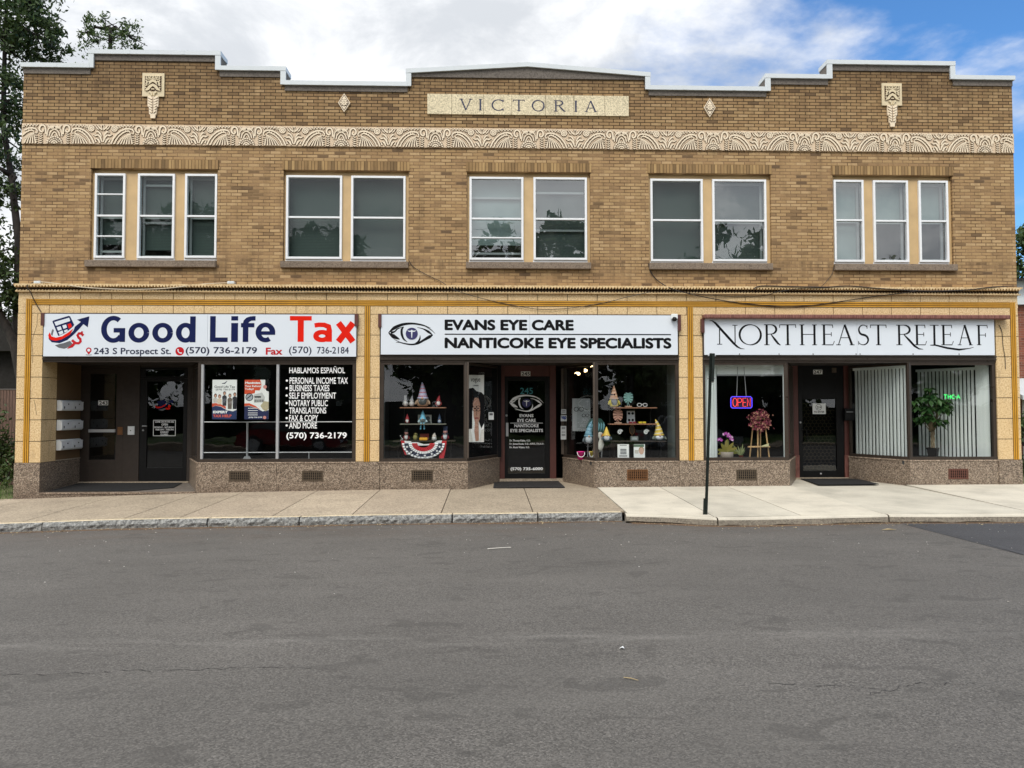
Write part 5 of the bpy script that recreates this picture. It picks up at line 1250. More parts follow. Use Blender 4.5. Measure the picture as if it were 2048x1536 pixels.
# junction boxes and cables
def box_light(px, py, label):
    x, z = P(px, py, -.06); r = thing('junction_box', label, 'junction box', (x, -.05, z), 'junction boxes on the cornice')
    MB().box(x - .07, x + .07, -.09, BY - .001, z - .03, z + .03).build('housing', M['plastic'], r, bevel=.006); MB().box(x - .06, x + .06, -.097, -.091, z - .022, z + .022).build('cover', M['white_metal'], r)
box_light(75.5, 565, 'white junction box at the left end of the grey cable'); box_light(462, 565.5, 'white junction box at the right end of the grey cable')
def cable(label, pts, r, mat, cat='cable', name='wall_cable', grp='loose cables on the facade'):
    w = []
    for i, (px, py, y) in enumerate(pts): x, z = P(px, py, y); w.append(Vector((x, y, z)))
    sm = []
    for i in range(len(w) - 1):
        p0, p1, p2, p3 = w[max(i - 1, 0)], w[i], w[i + 1], w[min(i + 2, len(w) - 1)]
        for q in range(6):
            t = q / 6; sm.append(.5 * (2 * p1 + (p2 - p0) * t + (2 * p0 - 5 * p1 + 4 * p2 - p3) * t * t + (3 * p1 - p0 - 3 * p2 + p3) * t ** 3))
    sm.append(w[-1])
    return single(name, MB().tube(sm, r, 5), mat, label, cat, tuple(w[0]), grp)
c = -.145
cable('grey cable sagging between the two white junction boxes', [(82, 564, -.05), (120, 568, -.1), (170, 575, c), (250, 579, c), (330, 577, c), (400, 569, -.1), (455, 566, -.05)], .013, M['cable_w'])
cable('black cable from the left junction box down to the tax office sign', [(66, 565, -.05), (54, 572, c), (62, 586, c + .02), (70, 604, -.03), (82, 624, -.03)], .010, M['cable'])
cable('black cable running from the second window sill across to the eye clinic lintel', [(817, 519, -.0), (826, 533, -.01), (850, 548, -.012), (880, 562, -.02), (905, 578, c), (940, 590, -.09), (985, 602, -.03), (1040, 613, -.03), (1090, 619, -.03), (1150, 615, -.03), (1215, 604, -.03), (1250, 595, -.08), (1300, 584, c)], .007, M['cable'])
cable('black cable dropping from the fourth window sill onto the cornice', [(1297, 527, -.01), (1302, 545, -.01), (1318, 563, -.02), (1345, 578, c), (1390, 590, -.1), (1440, 600, -.03), (1490, 607, -.03), (1560, 613, -.03), (1620, 611, -.03), (1680, 603, -.03), (1740, 594, -.03), (1790, 588, -.09), (1830, 583, c)], .010, M['cable'])
cable('thin black cable looping over the lintel of the right shop', [(1358, 584, c), (1400, 588, -.1), (1460, 593, -.03), (1520, 592, -.03), (1560, 583, -.12), (1600, 577, c), (1660, 575, c)], .006, M['cable'])
cable('black cable lying along the cornice to the right corner', [(1508, 578, c), (1522, 572, c), (1580, 573, c), (1650, 574, c), (1700, 572, c), (1760, 577, c), (1850, 582, c), (1930, 580, c), (1985, 574, c), (2034, 572, -.1)], .011, M['cable'])
cable('thin black wire hanging from the fifth window sill', [(1668, 531, -.01), (1664, 548, -.01), (1650, 566, -.03), (1640, 575, c)], .006, M['cable'])
cable('black cable hanging down the right end pillar', [(1998, 650, -.01), (2004, 664, -.012), (2006, 690, -.012), (2010, 715, -.012), (2011, 738, -.012)], .007, M['cable'])
cable('grey conduit clipped along the lower edge of the cornice', [(520, 577, c), (560, 585, -.08), (640, 585, -.08), (720, 586, -.08)], .005, M['cable'])
# crack in the left pillar and stains are in its glaze
cr = MB()
for pts in ([(75, 628), (74, 650), (68, 668), (64, 682), (66, 712), (65, 726)], [(68, 800), (71, 812), (73, 830)]):
    cr.ribbon([P(a, b) for a, b in pts], [.008] * len(pts), -.0012)
cr.build('crack', M['dark_recess'], B)
# floor mats
def mat_thing(label, pts, z, mat, ribs=None):
    cx = sum(p[0] for p in pts) / len(pts); cy = sum(p[1] for p in pts) / len(pts); zz = [z(*p) for p in pts]
    mb = MB(); n = len(pts); mb.mat(0)
    mb.add([(x, y, zv + .016) for (x, y), zv in zip(pts, zz)] + [(x, y, zv + .001) for (x, y), zv in zip(pts, zz)], [tuple(range(n))] + [(i, i + n, (i + 1) % n + n, (i + 1) % n) for i in range(n)])
    if ribs:
        mb.mat(1)
        xa, xb = min(p[0] for p in pts) + .06, max(p[0] for p in pts) - .06; ya, yb = min(p[1] for p in pts) + .05, max(p[1] for p in pts) - .05
        for i in range(9):
            y = ya + (yb - ya) * i / 8
            q = [(xa + (xb - xa) * k / 28, y + .022 * (1 if k % 2 else -1)) for k in range(29)]
            for a, b in zip(q, q[1:]): mb.quad((a[0], a[1] - .012, z(*a) + .021), (b[0], b[1] - .012, z(*b) + .021), (b[0], b[1] + .012, z(*b) + .021), (a[0], a[1] + .012, z(*a) + .021))
    return single('door_mat', mb, [mat, M['vent']], label, 'doormat', (cx, cy, min(zz)))
zf1 = lambda x, y: -.031 + .061 * (y - .12) / 1.43
mat_thing('charcoal carpet mat filling the left entry step', [(-9.45, .13), (-7.75, .13), (-6.98, .62), (-7.10, 1.40), (-9.45, 1.40)], zf1, M['mat'])
def fl2(px, py, x_off=0):
    X_, Y_, _ = on_ground(px, py, zwalk); return (X_, Y_)
mat_thing('black rubber doormat with wave ribs before the clinic door', [fl2(986.5, 976), fl2(1130, 975.5), fl2(1115, 962), fl2(989, 962)], zwalk, M['rubber'], True)
zw2 = lambda x, y: zwalk(x, y) + .005
mat_thing('charcoal mat lying askew before the 247 door', [fl2(1637, 970.5), fl2(1758, 969.5), fl2(1710, 957.5), fl2(1600, 958.5)], zw2, M['mat'])

# sign post seen edge-on at the kerb
bx, by, bz = on_ground(1412, 1029, zwalk)
tx, tz = P(1422, 709, by)
r = thing('sign_post', 'dark green metal sign post at the kerb, seen from the edge of its plate', 'sign post', (bx, by, bz))
H_ = tz - bz; ln = (tx - bx) / H_
def lean(z): return bx + ln * (z - bz)
mb = MB()
SK = (bx - CAM.x) / (by - CAM.y)
def chan(mb, z0, z1, w, d, off=0):
    a, b = lean(z0) + off, lean(z1) + off
    k = SK * d; mb.add([(a - w - k, by - d, z0), (a + w - k, by - d, z0), (a + w + k, by + d, z0), (a - w + k, by + d, z0), (b - w - k, by - d, z1), (b + w - k, by - d, z1), (b + w + k, by + d, z1), (b - w + k, by + d, z1)], [(3, 2, 1, 0), (4, 5, 6, 7), (0, 1, 5, 4), (1, 2, 6, 5), (2, 3, 7, 6), (3, 0, 4, 7)])
chan(mb, bz, tz + .02, .026, .02); chan(mb, bz, tz + .02, .008, .045, .004); mb.build('post', M['green_metal'], r)
mb = MB(); chan(mb, bz - .01, bz + .27, .03, .032, -.022); mb.build('anchor_stub', M['green_metal'], r)
zp = P(1420, 764, by)[1]; mb = MB(); chan(mb, zp, tz, .022, .26, .042); mb.build('sign_plate', M['green_metal'], r)
mb = MB()
for z in (tz - .02, zp + .06): mb.tube([(lean(z) - .05, by, z), (lean(z) + .08, by, z)], .012)
mb.build('bolt', M['alu'], r)

# ------------------------------------------------------------------ shop window displays
G = {}
def gm(c, k=.84, rough=.7):
    key = (c, k)
    if key not in G: G[key] = mplain('fabric_%d_%d_%d' % c, c, rough, .10, 22, k=k)
    return G[key]
YG = .52
def px_frame(pxc, pyb, y):
    x, z = P(pxc, pyb, y); return x, z, (16.3 + y) / FOC       # base point and metres per photo pixel
GG = 'gnome figures in the clinic windows'
def gnome(label, pxc, pyb, hpx, wpx, hat, beard, body, style='cone', y=YG, arms=True, hat2=None, curl=0, legs=None, cat='gnome', hatfrac=.5):
    x, z, k = px_frame(pxc, pyb, y); h = hpx * k; w = wpx * k / 2
    r = thing('gnome_figure', label, cat, (x, y, z), GG)
    hb = h * (1 - hatfrac)
    MB().lathe([(w * .55, z), (w * .82, z + hb * .12), (w * .86, z + hb * .45), (w * .66, z + hb * .85), (w * .4, z + hb)], x, y, 14, 1, .8).build('body', gm(body), r, smooth=True)
    b = MB(); b.smooth = True
    b.ball((x, y - w * .42, z + hb * .52), (w * .62, w * .42, hb * .46), 12, 8); b.build('beard', gm(beard), r)
    MB().ball((x, y - w * .80, z + hb * .86), w * .17, 8, 6).build('nose', gm((226, 178, 150)), r, smooth=True)
    hm = MB(); hm.smooth = True; hh = h * hatfrac + hb * .14; z0 = z + hb * .84
    if style == 'top':
        hm.lathe([(w * .92, z0), (w * .92, z0 + hh * .08), (w * .58, z0 + hh * .1), (w * .62, z0 + hh * .98), (w * .3, z0 + hh)], x, y, 14)
        if hat2:
            hm.mat(1); hm.lathe([(w * .63, z0 + hh * .12), (w * .645, z0 + hh * .42)], x, y, 14)
    else:
        n = 9; prof = []
        pts = []
        for i in range(n + 1):
            t = i / n; pts.append((x + curl * w * t * t, y, z0 + hh * (t if not curl else t - .10 * max(0, t - .7)))); prof.append(w * .72 * (1 - t) ** .85 + .004)
        hm.tube(pts, prof, 12)
        hm.lathe([(w * .74, z0 - .01), (w * .84, z0 + hh * .03), (w * .74, z0 + hh * .07)], x, y, 14)
        if hat2:
            hm.mat(1)
            for i in range(1, 8, 2): hm.tube([Vector(pts[i]), Vector(pts[i]) * .55 + Vector(pts[i + 1]) * .45], [prof[i] + .003, (prof[i] * .55 + prof[i + 1] * .45) + .003], 12)
    hm.build('hat', [gm(hat), gm(hat2 or hat)], r)
    if arms:
        for s in (-1, 1):
            a = MB(); a.smooth = True; a.tube([(x + s * w * .6, y, z + hb * .72), (x + s * w * .92, y - w * .1, z + hb * .5), (x + s * w * 1.0, y - w * .3, z + hb * .34)], [w * .16, w * .17, w * .14], 8); a.ball((x + s * w * 1.0, y - w * .34, z + hb * .31), w * .16, 8, 6); a.build('arm', gm(body), r)
    if legs:
        for s in (-1, 1):
            a = MB(); a.smooth = True; a.tube([(x + s * w * .3, y - w * .7, z + hb * .06), (x + s * w * .36, y - w * .85, z - hb * .2), (x + s * w * .42, y - w * .85, z - legs * k)], [w * .15] * 3, 8); a.ball((x + s * w * .42, y - w * .9, z - legs * k), (w * .2, w * .28, w * .16), 8, 6); a.build('leg', gm(legs and hat), r)
    return r
def shelf_unit(label, px0, px1, rows, posts, y, table=None):
    x0, x1 = P(px0, 815, y)[0], P(px1, 815, y)[0]
    r = thing('display_shelf', label, 'shelf', ((x0 + x1) / 2, y, .6))
    for (a, b, py, c) in rows:
        xa, z = P(a, py, y - .12); xb, _ = P(b, py, y - .12)
        MB().box(xa, xb, y - .16, y + .16, z - .022, z).build('shelf_board', c, r, bevel=.003)
    zt = P(1000, rows[0][2], y)[1]
    for px in posts:
        x = P(px, 850, y)[0]; MB().box(x - .012, x + .012, y + .10, y + .13, .60, zt - .022).build('upright', M['black_metal'], r)
    xa, z = P(table[0], table[2], y - .2); xb, _ = P(table[1], table[2], y - .2)
    MB().box(xa, xb, y - .24, y + .24, z - .02, z).build('table_top', M['brown_door'], r)
    for x in (xa + .1, xb - .1): MB().box(x - .012, x + .012, y - .1, y + .1, .60, z - .021).build('leg', M['black_metal'], r)
    return r
sw1 = m_wood('walnut_shelf', (124, 84, 62), (160, 116, 90), .5); sw2 = mplain('grey_shelf', (112, 112, 100), .5)
shelf_unit('dark three tier shelf of gnomes in the left clinic window', 800, 892, [(800, 892, 814.5, sw1), (800, 892, 847.5, sw2)], [807, 889], YG, (786, 910, 881.5))
W_, GR, DG = (232, 232, 230), (140, 140, 142), (78, 82, 82)
gnome('snowman like gnome in a grey top hat, left end of the top shelf', 811, 812.5, 22, 10, GR, W_, (190, 188, 186), 'top', hatfrac=.42)
gnome('snowman like gnome in a grey pointed hat on the top shelf', 823.5, 812.5, 22, 10, (160, 162, 166), W_, (190, 188, 186), curl=.3, hatfrac=.44)
gnome('largest plush gnome of the shelf with striped pink hat and grey beard', 845.5, 813, 50, 27, (196, 196, 222), DG, (178, 150, 124), hat2=(214, 118, 132), curl=-.1, hatfrac=.62)
gnome('small gnome in a red bobble hat at the right of the top shelf', 877, 812.5, 22, 12, (158, 40, 48), W_, (150, 52, 56), curl=.35, hatfrac=.45)
gnome('small red gnome with white beard, left of the middle shelf', 814.5, 846.5, 19, 10, (172, 52, 60), W_, (140, 26, 40), arms=False)
gnome('long legged gnome in a sky blue hat sitting on the middle shelf', 845.5, 846.5, 26, 17, (120, 196, 226), (96, 104, 102), (190, 214, 220), hatfrac=.62, legs=11)
gnome('small gnome in a navy hat at the right of the middle shelf', 879, 846.5, 19, 9, (56, 78, 106), (186, 196, 210), (70, 92, 122), arms=False, hatfrac=.55)
gnome('bearded gnome in a tall dark top hat, left of the bunting table', 812.5, 881, 24, 12, (52, 54, 52), W_, (140, 30, 42), 'top', hat2=(196, 140, 132), hatfrac=.45)
gnome('gnome in a stars and stripes top hat, right of the bunting table', 890.5, 881, 29, 14, (52, 62, 88), (214, 218, 222), (140, 30, 42), 'top', hat2=(206, 150, 146), hatfrac=.48)
x, z, k = px_frame(803.5, 881, YG); rr = thing('bow_ribbon', 'small black and cream dotted bow at the left of the bunting table', 'bow', (x, YG, z))
mb = MB(); mb.smooth = True; mb.ball((x, YG, z + .04), (.045, .03, .04)); mb.ball((x - .01, YG, z + .10), (.04, .03, .035)); mb.build('loop', M['ink'], rr); mb = MB()
for q in range(12): mb.ball((x + random.uniform(-.035, .03), YG - .03, z + random.uniform(.01, .13)), .008, 6, 4)
mb.build('dot', M['paper'], rr)
x, z, k = px_frame(830.5, 881, YG); rr = thing('owl_ornament', 'yellow green owl ornament on the bunting table', 'ornament', (x, YG, z))
mb = MB(); mb.smooth = True; mb.ball((x, YG, z + .07), (.05, .04, .07)); mb.ball((x + .01, YG, z + .135), (.042, .038, .035)); mb.build('body', gm((150, 144, 84)), rr)
for s in (-1, 1): MB().ball((x + .01 + s * .016, YG - .034, z + .14), .010, 6, 5).build('eye', M['ink'], rr)
x, z, k = px_frame(848.5, 881, YG); rr = thing('eyeglass_case', 'dark red open glasses case on the bunting table', 'glasses case', (x, YG, z))
MB().box(x - .10, x + .10, YG - .02, YG + .06, z, z + .06).build('case', gm((96, 30, 22)), rr, bevel=.012); MB().box(x - .10, x + .10, YG + .05, YG + .07, z + .05, z + .15).build('lid', gm((112, 36, 24)), rr, bevel=.01)
x, z, k = px_frame(847, 881, YG - .12); rr = single('yellow_pouch', MB().box(x - .09, x + .09, YG - .16, YG - .08, z, z + .065), gm((232, 170, 40)), 'yellow glasses pouch lying before the red case', 'pouch', (x, YG - .12, z), bevel=.015)
gnome('round white gnome with pointed hat, right of the red glasses case', 868.5, 881, 16, 11, (214, 208, 196), (240, 240, 236), (236, 234, 228), arms=False, curl=.2, hatfrac=.36)
# picture card behind the blue gnome
x0, z1 = P(836, 829.5, YG + .1); x1, z0 = P(863, 847.5, YG + .1)
rr = thing('picture_card', 'pale picture card behind the blue hat gnome', 'picture', ((x0 + x1) / 2, YG + .1, z0)); MB().box(x0, x1, YG + .1, YG + .11, z0, z1).build('card', gm((176, 180, 172)), rr)
mb = MB(); mb.disc((x0 + x1) / 2 + .07, z0 + .12, .05, YG + .098, 14); mb.prism([((x0 + x1) / 2, z0), (x1 - .01, z0), (x1 - .03, z0 + .07), ((x0 + x1) / 2 + .03, z0 + .08)], YG + .097, YG + .0985); mb.build('figure_print', gm((66, 76, 78)), rr)
# pleated bunting
rr = thing('flag_bunting', 'stars and stripes pleated fan bunting hung on the gnome table', 'bunting', (P(847, 900, .26)[0], .26, P(847, 920, .26)[1]))
def bp(x, y, d=0): return P(760 + x / 10.24, 780 + y / 10.24, .26 + d)
cxb, czb = bp(890, 1040)
def bpt(a, r):
    """fan point: angle 180..360, r 0..1 on the outline"""
    A = R(a); return (890 + 420 * r * math.cos(A) * (1 + .0), 1090 - 300 * r * math.sin(A))
NSEG = 34
bands = [(0.30, .56, 'red'), (.56, .72, 'white'), (.72, .93, 'navy'), (.93, 1.04, 'white')]
mb = MB(); ms = [gm((196, 36, 48)), gm((236, 238, 240)), gm((42, 50, 76))]
for b0, b1, cn_ in bands:
    mb.mat({'red': 0, 'white': 1, 'navy': 2}[cn_])
    for i in range(NSEG):
        a0, a1 = 180 + 180 * i / NSEG, 180 + 180 * (i + 1) / NSEG
        pl_ = [(.03 if (i + q) % 2 else 0) for q in (0, 1)]
        c4 = [bpt(a0, b0), bpt(a1, b0), bpt(a1, b1), bpt(a0, b1)]
        w4 = [bp(*p) for p in c4]; dd = [pl_[0] * b0, pl_[1] * b0, pl_[1] * b1, pl_[0] * b1]
        mb.quad(*[(w4[j][0], .26 - dd[j], w4[j][1]) for j in (3, 2, 1, 0)])
def fl4(pts, y): mb.flat([bp(*p) for p in pts], y)
mb.mat(0); fl4([(425, 1035), (500, 1040), (520, 1200), (545, 1330), (510, 1330), (455, 1180)], .275); fl4([(1270, 1040), (1365, 1040), (1345, 1220), (1300, 1420), (1200, 1425), (1245, 1200)], .275)
mb.mat(1); fl4([(500, 1040), (640, 1050), (600, 1160), (620, 1330), (540, 1320), (515, 1200)], .272); fl4([(1270, 1030), (1180, 1040), (1060, 1110), (1180, 1170), (1230, 1180)], .272); fl4([(500, 1070), (760, 1070), (900, 1110), (1060, 1100), (1060, 1130), (740, 1140)], .271)
mb.build('fan_cloth', ms, rr)
mb = MB()
for (a, r_) in ((197, .83), (225, .84), (250, .83), (275, .84), (300, .83), (322, .84), (343, .83)):
    c = bp(*bpt(a, r_)); mb.flat([(c[0] + (.034 if q % 2 == 0 else .014) * math.sin(2 * math.pi * q / 10), c[1] + (.034 if q % 2 == 0 else .014) * math.cos(2 * math.pi * q / 10)) for q in range(10)], .222)
mb.build('star', ms[1], rr)
x0, z1 = P(917, 914.8, .16); x1, z0 = P(927.5, 919.8, .16); single('price_card', MB().box(x0, x1, .16, .17, .598, .598 + z1 - z0), M['paper'], 'small white card lying at the right corner of the gnome window', 'card', ((x0 + x1) / 2, .16, .598))
# poster with a portrait on the splayed pane
def poster_frame(name, label, px0, py0, px1, py1, y, mat, cat='poster'):
    x0, z1 = P(px0, py0, y); x1, z0 = P(px1, py1, y); r = thing(name, label, cat, ((x0 + x1) / 2, y, z0)); MB().box(x0, x1, y, y + .004, z0, z1).build('sheet', mat, r); return r, x0, z0, x1, z1
YV = .72
r, x0, z0, x1, z1 = poster_frame('eyewear_poster', 'tall eyewear poster of a dark haired woman in glasses', 934.5, 750, 968, 884, YV, M['paper'])
def pv(u, v): return x0 + (x1 - x0) * u, z1 - (z1 - z0) * v
mb = MB(); mb.mat(0); mb.flat([pv(*p) for p in ((0, .28), (.12, .2), (.35, .19), (.55, .24), (.85, .26), (1, .3), (1, .72), (.85, .8), (.7, .7), (.66, .5), (.6, .38), (.4, .4), (.3, .55), (.3, .8), (.14, .82), (0, .8))], YV - .001)
mb.mat(1); mb.flat([pv(*p) for p in ((.34, .42), (.45, .34), (.66, .34), (.76, .42), (.78, .54), (.74, .66), (.62, .74), (.48, .73), (.38, .62))], YV - .002); mb.flat([pv(*p) for p in ((.46, .70), (.68, .70), (.70, .98), (.50, .99), (.42, .84))], YV - .0015)
mb.mat(2); mb.flat([pv(*p) for p in ((0, .82), (.2, .80), (.34, .99), (0, 1))], YV - .0025); mb.flat([pv(*p) for p in ((1, .80), (.84, .82), (.72, .99), (1, .99))], YV - .0025)
mb.mat(0)
for u in (.45, .66): c = pv(u, .50); mb.ribbon(arcpts(c[0], c[1], .055, .06, 0, 360, 16), .012, YV - .003); mb.disc(c[0], c[1], .018, YV - .0028, 8)
mb.ribbon([pv(.54, .48), pv(.57, .48)], .012, YV - .003); mb.ribbon([pv(.555, .53), pv(.54, .59), pv(.57, .60)], .008, YV - .003)
mb.mat(3); c = pv(.56, .645); mb.disc(c[0], c[1], .05, YV - .003, 14, .018)
mb.build('portrait_print', [M['ink'], gm((198, 150, 128)), gm((222, 220, 214)), gm((150, 52, 52))], r)
mb = MB(); a, b = pv(.22, .05), pv(.78, .125); text(mb, 'vogue', (a[0], a[1], b[0], b[1]), YV - .001, .01, plane='m'); mb.build('lettering', M['ink'], r); mb = MB(); a, b = pv(.34, .148), pv(.68, .168); text(mb, 'EYEWEAR', (a[0], a[1], b[0], b[1]), YV - .001, .02, plane='m', res=2); mb.build('lettering', M['ink'], r)
x0, z1 = P(977, 824.5, .95); x1, z0 = P(987.5, 839.5, .95)
r = thing('keypad', 'white alarm keypad beside the portrait poster', 'keypad', ((x0 + x1) / 2, .95, z0)); MB().box(x0, x1, .95, .975, z0, z1).build('housing', M['plastic'], r, bevel=.006); MB().box(x0 + .02, x1 - .02, .945, .949, z1 - .07, z1 - .02).build('display', M['grey_ink'], r)

# right clinic window
YH = .55
shelf_unit('dark three tier shelf of eyewear figures in the right clinic window', 1222, 1313, [(1226, 1313.5, 814.8, sw1), (1219, 1313, 847.5, sw1)], [1221, 1271, 1303], YH, (1221, 1332, 882))
g = gnome('gnome in sunglasses with an orange striped hat, top shelf left', 1228, 814, 44, 22, (236, 196, 164), (112, 116, 122), (206, 190, 84), hat2=(208, 128, 92), y=YH - .06, hatfrac=.55)
x, z, k = px_frame(1225.5, 789.5, YH - .16); mb = MB()
for s in (-1, 1): mb.box(x + s * .026 - .022, x + s * .026 + .022, YH - .21, YH - .195, z - .016, z + .016)
mb.build('sunglasses', M['ink'], g)
def monstera(label, px0, py0, px1, py1, pyb, c, y):
    cx, z1 = P((px0 + px1) / 2, py0, y); _, z0 = P(px0, py1, y); zb = P(px0, pyb, y)[1]; w = (PX(px1, 830, y) - PX(px0, 830, y)) / 2; h = z1 - z0
    r = thing('leaf_sculpture', label, 'sculpture', (cx, y, zb)); cz = z0 + h * .5
    mb = MB()
    for s in (-1, 1):
        fl = [(0, .5), (.18, .5), (.45, .40), (.5, .36)]
        for i in range(5):
            t = i / 5; t2 = (i + .68) / 5
            def ed(t): a = R(100 - 190 * t); return (s * w * max(.12, math.cos(a)) if False else s * w * math.sin(math.pi * (.08 + .86 * t)) ** .7, cz + h * .5 * math.cos(math.pi * (.03 + .92 * t)))
            e0, e1 = ed(t), ed(t2)
            mb.prism([(cx + s * .006, cz + h * (.44 - .8 * t * .9)), (cx + e0[0], e0[1]), (cx + e1[0], e1[1]), (cx + s * .006, cz + h * (.44 - .8 * t2 * .9) - .01)], y - .006, y + .006)
    mb.build('leaf_blade', gm(c), r)
    mb = MB(); mb.tube([(cx, y, cz + h * .45), (cx, y, z0), (cx + w * .25, y, zb + .03)], .008, 6); mb.tube([(cx - w * .2, y, z0 + .02), (cx - w * .2, y, zb)], .006, 6); mb.build('stem', gm(c), r)
    MB().box(cx - w * .7, cx + w * .7, y - .04, y + .04, zb, zb + .025).build('base', gm((196, 164, 140)), r, bevel=.004)
monstera('teal monstera leaf sculpture on the top shelf', 1247, 785, 1266, 806.5, 814, (140, 188, 184), YH); monstera('pink monstera leaf sculpture on the middle shelf', 1226, 818.5, 1245.5, 842, 847, (208, 160, 140), YH)
x, z, k = px_frame(1284.5, 814, YH)
r = thing('glasses_sculpture', 'white oversized eyeglasses sculpture on the top shelf', 'sculpture', (x, YH, z))
for s in (-1, 1): MB().tube([(x + s * .065 + .048 * math.cos(t), YH, z + .046 + .036 * math.sin(t)) for t in [2 * math.pi * i / 18 for i in range(19)]], .008, 6).build('rim', M['plastic'], r)
MB().tube([(x - .02, YH, z + .055), (x, YH, z + .062), (x + .02, YH, z + .055)], .007, 6).build('bridge', M['plastic'], r)
r, x0, z0, x1, z1 = poster_frame('sunglasses_picture', 'grey picture of faces in sunglasses on the middle shelf', 1253.5, 822, 1270, 846, YH + .05, gm((176, 184, 190)), 'picture')
mb = MB()
for v in (.2, .76):
    for u in (.28, .72): mb.disc(x0 + (x1 - x0) * u, z1 - (z1 - z0) * v, .030, YH + .048, 14)
mb.build('sunglasses_print', M['ink'], r)
def shades(label, pxc, pyb, c, y, name='sunglasses'):
    x, z, k = px_frame(pxc, pyb, y); r = thing(name, label, 'sunglasses', (x, y, z))
    for s in (-1, 1): MB().box(x + s * .045 - .038, x + s * .045 + .038, y - .01, y + .0, z + .001, z + .042).build('lens', gm(c), r, bevel=.008)
    MB().box(x - .008, x + .008, y - .008, y - .002, z + .024, z + .034).build('bridge', gm(c), r)
    for s in (-1, 1): MB().tube([(x + s * .08, y, z + .034), (x + s * .085, y + .09, z + .03)], .005, 5).build('temple', gm(c), r)
shades('dark red sunglasses on the middle shelf', 1265, 847, (120, 22, 40), YH - .10); shades('yellow sunglasses on the middle shelf', 1284.5, 847, (220, 196, 50), YH - .10)
def shell(label, pxc, pyc, y, zt):
    x, z = P(pxc, pyc, y); r = thing('shell_ornament', label, 'shell', (x, y, zt), 'white shells on the clinic table')
    mb = MB(); mb.smooth = True; pts = []; rs_ = []
    for i in range(26):
        t = i / 25; a = 5.2 * t * 1.6 + .3; q = .052 * (1 - t * .86); pts.append((x + q * math.cos(a) * 1.0, y - .01 - .02 * t, z + q * math.sin(a))); rs_.append(.030 * (1 - t * .82))
    mb.tube(pts, rs_, 8); mb.build('spiral', M['plastic'], r)
    MB().lathe([(.03, zt), (.03, zt + .008), (.006, zt + .012), (.006, z - .045)], x, y, 10).build('stand', M['black_metal'], r)
zt = P(1270, 882, YH - .2)[1]
shell('white spiral shell on a stand, left on the clinic table', 1239.5, 864.5, YH - .02, zt); shell('white spiral shell on a stand, right on the clinic table', 1292, 864.5, YH - .02, zt)
x, z = P(1264, 859.5, YH); r = thing('oval_mirror', 'bronze oval table mirror between the two white shells', 'mirror', (x, YH, zt)); MB().add([(x + .055 * math.cos(t), YH - .004, z + .10 * math.sin(t)) for t in [2 * math.pi * i / 24 for i in range(24)]], [tuple(range(24))]).build('glass', mplain('bronze_mirror', (92, 80, 70), .2, .1, 3, .6), r)
MB().tube([(x + .057 * math.cos(t), YH, z + .102 * math.sin(t)) for t in [2 * math.pi * i / 24 for i in range(25)]], .007, 6).build('rim', M['brass'], r); MB().lathe([(.05, zt), (.05, zt + .01), (.008, zt + .015), (.008, z - .1)], x, YH + .01, 10).build('stand', M['brass'], r)
x0, z1 = P(1261.5, 871.5, YH - .12); x1, _ = P(1276.5, 880, YH - .12); r = thing('tissue_box', 'grey patterned tissue box on the clinic table', 'box', ((x0 + x1) / 2, YH - .12, zt)); MB().box(x0, x1, YH - .14, YH - .04, zt, zt + .10).build('box', gm((112, 118, 118)), r, bevel=.006); MB().box(x0 + .03, x1 - .03, YH - .143, YH - .1405, zt + .025, zt + .075).build('print', gm((160, 168, 168)), r)
gnome('gnome with a tall sunflower print hat, right end of the clinic table', 1318, 881, 44, 26, (222, 192, 84), (222, 228, 238), (112, 120, 110), hat2=(240, 236, 220), y=YH - .05, curl=-.55, hatfrac=.72)
for (a, b, lbl, kind) in ((1235, 1258, 'white lettered card standing under the clinic table, left', 0), (1267.5, 1290, 'white leaflet with a portrait standing under the clinic table, right', 1)):
    r, x0, z0, x1, z1 = poster_frame('counter_card', lbl, a, 888.5, b, 917, .34, M['paper'], 'card')
    mb = MB()
    if not kind:
        for v, u0, u1, hgt in ((.08, .2, .8, .012), (.36, .24, .78, .02), (.46, .24, .78, .02), (.56, .24, .78, .02), (.66, .24, .78, .02), (.78, .15, .85, .012), (.86, .15, .85, .01)): mb.box(x0 + (x1 - x0) * u0, x0 + (x1 - x0) * u1, .338, .3395, z1 - (z1 - z0) * v - hgt / 2, z1 - (z1 - z0) * v + hgt / 2)
        mb.build('print', M['grey_ink'], r)
    else:
        mb.mat(0); mb.box(x0, x1 - .02, .338, .3395, z1 - .06, z1 - .005); mb.mat(1); mb.disc(x0 + (x1 - x0) * .68, z0 + (z1 - z0) * .52, .055, .3375, 16, .075); mb.mat(2); mb.disc(x0 + (x1 - x0) * .68, z0 + (z1 - z0) * .60, .062, .338, 16, .075)
        for v in (.45, .53, .61): mb.box(x0 + .02, x0 + (x1 - x0) * .42, .338, .3395, z1 - (z1 - z0) * v - .006, z1 - (z1 - z0) * v + .006)
        mb.build('print', [gm((96, 124, 104)), gm((220, 182, 160)), gm((170, 150, 120))], r)
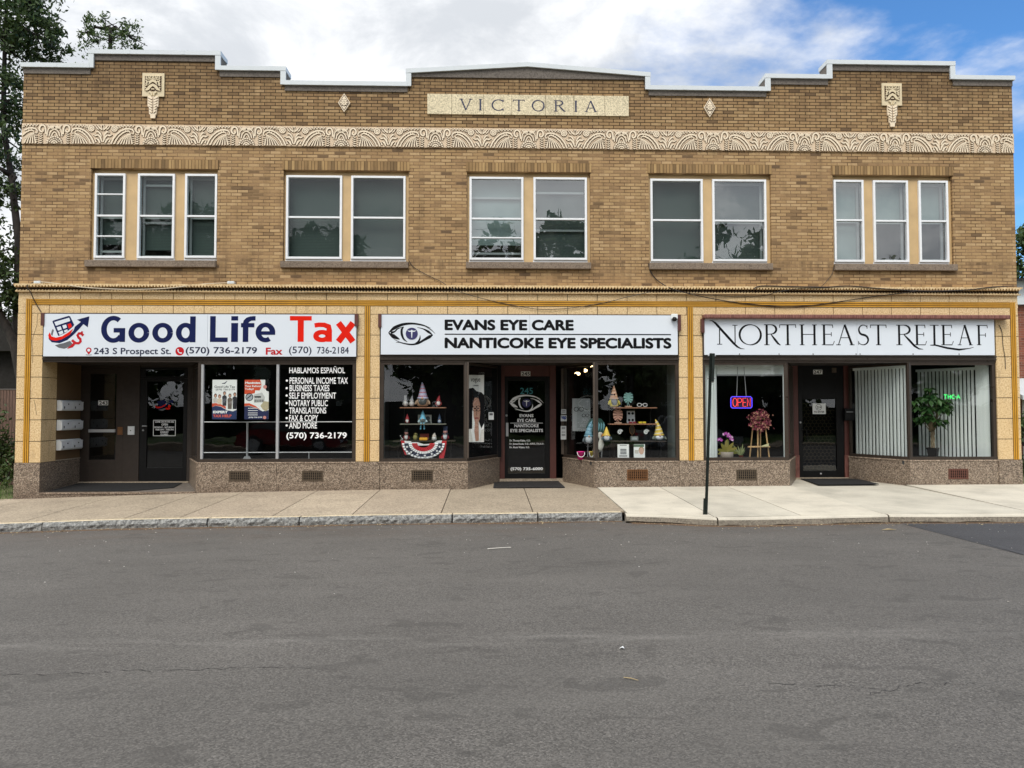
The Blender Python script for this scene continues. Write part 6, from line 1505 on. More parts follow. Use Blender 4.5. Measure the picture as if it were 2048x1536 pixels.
# pelican with a small gnome on its bill
yp = .40
x, z, k = px_frame(1194.5, 916, yp); z = .598
r = thing('pelican_figure', 'white pelican figure with orange bill by the window post', 'figure', (x, yp, z))
mb = MB(); mb.smooth = True
mb.tube([(x - .10, yp, z + .20), (x - .05, yp, z + .22), (x + .03, yp, z + .27), (x + .09, yp, z + .36), (x + .085, yp, z + .46), (x + .06, yp, z + .52), (x + .055, yp, z + .56)], [.02, .08, .11, .07, .038, .035, .045], 12); mb.ball((x + .07, yp, z + .575), (.055, .045, .048)); mb.build('body', gm((226, 224, 214)), r)
mb = MB(); mb.smooth = True; mb.ball((x - .03, yp - .07, z + .24), (.085, .035, .07)); mb.build('wing', gm((78, 76, 66)), r)
mb = MB(); mb.smooth = True; mb.tube([(x + .10, yp, z + .57), (x + .16, yp, z + .50), (x + .22, yp, z + .42)], [.034, .046, .012], 10); mb.build('bill', gm((206, 128, 56)), r)
for s in (-.03, .03): MB().tube([(x + s, yp, z + .20), (x + s, yp, z + .02), (x + s + .03, yp, z + .005)], [.008, .008, .012], 6).build('leg', gm((150, 130, 90)), r)
gnome('small gnome in a yellow pointed hat riding the pelican', 1213, 882, 29, 19, (236, 202, 92), (210, 214, 222), (92, 108, 120), y=yp - .12, hatfrac=.55)
gnome('gnome with a pale blue striped hat leaning before the teal bag', 1177, 888, 48, 22, (140, 186, 206), (206, 216, 226), (86, 98, 104), hat2=(96, 150, 176), y=.62, curl=.7, hatfrac=.62)
x0, z1 = P(1172, 837, .8); x1, z0 = P(1209, 868, .8); r = thing('beach_bag', 'teal patterned beach chair bag behind the pelican', 'bag', ((x0 + x1) / 2, .8, z0))
MB().prism([(x0 + .06, z0), (x1 - .02, z0 + .02), (x1, z1 - .1), (x1 - .08, z1), (x0 + .10, z1), (x0, z1 - .2)], .76, .84).build('panel', gm((38, 84, 78)), r, bevel=.01)
mb = MB()
for q in range(7): a = x0 + .05 + q * .055; mb.prism([(a, z0 + .06), (a + .03, z0 + .12), (a + .045, z1 - .14), (a + .01, z1 - .08)], .754, .7595)
mb.build('print', gm((122, 178, 190)), r)
for s in (x0 + .05, x1 - .05): MB().tube([(s, .8, z0), (s - .02, .78, .60)], .012, 6).build('leg', M['alu'], r)
def bucket(label, pxc, pyb, wpx, hpx, c, y):
    x, z, k = px_frame(pxc, pyb, y); z = .598; w, h = wpx * k / 2, hpx * k
    r = thing('toy_bucket', label, 'bucket', (x, y, z), 'toy buckets in the clinic window')
    MB().lathe([(w * .72, z), (w * .96, z + h * .92), (w * 1.04, z + h * .93), (w * 1.04, z + h), (w * .9, z + h), (w * .7, z + .02)], x, y, 18).build('body', gm(c), r, smooth=True)
    MB().tube([(x - w * .95, y - w * .2, z + h * .95)] + [(x + w * math.cos(R(a)), y - w * .95, z + h * (.95 - .62 * math.sin(R(a)))) for a in range(160, 10, -15)] + [(x + w * .95, y - w * .2, z + h * .95)], .008, 6).build('handle', M['plastic'], r)
bucket('bright pink toy bucket with a white handle', 1161.5, 914, 15.5, 16, (224, 40, 140), .55); bucket('yellow toy bucket behind the window post', 1182.5, 916, 9, 17, (206, 190, 70), .42)
r, x0, z0, x1, z1 = poster_frame('glasses_poster', 'grey poster printed with two pairs of eyeglasses', 1144.5, 797, 1181, 862, 1.0, gm((150, 156, 158)))
mb = MB()
for (u, v, s) in ((.36, .33, .052), (.72, .72 - .2, .036)):
    for d in (-1, 1): c = (x0 + (x1 - x0) * u + d * s * 1.15, z1 - (z1 - z0) * v); mb.ribbon(arcpts(c[0], c[1], s, s * .9, 0, 360, 18), .012, .998)
    mb.ribbon([(x0 + (x1 - x0) * u + s * 2, z1 - (z1 - z0) * v + .02), (x0 + (x1 - x0) * u + s * 4, z1 - (z1 - z0) * v - .02)], .010, .998)
mb.build('glasses_print', M['ink'], r)
for (a, b, c, d, lbl, tx_) in ((1122.5, 818.5, 1132.5, 828, 'small white notice above the blue insurance sticker', None), (1121.5, 830.5, 1133.5, 842.5, 'white sticker with blue vsp letters on the splayed pane', 'vsp'), (1121.5, 852, 1132.5, 879, 'tall white notice below the blue lettered sticker', 'n')):
    r, x0, z0, x1, z1 = poster_frame('window_notice', lbl, a, b, c, d, 1.28, gm((200, 204, 204)), 'notice')
    mb = MB()
    if tx_ == 'vsp': text(mb, 'vsp', (x0 + .01, z1 - .02, x1 - .01, z0 + .02), 1.278, .05, plane='m'); mb.build('lettering', gm((34, 66, 140)), r)
    else:
        for v in ((.3, .6) if tx_ is None else (.12, .2, .45, .62, .7)): mb.box(x0 + .02, x1 - .02, 1.278, 1.2795, z1 - (z1 - z0) * v - .008, z1 - (z1 - z0) * v + .008)
        mb.build('print', M['grey_ink'], r)
# track lamps inside the clinic
def spot(px, py, y, label, ang):
    x, z = P(px, py, y); r = thing('track_lamp', label, 'lamp', (x, y, z), 'lit lamps inside the clinic')
    d = Vector((math.cos(ang), 0, math.sin(ang))) * .09
    MB().tube([Vector((x, y, z)) - d, Vector((x, y, z)) + d * .3], [.028, .05], 10).build('housing', M['black_metal'], r); MB().ball((x + d.x * .5, y, z + d.z * .5), (.075, .04, .045), 10, 6).build('bulb', M['bulb'], r, smooth=True)
    MB().tube([(x, y, z), (x, y, 2.85)], .01, 6).build('stem', M['black_metal'], r)
spot(1184, 736.5, 2.2, 'lit track lamp beside the window post', .6); spot(1152, 749.5, 3.0, 'lit track lamp deeper in the clinic', .6); spot(1166, 741, 3.6, 'lit lamp at the back of the clinic ceiling', 0)

# ------------------------------------------------------------------ tax office window
YQ = .16
r, x0, z0, x1, z1 = poster_frame('tax_poster', 'poster with five office workers above a navy footer reading Expert Tax Help', 425, 759.5, 473, 838.5, YQ, M['paper'])
def q4(u, v): return x0 + (x1 - x0) * u, z1 - (z1 - z0) * v
mb = MB(); mb.mat(0); mb.flat([q4(*p) for p in ((0, .69), (.15, .66), (.35, .68), (.6, .77), (.85, .80), (1, .76), (1, 1), (0, 1))], YQ - .001); mb.mat(1); mb.flat([q4(*p) for p in ((0, .60), (.15, .59), (.35, .62), (.56, .68), (.56, .74), (.35, .67), (.15, .655), (0, .685))], YQ - .002)
mb.build('wave_print', [gm((30, 50, 96)), gm((222, 90, 62))], r)
mb = MB(); ppl = [(.13, .40, .58, (214, 208, 200), (60, 40, 34)), (.30, .42, .62, (226, 206, 180), (120, 56, 44)), (.50, .34, .66, (44, 46, 54), (40, 34, 32)), (.72, .40, .74, (112, 100, 90), (44, 36, 32)), (.92, .37, .74, (34, 34, 44), (70, 44, 36))]
mts = []
for i, (u, v, vb, c, hc) in enumerate(ppl):
    mts += [gm(c), gm((214, 164, 138)), gm(hc)]; hx, hz = q4(u, v); w = .05
    mb.mat(3 * i + 2); mb.disc(hx, hz, .032, YQ - .0012, 14, .044); mb.mat(3 * i + 1); mb.disc(hx, hz - .008, .022, YQ - .0016, 12, .030); mb.mat(3 * i)
    sh = hz - .045; bz_ = q4(u, vb)[1]; mb.flat([(hx - .018, sh), (hx + .018, sh), (hx + w, sh - .03), (hx + w * .8, bz_), (hx - w * .8, bz_), (hx - w, sh - .03)], YQ - .0022 - .0001 * i)
mb.build('people_print', mts, r)
mb = MB()
for s, bx, m in (('Good Life Tax', (.08, .145, .93, .205), 0), ('(570) 736-2179', (.14, .225, .92, .28), 0)): a, b = q4(bx[0], bx[1]), q4(bx[2], bx[3]); mb.mat(0); text(mb, s, (a[0], a[1], b[0], b[1]), YQ - .001, .02, plane='m', res=2)
mb.mat(1); a, b = q4(.04, .785), q4(.64, .85); text(mb, 'EXPERT', (a[0], a[1], b[0], b[1]), YQ - .003, .06, plane='m', res=2); mb.mat(2); a, b = q4(.04, .88), q4(.80, .95); text(mb, 'TAX HELP', (a[0], a[1], b[0], b[1]), YQ - .003, .05, plane='m', res=2)
mb.mat(3); c = q4(.5, .06); mb.ribbon([(c[0] - .06, c[1] - .03), (c[0], c[1] - .025), (c[0] + .05, c[1] + .02)], [.01, .025, .012], YQ - .001)
mb.build('lettering', [M['grey_ink'], M['white'], gm((226, 100, 84)), M['slate_ink']], r)
r, x0, z0, x1, z1 = poster_frame('refund_poster', 'poster reading Maximize Your Refund Today in an orange circle', 489.5, 759.5, 537, 838.5, YQ, M['paper'])
mb = MB(); mb.mat(0); mb.flat([q4(*p) for p in ((0, 0), (.64, 0), (.69, .1), (.68, .2), (.62, .27), (.44, .27), (.42, .34), (.2, .37), (0, .36))], YQ - .001); mb.mat(1); mb.flat([q4(*p) for p in ((0, .67), (.2, .665), (.5, .72), (.75, .80), (1, .77), (1, 1), (0, 1))], YQ - .001); mb.mat(0); mb.flat([q4(*p) for p in ((0, .6), (.2, .595), (.45, .66), (.66, .76), (.5, .715), (.2, .655), (0, .665))], YQ - .002)
mb.mat(2); mb.flat([q4(*p) for p in ((.85, 0), (1, 0), (1, .3), (.9, .28), (.84, .2))], YQ - .001); c = q4(.2, .44); mb.disc(c[0], c[1], .085, YQ - .001, 22); mb.mat(3); mb.disc(c[0], c[1], .07, YQ - .0015, 22); mb.mat(2); mb.ribbon([(c[0] - .05, c[1] - .03), (c[0] + .04, c[1] + .04)], .02, YQ - .002)
mb.mat(4); mb.flat([q4(*p) for p in ((.38, .38), (.72, .32), (.84, .44), (.82, .56), (.4, .58))], YQ - .001); mb.mat(2)
for q in range(5): a = q4(.42 + .08 * q, .50); mb.box(a[0], a[0] + .02, YQ - .0016, YQ - .0012, a[1] - .06, a[1])
a = q4(.41, .43); mb.box(a[0], a[0] + .14, YQ - .0016, YQ - .0012, a[1] - .02, a[1] + .012)
mb.mat(5); mb.flat([q4(*p) for p in ((.66, .66), (.8, .54), (1, .56), (1, .74), (.88, .8), (.76, .75))], YQ - .0014)
mb.mat(6); c = q4(.84, .18); mb.disc(c[0], c[1], .04, YQ - .0015, 16); c = q4(.84, .955); mb.disc(c[0], c[1], .035, YQ - .003, 16)
mb.build('print', [gm((224, 84, 46)), gm((28, 38, 84)), M['ink'], gm((170, 176, 184)), gm((206, 208, 206)), gm((196, 184, 150)), gm((224, 150, 140))], r)
mb = MB()
for s, bx, fat in (('Maximize', (.02, .05, .66, .105), .05), ('Your Refund', (.01, .135, .66, .185), .03), ('Today!', (.01, .21, .37, .27), .03), ('(570) 736-2179', (.18, .935, .74, .975), .04)): a, b = q4(bx[0], bx[1]), q4(bx[2], bx[3]); text(mb, s, (a[0], a[1], b[0], b[1]), YQ - .0025, fat, plane='m', res=2)
for v in (.72, .78, .84, .89): a, b = q4(.15, v), q4(.55, v); mb.box(a[0], b[0], YQ - .003, YQ - .0025, a[1] - .006, a[1] + .006)
mb.build('lettering', M['white'], r)
# steel stand with glass panels inside the window
yb = .75
r = thing('barrier_stand', 'grey steel crowd barrier frame inside the tax office window', 'barrier', (P(495, 915, yb)[0], yb, .598))
za, zb_ = P(500, 844, yb)[1], P(500, 905, yb)[1]; xa, xm, xb = P(405, 850, yb)[0], P(495, 850, yb)[0], P(704, 850, yb)[0]
MB().tube([(xa, yb, za), (xb, yb, za)], .014, 8).build('rail', M['alu'], r); MB().tube([(xa, yb, zb_), (xb, yb, zb_)], .012, 8).build('rail', M['alu'], r)
for x in (xm, P(618, 900, yb)[0]):
    MB().tube([(x, yb, .60), (x, yb, za if x == xm else zb_)], .024 if x == xm else .012, 8).build('post', M['alu'], r)
    if x == xm: MB().prism([(x - .11, .599), (x + .11, .599), (x + .05, .68), (x - .05, .68)], yb - .02, yb + .02).build('foot', M['alu'], r)

# ------------------------------------------------------------------ right shop: blinds, neon, plants
def blinds(label, A, Bp, z0, z1, n, twist, w=.085, head=True):
    A = Vector(A); Bv = Vector(Bp); r = thing('vertical_blind', label, 'blind', ((A.x + Bv.x) / 2, (A.y + Bv.y) / 2, z0))
    mb = MB(); u = (Bv - A).normalized(); nn = Vector((-u.y, u.x))
    for i in range(n):
        c = A.lerp(Bv, (i + .5) / n) if n > 1 else A.lerp(Bv, .5)
        tw = twist + random.uniform(-.06, .06); d = u * math.cos(tw) + nn * math.sin(tw); m_ = Vector((-d.y, d.x)) * .008
        p = [c - d * w / 2, c - d * w * .17 - m_, c + d * w * .17 - m_, c + d * w / 2]
        for a, b in zip(p, p[1:]): mb.quad((a.x, a.y, z0 + random.uniform(0, .004)), (b.x, b.y, z0), (b.x, b.y, z1), (a.x, a.y, z1))
    mb.build('slat', M['slat'], r)
    if head:
        h = MB(); seg_box(h, A, Bv, -.02, (Bv - A).length + .02, z1, z1 + .06, -.03, .03); h.build('head_rail', M['slat'], r)
    return r
ZB0, ZB1 = .612, 2.66
blinds('white vertical blind drawn to the left edge of the neon sign window', (4.79, .22), (5.08, .26), ZB0, ZB1, 5, .5, .10)
v = thing('valance', 'pale valance across the top of the neon sign window', 'valance', (5.8, .3, 2.5)); MB().box(5.10, 6.60, .28, .33, 2.50, 2.74).build('fabric', M['slat'], v); MB().box(5.10, 6.60, .275, .335, 2.47, 2.499).build('bottom_rail', M['inner_frame'], v)
xx = P(1568, 820, .2)[0]
blinds('narrow white blind strip at the right edge of the neon sign window', (xx - .03, .18), (xx + .04, .20), ZB0, ZB1, 1, .2, .09, False)
blinds('wide white vertical blind along the splayed pane by the 247 door', (D3R[1][0] + .14, D3R[1][1] - .06), (D3R[0][0] + .06, .16), ZB0, ZB1 - .02, 15, -.20, .083)
A_ = P(1838, 850, 1.35)[0]
blinds('white vertical blind standing behind the potted tree', (P(1836, 850, 1.5)[0] - .0, 1.5), (P(1954, 850, .45)[0], .50), ZB0, P(1900, 742, 1.0)[1], 15, .35, .056)
blinds('bluish white vertical blind at the far right edge of the shop', (P(1957, 850, .4)[0], .42), (11.22, .22), ZB0, ZB1, 5, .25, .10)
# OPEN neon
YN = .24
x0, z1 = P(1461.6, 793.4, YN); x1, z0 = P(1504, 816, YN)
r = thing('neon_open_sign', 'lit neon sign reading OPEN in red inside a blue frame', 'neon sign', ((x0 + x1) / 2, YN, z0))
MB().box(x0 + .01, x1 - .01, YN + .03, YN + .04, z0 + .01, z1 - .01).build('backing', gm((30, 24, 60)), r)
q = .03; fr_ = [(x0 + q, z0), (x1 - q, z0), (x1, z0 + q), (x1, z1 - q), (x1 - q, z1), (x0 + q, z1), (x0, z1 - q), (x0, z0 + q), (x0 + q, z0)]
MB().tube([(a, YN, b) for a, b in fr_], .009, 6).build('frame_tube', M['neon_blue'], r)
mb = MB(); W0 = x1 - x0; H0 = z1 - z0
def nn(pts): mb.tube([(x0 + a * W0, YN - .004, z0 + b * H0) for a, b in pts], .0062, 6)
nn([(.19 + .10 * math.cos(t), .5 + .37 * math.sin(t)) for t in [2 * math.pi * i / 20 for i in range(21)]])
nn([(.33, .14), (.33, .86), (.45, .86), (.51, .76), (.51, .58), (.45, .5), (.35, .5)]); nn([(.72, .86), (.57, .86), (.57, .14), (.72, .14)]); nn([(.57, .5), (.70, .5)]); nn([(.78, .14), (.78, .86), (.92, .14), (.92, .86)])
mb.build('letter_tube', M['neon_red'], r)
mb = MB()
for px in (1472.5, 1491.5): mb.tube([(P(px + 1.5, 794, YN)[0], YN + .02, z1), (P(px + (3.5 if px < 1480 else -3), 733, YN)[0], YN + .02, P(px, 733, YN)[1])], .006, 5)
mb.build('hanging_cord', M['inner_frame'], r)
x0, z1 = P(1887.5, 789.5, .5); x1, z0 = P(1920, 797.5, .5)
r = thing('neon_leaf_sign', 'small green neon sign reading THC-A before white blinds', 'neon sign', ((x0 + x1) / 2, .5, z0)); W0 = x1 - x0; H0 = z1 - z0; mb = MB()
def ng(pts): mb.tube([(x0 + a * W0, .5, z0 + b * H0) for a, b in pts], .008, 5)
ng([(.0, 1), (.20, 1)]); ng([(.10, 1), (.10, 0)]); ng([(.26, 0), (.26, 1)]); ng([(.42, 0), (.42, 1)]); ng([(.26, .5), (.42, .5)]); ng([(.66, .85), (.58, 1), (.51, .8), (.49, .5), (.51, .2), (.58, 0), (.66, .15)]); ng([(.69, .5), (.76, .5)]); ng([(.80, 0), (.90, 1), (1, 0)]); ng([(.84, .4), (.96, .4)])
mb.build('letter_tube', M['neon_green'], r)
mb = MB()
for s in (.05, .92): mb.tube([(x0 + s * W0, .5, z1), (x0 + W0 * .5 + (s - .5) * .5 * W0, .5, z1 + .55)], .003, 4)
mb.build('hanging_cord', M['inner_frame'], r)
def leafblade(mb, base, tip, w, droop=.0, n=5):
    b, t = Vector(base), Vector(tip); d = t - b; side = d.cross(Vector((0, 1, 0)))
    side = (side if side.length > 1e-4 else Vector((1, 0, 0))).normalized(); L = []; Rr = []
    for i in range(n + 1):
        s = i / n; p = b + d * s + Vector((0, 0, -droop * s * s)); ww = w * math.sin(math.pi * (.12 + .88 * s)) ** .8 / 2
        L.append(p + side * ww); Rr.append(p - side * ww)
    vs = L + Rr; mb.add(vs, [(i, i + 1, i + 2 + n, i + 1 + n) for i in range(n)])
# orchid in a grey pot
yo = .34; x, z, k = px_frame(1453, 916, yo); z = .598
r = thing('potted_orchid', 'purple orchid with broad yellow green leaves in a grey pot', 'orchid', (x, yo, z))
MB().lathe([(.11, z), (.145, z + .05), (.15, z + .17), (.14, z + .175), (.13, z + .15)], x, yo, 20).build('pot', gm((150, 140, 128)), r, smooth=True)
lm = m_leaf('orchid_leaf', (96, 104, 40), (150, 140, 70)); mb = MB()
for a, l, h in ((-70, .25, .12), (-40, .22, .26), (-12, .10, .34), (10, .10, .36), (38, .24, .28), (62, .26, .16), (80, .26, .04), (-85, .22, .02)): leafblade(mb, (x, yo, z + .15), (x + l * math.sin(R(a)) * 1.0, yo - .06, z + .17 + h), .085, .06)
mb.build('leaf', lm, r)
mb = MB(); mb.tube([(x, yo, z + .16), (x + .02, yo, z + .45), (x - .04, yo - .02, z + .56), (x + .10, yo - .03, z + .50)], .006, 5); mb.tube([(x, yo, z + .16), (x - .10, yo, z + .40), (x - .15, yo - .02, z + .45)], .006, 5); mb.build('stem', M['leaf_in'], r)
mb = MB(); rs = random.Random(2)
for (fx, fz) in ((-.07, .57), (-.02, .59), (.03, .57), (.06, .53), (.10, .50), (.12, .45), (.02, .53), (.08, .47), (-.16, .46), (-.20, .45), (-.13, .44)):
    for a in range(0, 360, 72):
        mb.mat(0 if rs.random() > .3 else 1); c = (x + fx, yo - .05, z + fz); leafblade(mb, c, (c[0] + .038 * math.cos(R(a)), c[1] - .01, c[2] + .038 * math.sin(R(a))), .034, 0, 3)
mb.build('flower', [gm((168, 70, 160)), gm((226, 190, 222))], r)
yo = .40; x, z, k = px_frame(1482, 917, yo); z = .598
r = thing('potted_aloe', 'small aloe in a red pot beside the orchid', 'aloe', (x, yo, z)); MB().lathe([(.035, z), (.05, z + .09), (.055, z + .095), (.045, z + .085)], x, yo, 14).build('pot', gm((150, 60, 46)), r, smooth=True)
mb = MB()
for a, l in ((-52, .27), (-38, .32), (-20, .24), (-6, .2), (8, .27), (22, .2), (34, .16)): leafblade(mb, (x, yo, z + .08), (x + l * math.sin(R(a)), yo - .03, z + .09 + l * math.cos(R(a))), .035)
mb.build('leaf', m_leaf('aloe_leaf', (96, 112, 74), (150, 158, 110)), r)
# easel with wreath
ye = .62
xs = [P(v, 880, ye)[0] for v in (1503.5, 1512, 1525, 1532.5)]; zt = P(1520, 829, ye)[1]; x = (xs[1] + xs[3]) / 2
r = thing('easel', 'light wooden easel standing behind the neon sign window', 'easel', (x, ye, .6)); wd = m_wood('easel_wood', (176, 140, 96), (206, 172, 124), .6)
for (a, b, yy) in ((xs[1], xs[1] + .05, ye - .1), (xs[3] + .03, xs[3] - .05, ye - .1), (xs[0], xs[0] + .06, ye + .15), (xs[2], xs[2] - .04, ye + .15)): MB().tube([(a, yy, .6), (b, ye, zt)], .016, 6).build('leg', wd, r)
xa, z = P(1496, 893, ye - .13); xb, _ = P(1539, 893, ye - .13); MB().box(xa, xb, ye - .16, ye - .10, z - .02, z + .01).build('tray', wd, r); MB().prism([(P(1514, 892, ye)[0], z), (P(1532, 892, ye)[0], z), (P(1532, 886, ye)[0], P(1532, 886, ye)[1])], ye - .18, ye - .161).build('wedge', gm((214, 208, 160)), r)
cx, cz = P(1519, 842, ye - .05); r = thing('flower_wreath', 'dark red flower wreath hung on the easel', 'wreath', (cx, ye - .08, cz)); mb = MB(); rs = random.Random(9)
for i in range(330):
    a = rs.uniform(0, 6.28); q = rs.gauss(.17, .05); px_, pz = cx + q * math.cos(a) * 1.05, cz + q * math.sin(a) * .95; L = rs.uniform(.03, .07); b = rs.uniform(0, 6.28); mb.mat(rs.choice([0, 0, 0, 1, 2])); leafblade(mb, (px_, ye - .08 - rs.uniform(0, .06), pz), (px_ + L * math.cos(b), ye - .10 - rs.uniform(0, .06), pz + L * math.sin(b)), .03, 0, 3)
mb.build('flowers', [gm((96, 26, 38)), gm((150, 60, 84)), gm((196, 140, 120))], r); MB().box(cx - .09, cx + .09, ye - .03, ye - .02, cz + .04, cz + .20).build('card', gm((206, 170, 128)), r)
# money tree in a black pot
yt = .42; x, z, k = px_frame(1866, 914, yt); z = .598
r = thing('potted_tree', 'leafy money tree with braided trunk in a black pot', 'potted tree', (x, yt, z))
MB().lathe([(.11, z), (.145, z + .22), (.155, z + .225), (.155, z + .25), (.135, z + .25), (.12, z + .2)], x, yt, 4).build('pot', M['black_metal'], r)
mb = MB()
for ph in (0, 2.1, 4.2): mb.tube([(x - .0 + .028 * math.cos(ph + i * .9), yt + .028 * math.sin(ph + i * .9), z + .2 + i * .06) for i in range(8)], .024, 6)
top = Vector((x, yt, z + .64)); rs = random.Random(4); lf = MB()
cx0, cz0 = P(1861, 822, yt)
for i in range(46):
    a = rs.uniform(0, 6.28); rad = .40 * rs.uniform(.02, 1) ** .6; e = Vector((cx0 + rad * math.cos(a) * 1.0, yt + rad * math.sin(a) * .62, cz0 + rs.uniform(-.34, .40) * (1 - rad * .9)))
    if i == 0: e = Vector((cx0 - .02, yt, cz0 + .50))
    mb.tube([top + Vector((0, 0, rs.uniform(-.1, .1))), top.lerp(e, .55) + Vector((0, 0, .06)), e], [.012, .008, .005], 5)
    for j in range(7):
        b = 2 * math.pi * j / 7 + rs.uniform(-.2, .2); L = rs.uniform(.14, .20); dz = rs.uniform(-.12, .03); t = e + Vector((L * math.cos(b), L * math.sin(b) * .8, dz))
        d = t - e; s1 = Vector((-d.y, d.x, 0)).normalized() if abs(d.x) + abs(d.y) > 1e-4 else Vector((1, 0, 0)); w = .10
        pts = [e, e + d * .35 + s1 * w * .38 + Vector((0, 0, .02)), e + d * .62 + s1 * w * .5, t + Vector((0, 0, -.05)), e + d * .62 - s1 * w * .5, e + d * .35 - s1 * w * .38 + Vector((0, 0, .02))]
        lf.add(pts, [(0, 1, 2, 3), (0, 3, 4, 5)])
mb.build('trunk', M['bark_in'], r, smooth=True); lf.build('leaves', M['leaf_in'], r)

# ------------------------------------------------------------------ trees, shrubs and neighbours
def leaf_mesh(name, centers, radii, counts, size, mat, parent, seed=1, droop=.3, hollow=.55):
    g = np.random.default_rng(seed); V = []
    for c, r_, n in zip(centers, radii, counts):
        k = max(3, int(n / 38)); d = g.normal(size=(k, 3)); d /= np.linalg.norm(d, axis=1)[:, None]
        rad = g.uniform(hollow, 1.05, k) ** .7; cl = np.array(c) + d * rad[:, None] * np.array(r_)
        for q in cl:
            m_ = int(n / k); off = g.normal(size=(m_, 3)) * np.mean(r_) * .15; V.append(q + off)
    ctr = np.concatenate(V); n = len(ctr)
    a = g.normal(size=(n, 3)); a /= np.linalg.norm(a, axis=1)[:, None]; b = np.cross(a, g.normal(size=(n, 3))); b /= np.linalg.norm(b, axis=1)[:, None]
    s = size * g.uniform(.6, 1.3, n)[:, None]
    v = np.empty((n, 4, 3)); v[:, 0] = ctr - a * s; v[:, 1] = ctr + b * s * .42; v[:, 2] = ctr + a * s; v[:, 3] = ctr - b * s * .42
    o0 = np.array(ORIGIN.get(parent.name, (0, 0, 0))); v = v.reshape(-1, 3) - o0
    me = bpy.data.meshes.new(name); me.vertices.add(4 * n); me.vertices.foreach_set('co', v.ravel()); me.loops.add(4 * n); me.loops.foreach_set('vertex_index', np.arange(4 * n, dtype=np.int32))
    me.polygons.add(n); me.polygons.foreach_set('loop_start', np.arange(0, 4 * n, 4, dtype=np.int32)); me.update(calc_edges=True); me.validate(); me.materials.append(mat)
    o = bpy.data.objects.new(name, me); COL.objects.link(o); o.parent = parent; ORIGIN[o.name] = tuple(o0); return o
def tree(name, label, base, trunks, blobs, size, mat, group=None, seed=1, bark='bark', droop=.3):
    r = thing(name, label, 'tree', base, group)
    mb = MB(); mb.smooth = True
    for pts, r0, r1 in trunks:
        n = len(pts); mb.tube(pts, [r0 + (r1 - r0) * i / (n - 1) for i in range(n)], 9)
    rs = random.Random(seed); tops = [Vector(p) for pts, a, b in trunks for p in pts[len(pts) // 2:]]
    for c, rad, n in blobs:
        cv = Vector(c); t = min(tops, key=lambda q: (q - cv).length); m_ = t.lerp(cv, .5) + Vector((rs.uniform(-.3, .3), rs.uniform(-.3, .3), .2)); mb.tube([t, m_, cv], [.09, .06, .025], 6)
        for q in range(4):
            e = cv + Vector((rs.uniform(-1, 1) * rad[0], rs.uniform(-1, 1) * rad[1], rs.uniform(-.6, 1) * rad[2])) * .8; mb.tube([m_.lerp(cv, .6), e], [.035, .010], 5)
    mb.build('trunk', M[bark], r)
    leaf_mesh('crown', [b[0] for b in blobs], [b[1] for b in blobs], [b[2] for b in blobs], size, M[mat], r, seed)
    return r
def at(px, py, y): x, z = P(px, py, y); return (x, y, z)
yt = 5.0
bl = [(at(40, 45, yt), (1.0, 1.2, .8), 1700), (at(88, 78, yt), (.55, 1, .5), 900), (at(10, 110, yt), (.9, 1.2, .8), 1500), (at(-40, 60, yt), (1.2, 1.4, 1.2), 1000), (at(20, -50, yt), (1.3, 1.4, 1.0), 1200), (at(-60, -80, yt), (1.6, 1.6, 1.4), 900), (at(70, 20, yt), (.7, 1, .5), 800),
      (at(15, 200, yt), (.62, .9, .7), 1000), (at(-25, 230, yt), (.9, 1, 1.0), 900), (at(12, 285, yt), (.55, .8, .6), 800), (at(-30, 360, yt), (.9, .9, .9), 700), (at(14, 385, yt), (.45, .7, .5), 520), (at(5, 510, yt), (.6, .8, .45), 900), (at(-40, 480, yt), (.9, 1, .9), 600), (at(18, 560, yt), (.5, .8, .5), 900), (at(-10, 610, yt), (.7, .8, .5), 900), (at(25, 600, yt), (.35, .7, .4), 500)]
tree('street_tree', 'tall dark leaved tree rising beside the left corner of the building', at(52, 975, yt), [([at(52, 985, yt), at(45, 800, yt), at(36, 640, yt), at(37, 480, yt), at(22, 350, yt), at(6, 250, yt), at(10, 80, yt), at(15, -40, yt)], .15, .035), ([at(60, 975, yt - .3), at(52, 800, yt - .3), at(30, 690, yt - .3), at(0, 630, yt - .3), at(-60, 520, yt - .3)], .17, .09)], bl, .078, 'leaf', seed=3)
yb2 = 18.
tree('distant_tree', 'loose pale green tree showing above the left parapet', at(215, 975, yb2), [([at(215, 985, yb2), at(218, 500, yb2), at(222, 150, yb2), at(220, 60, yb2)], .3, .06)], [(at(205, 55, yb2), (.75, 1, .50), 420), (at(240, 62, yb2), (.9, 1, .45), 420), (at(270, 80, yb2), (.45, .8, .35), 200), (at(176, 74, yb2), (.4, .8, .3), 150), (at(222, 95, yb2), (1.3, 1.2, .5), 420), (at(225, 140, yb2), (1.8, 1.5, 1), 400)], .085, 'leaf2', seed=5)
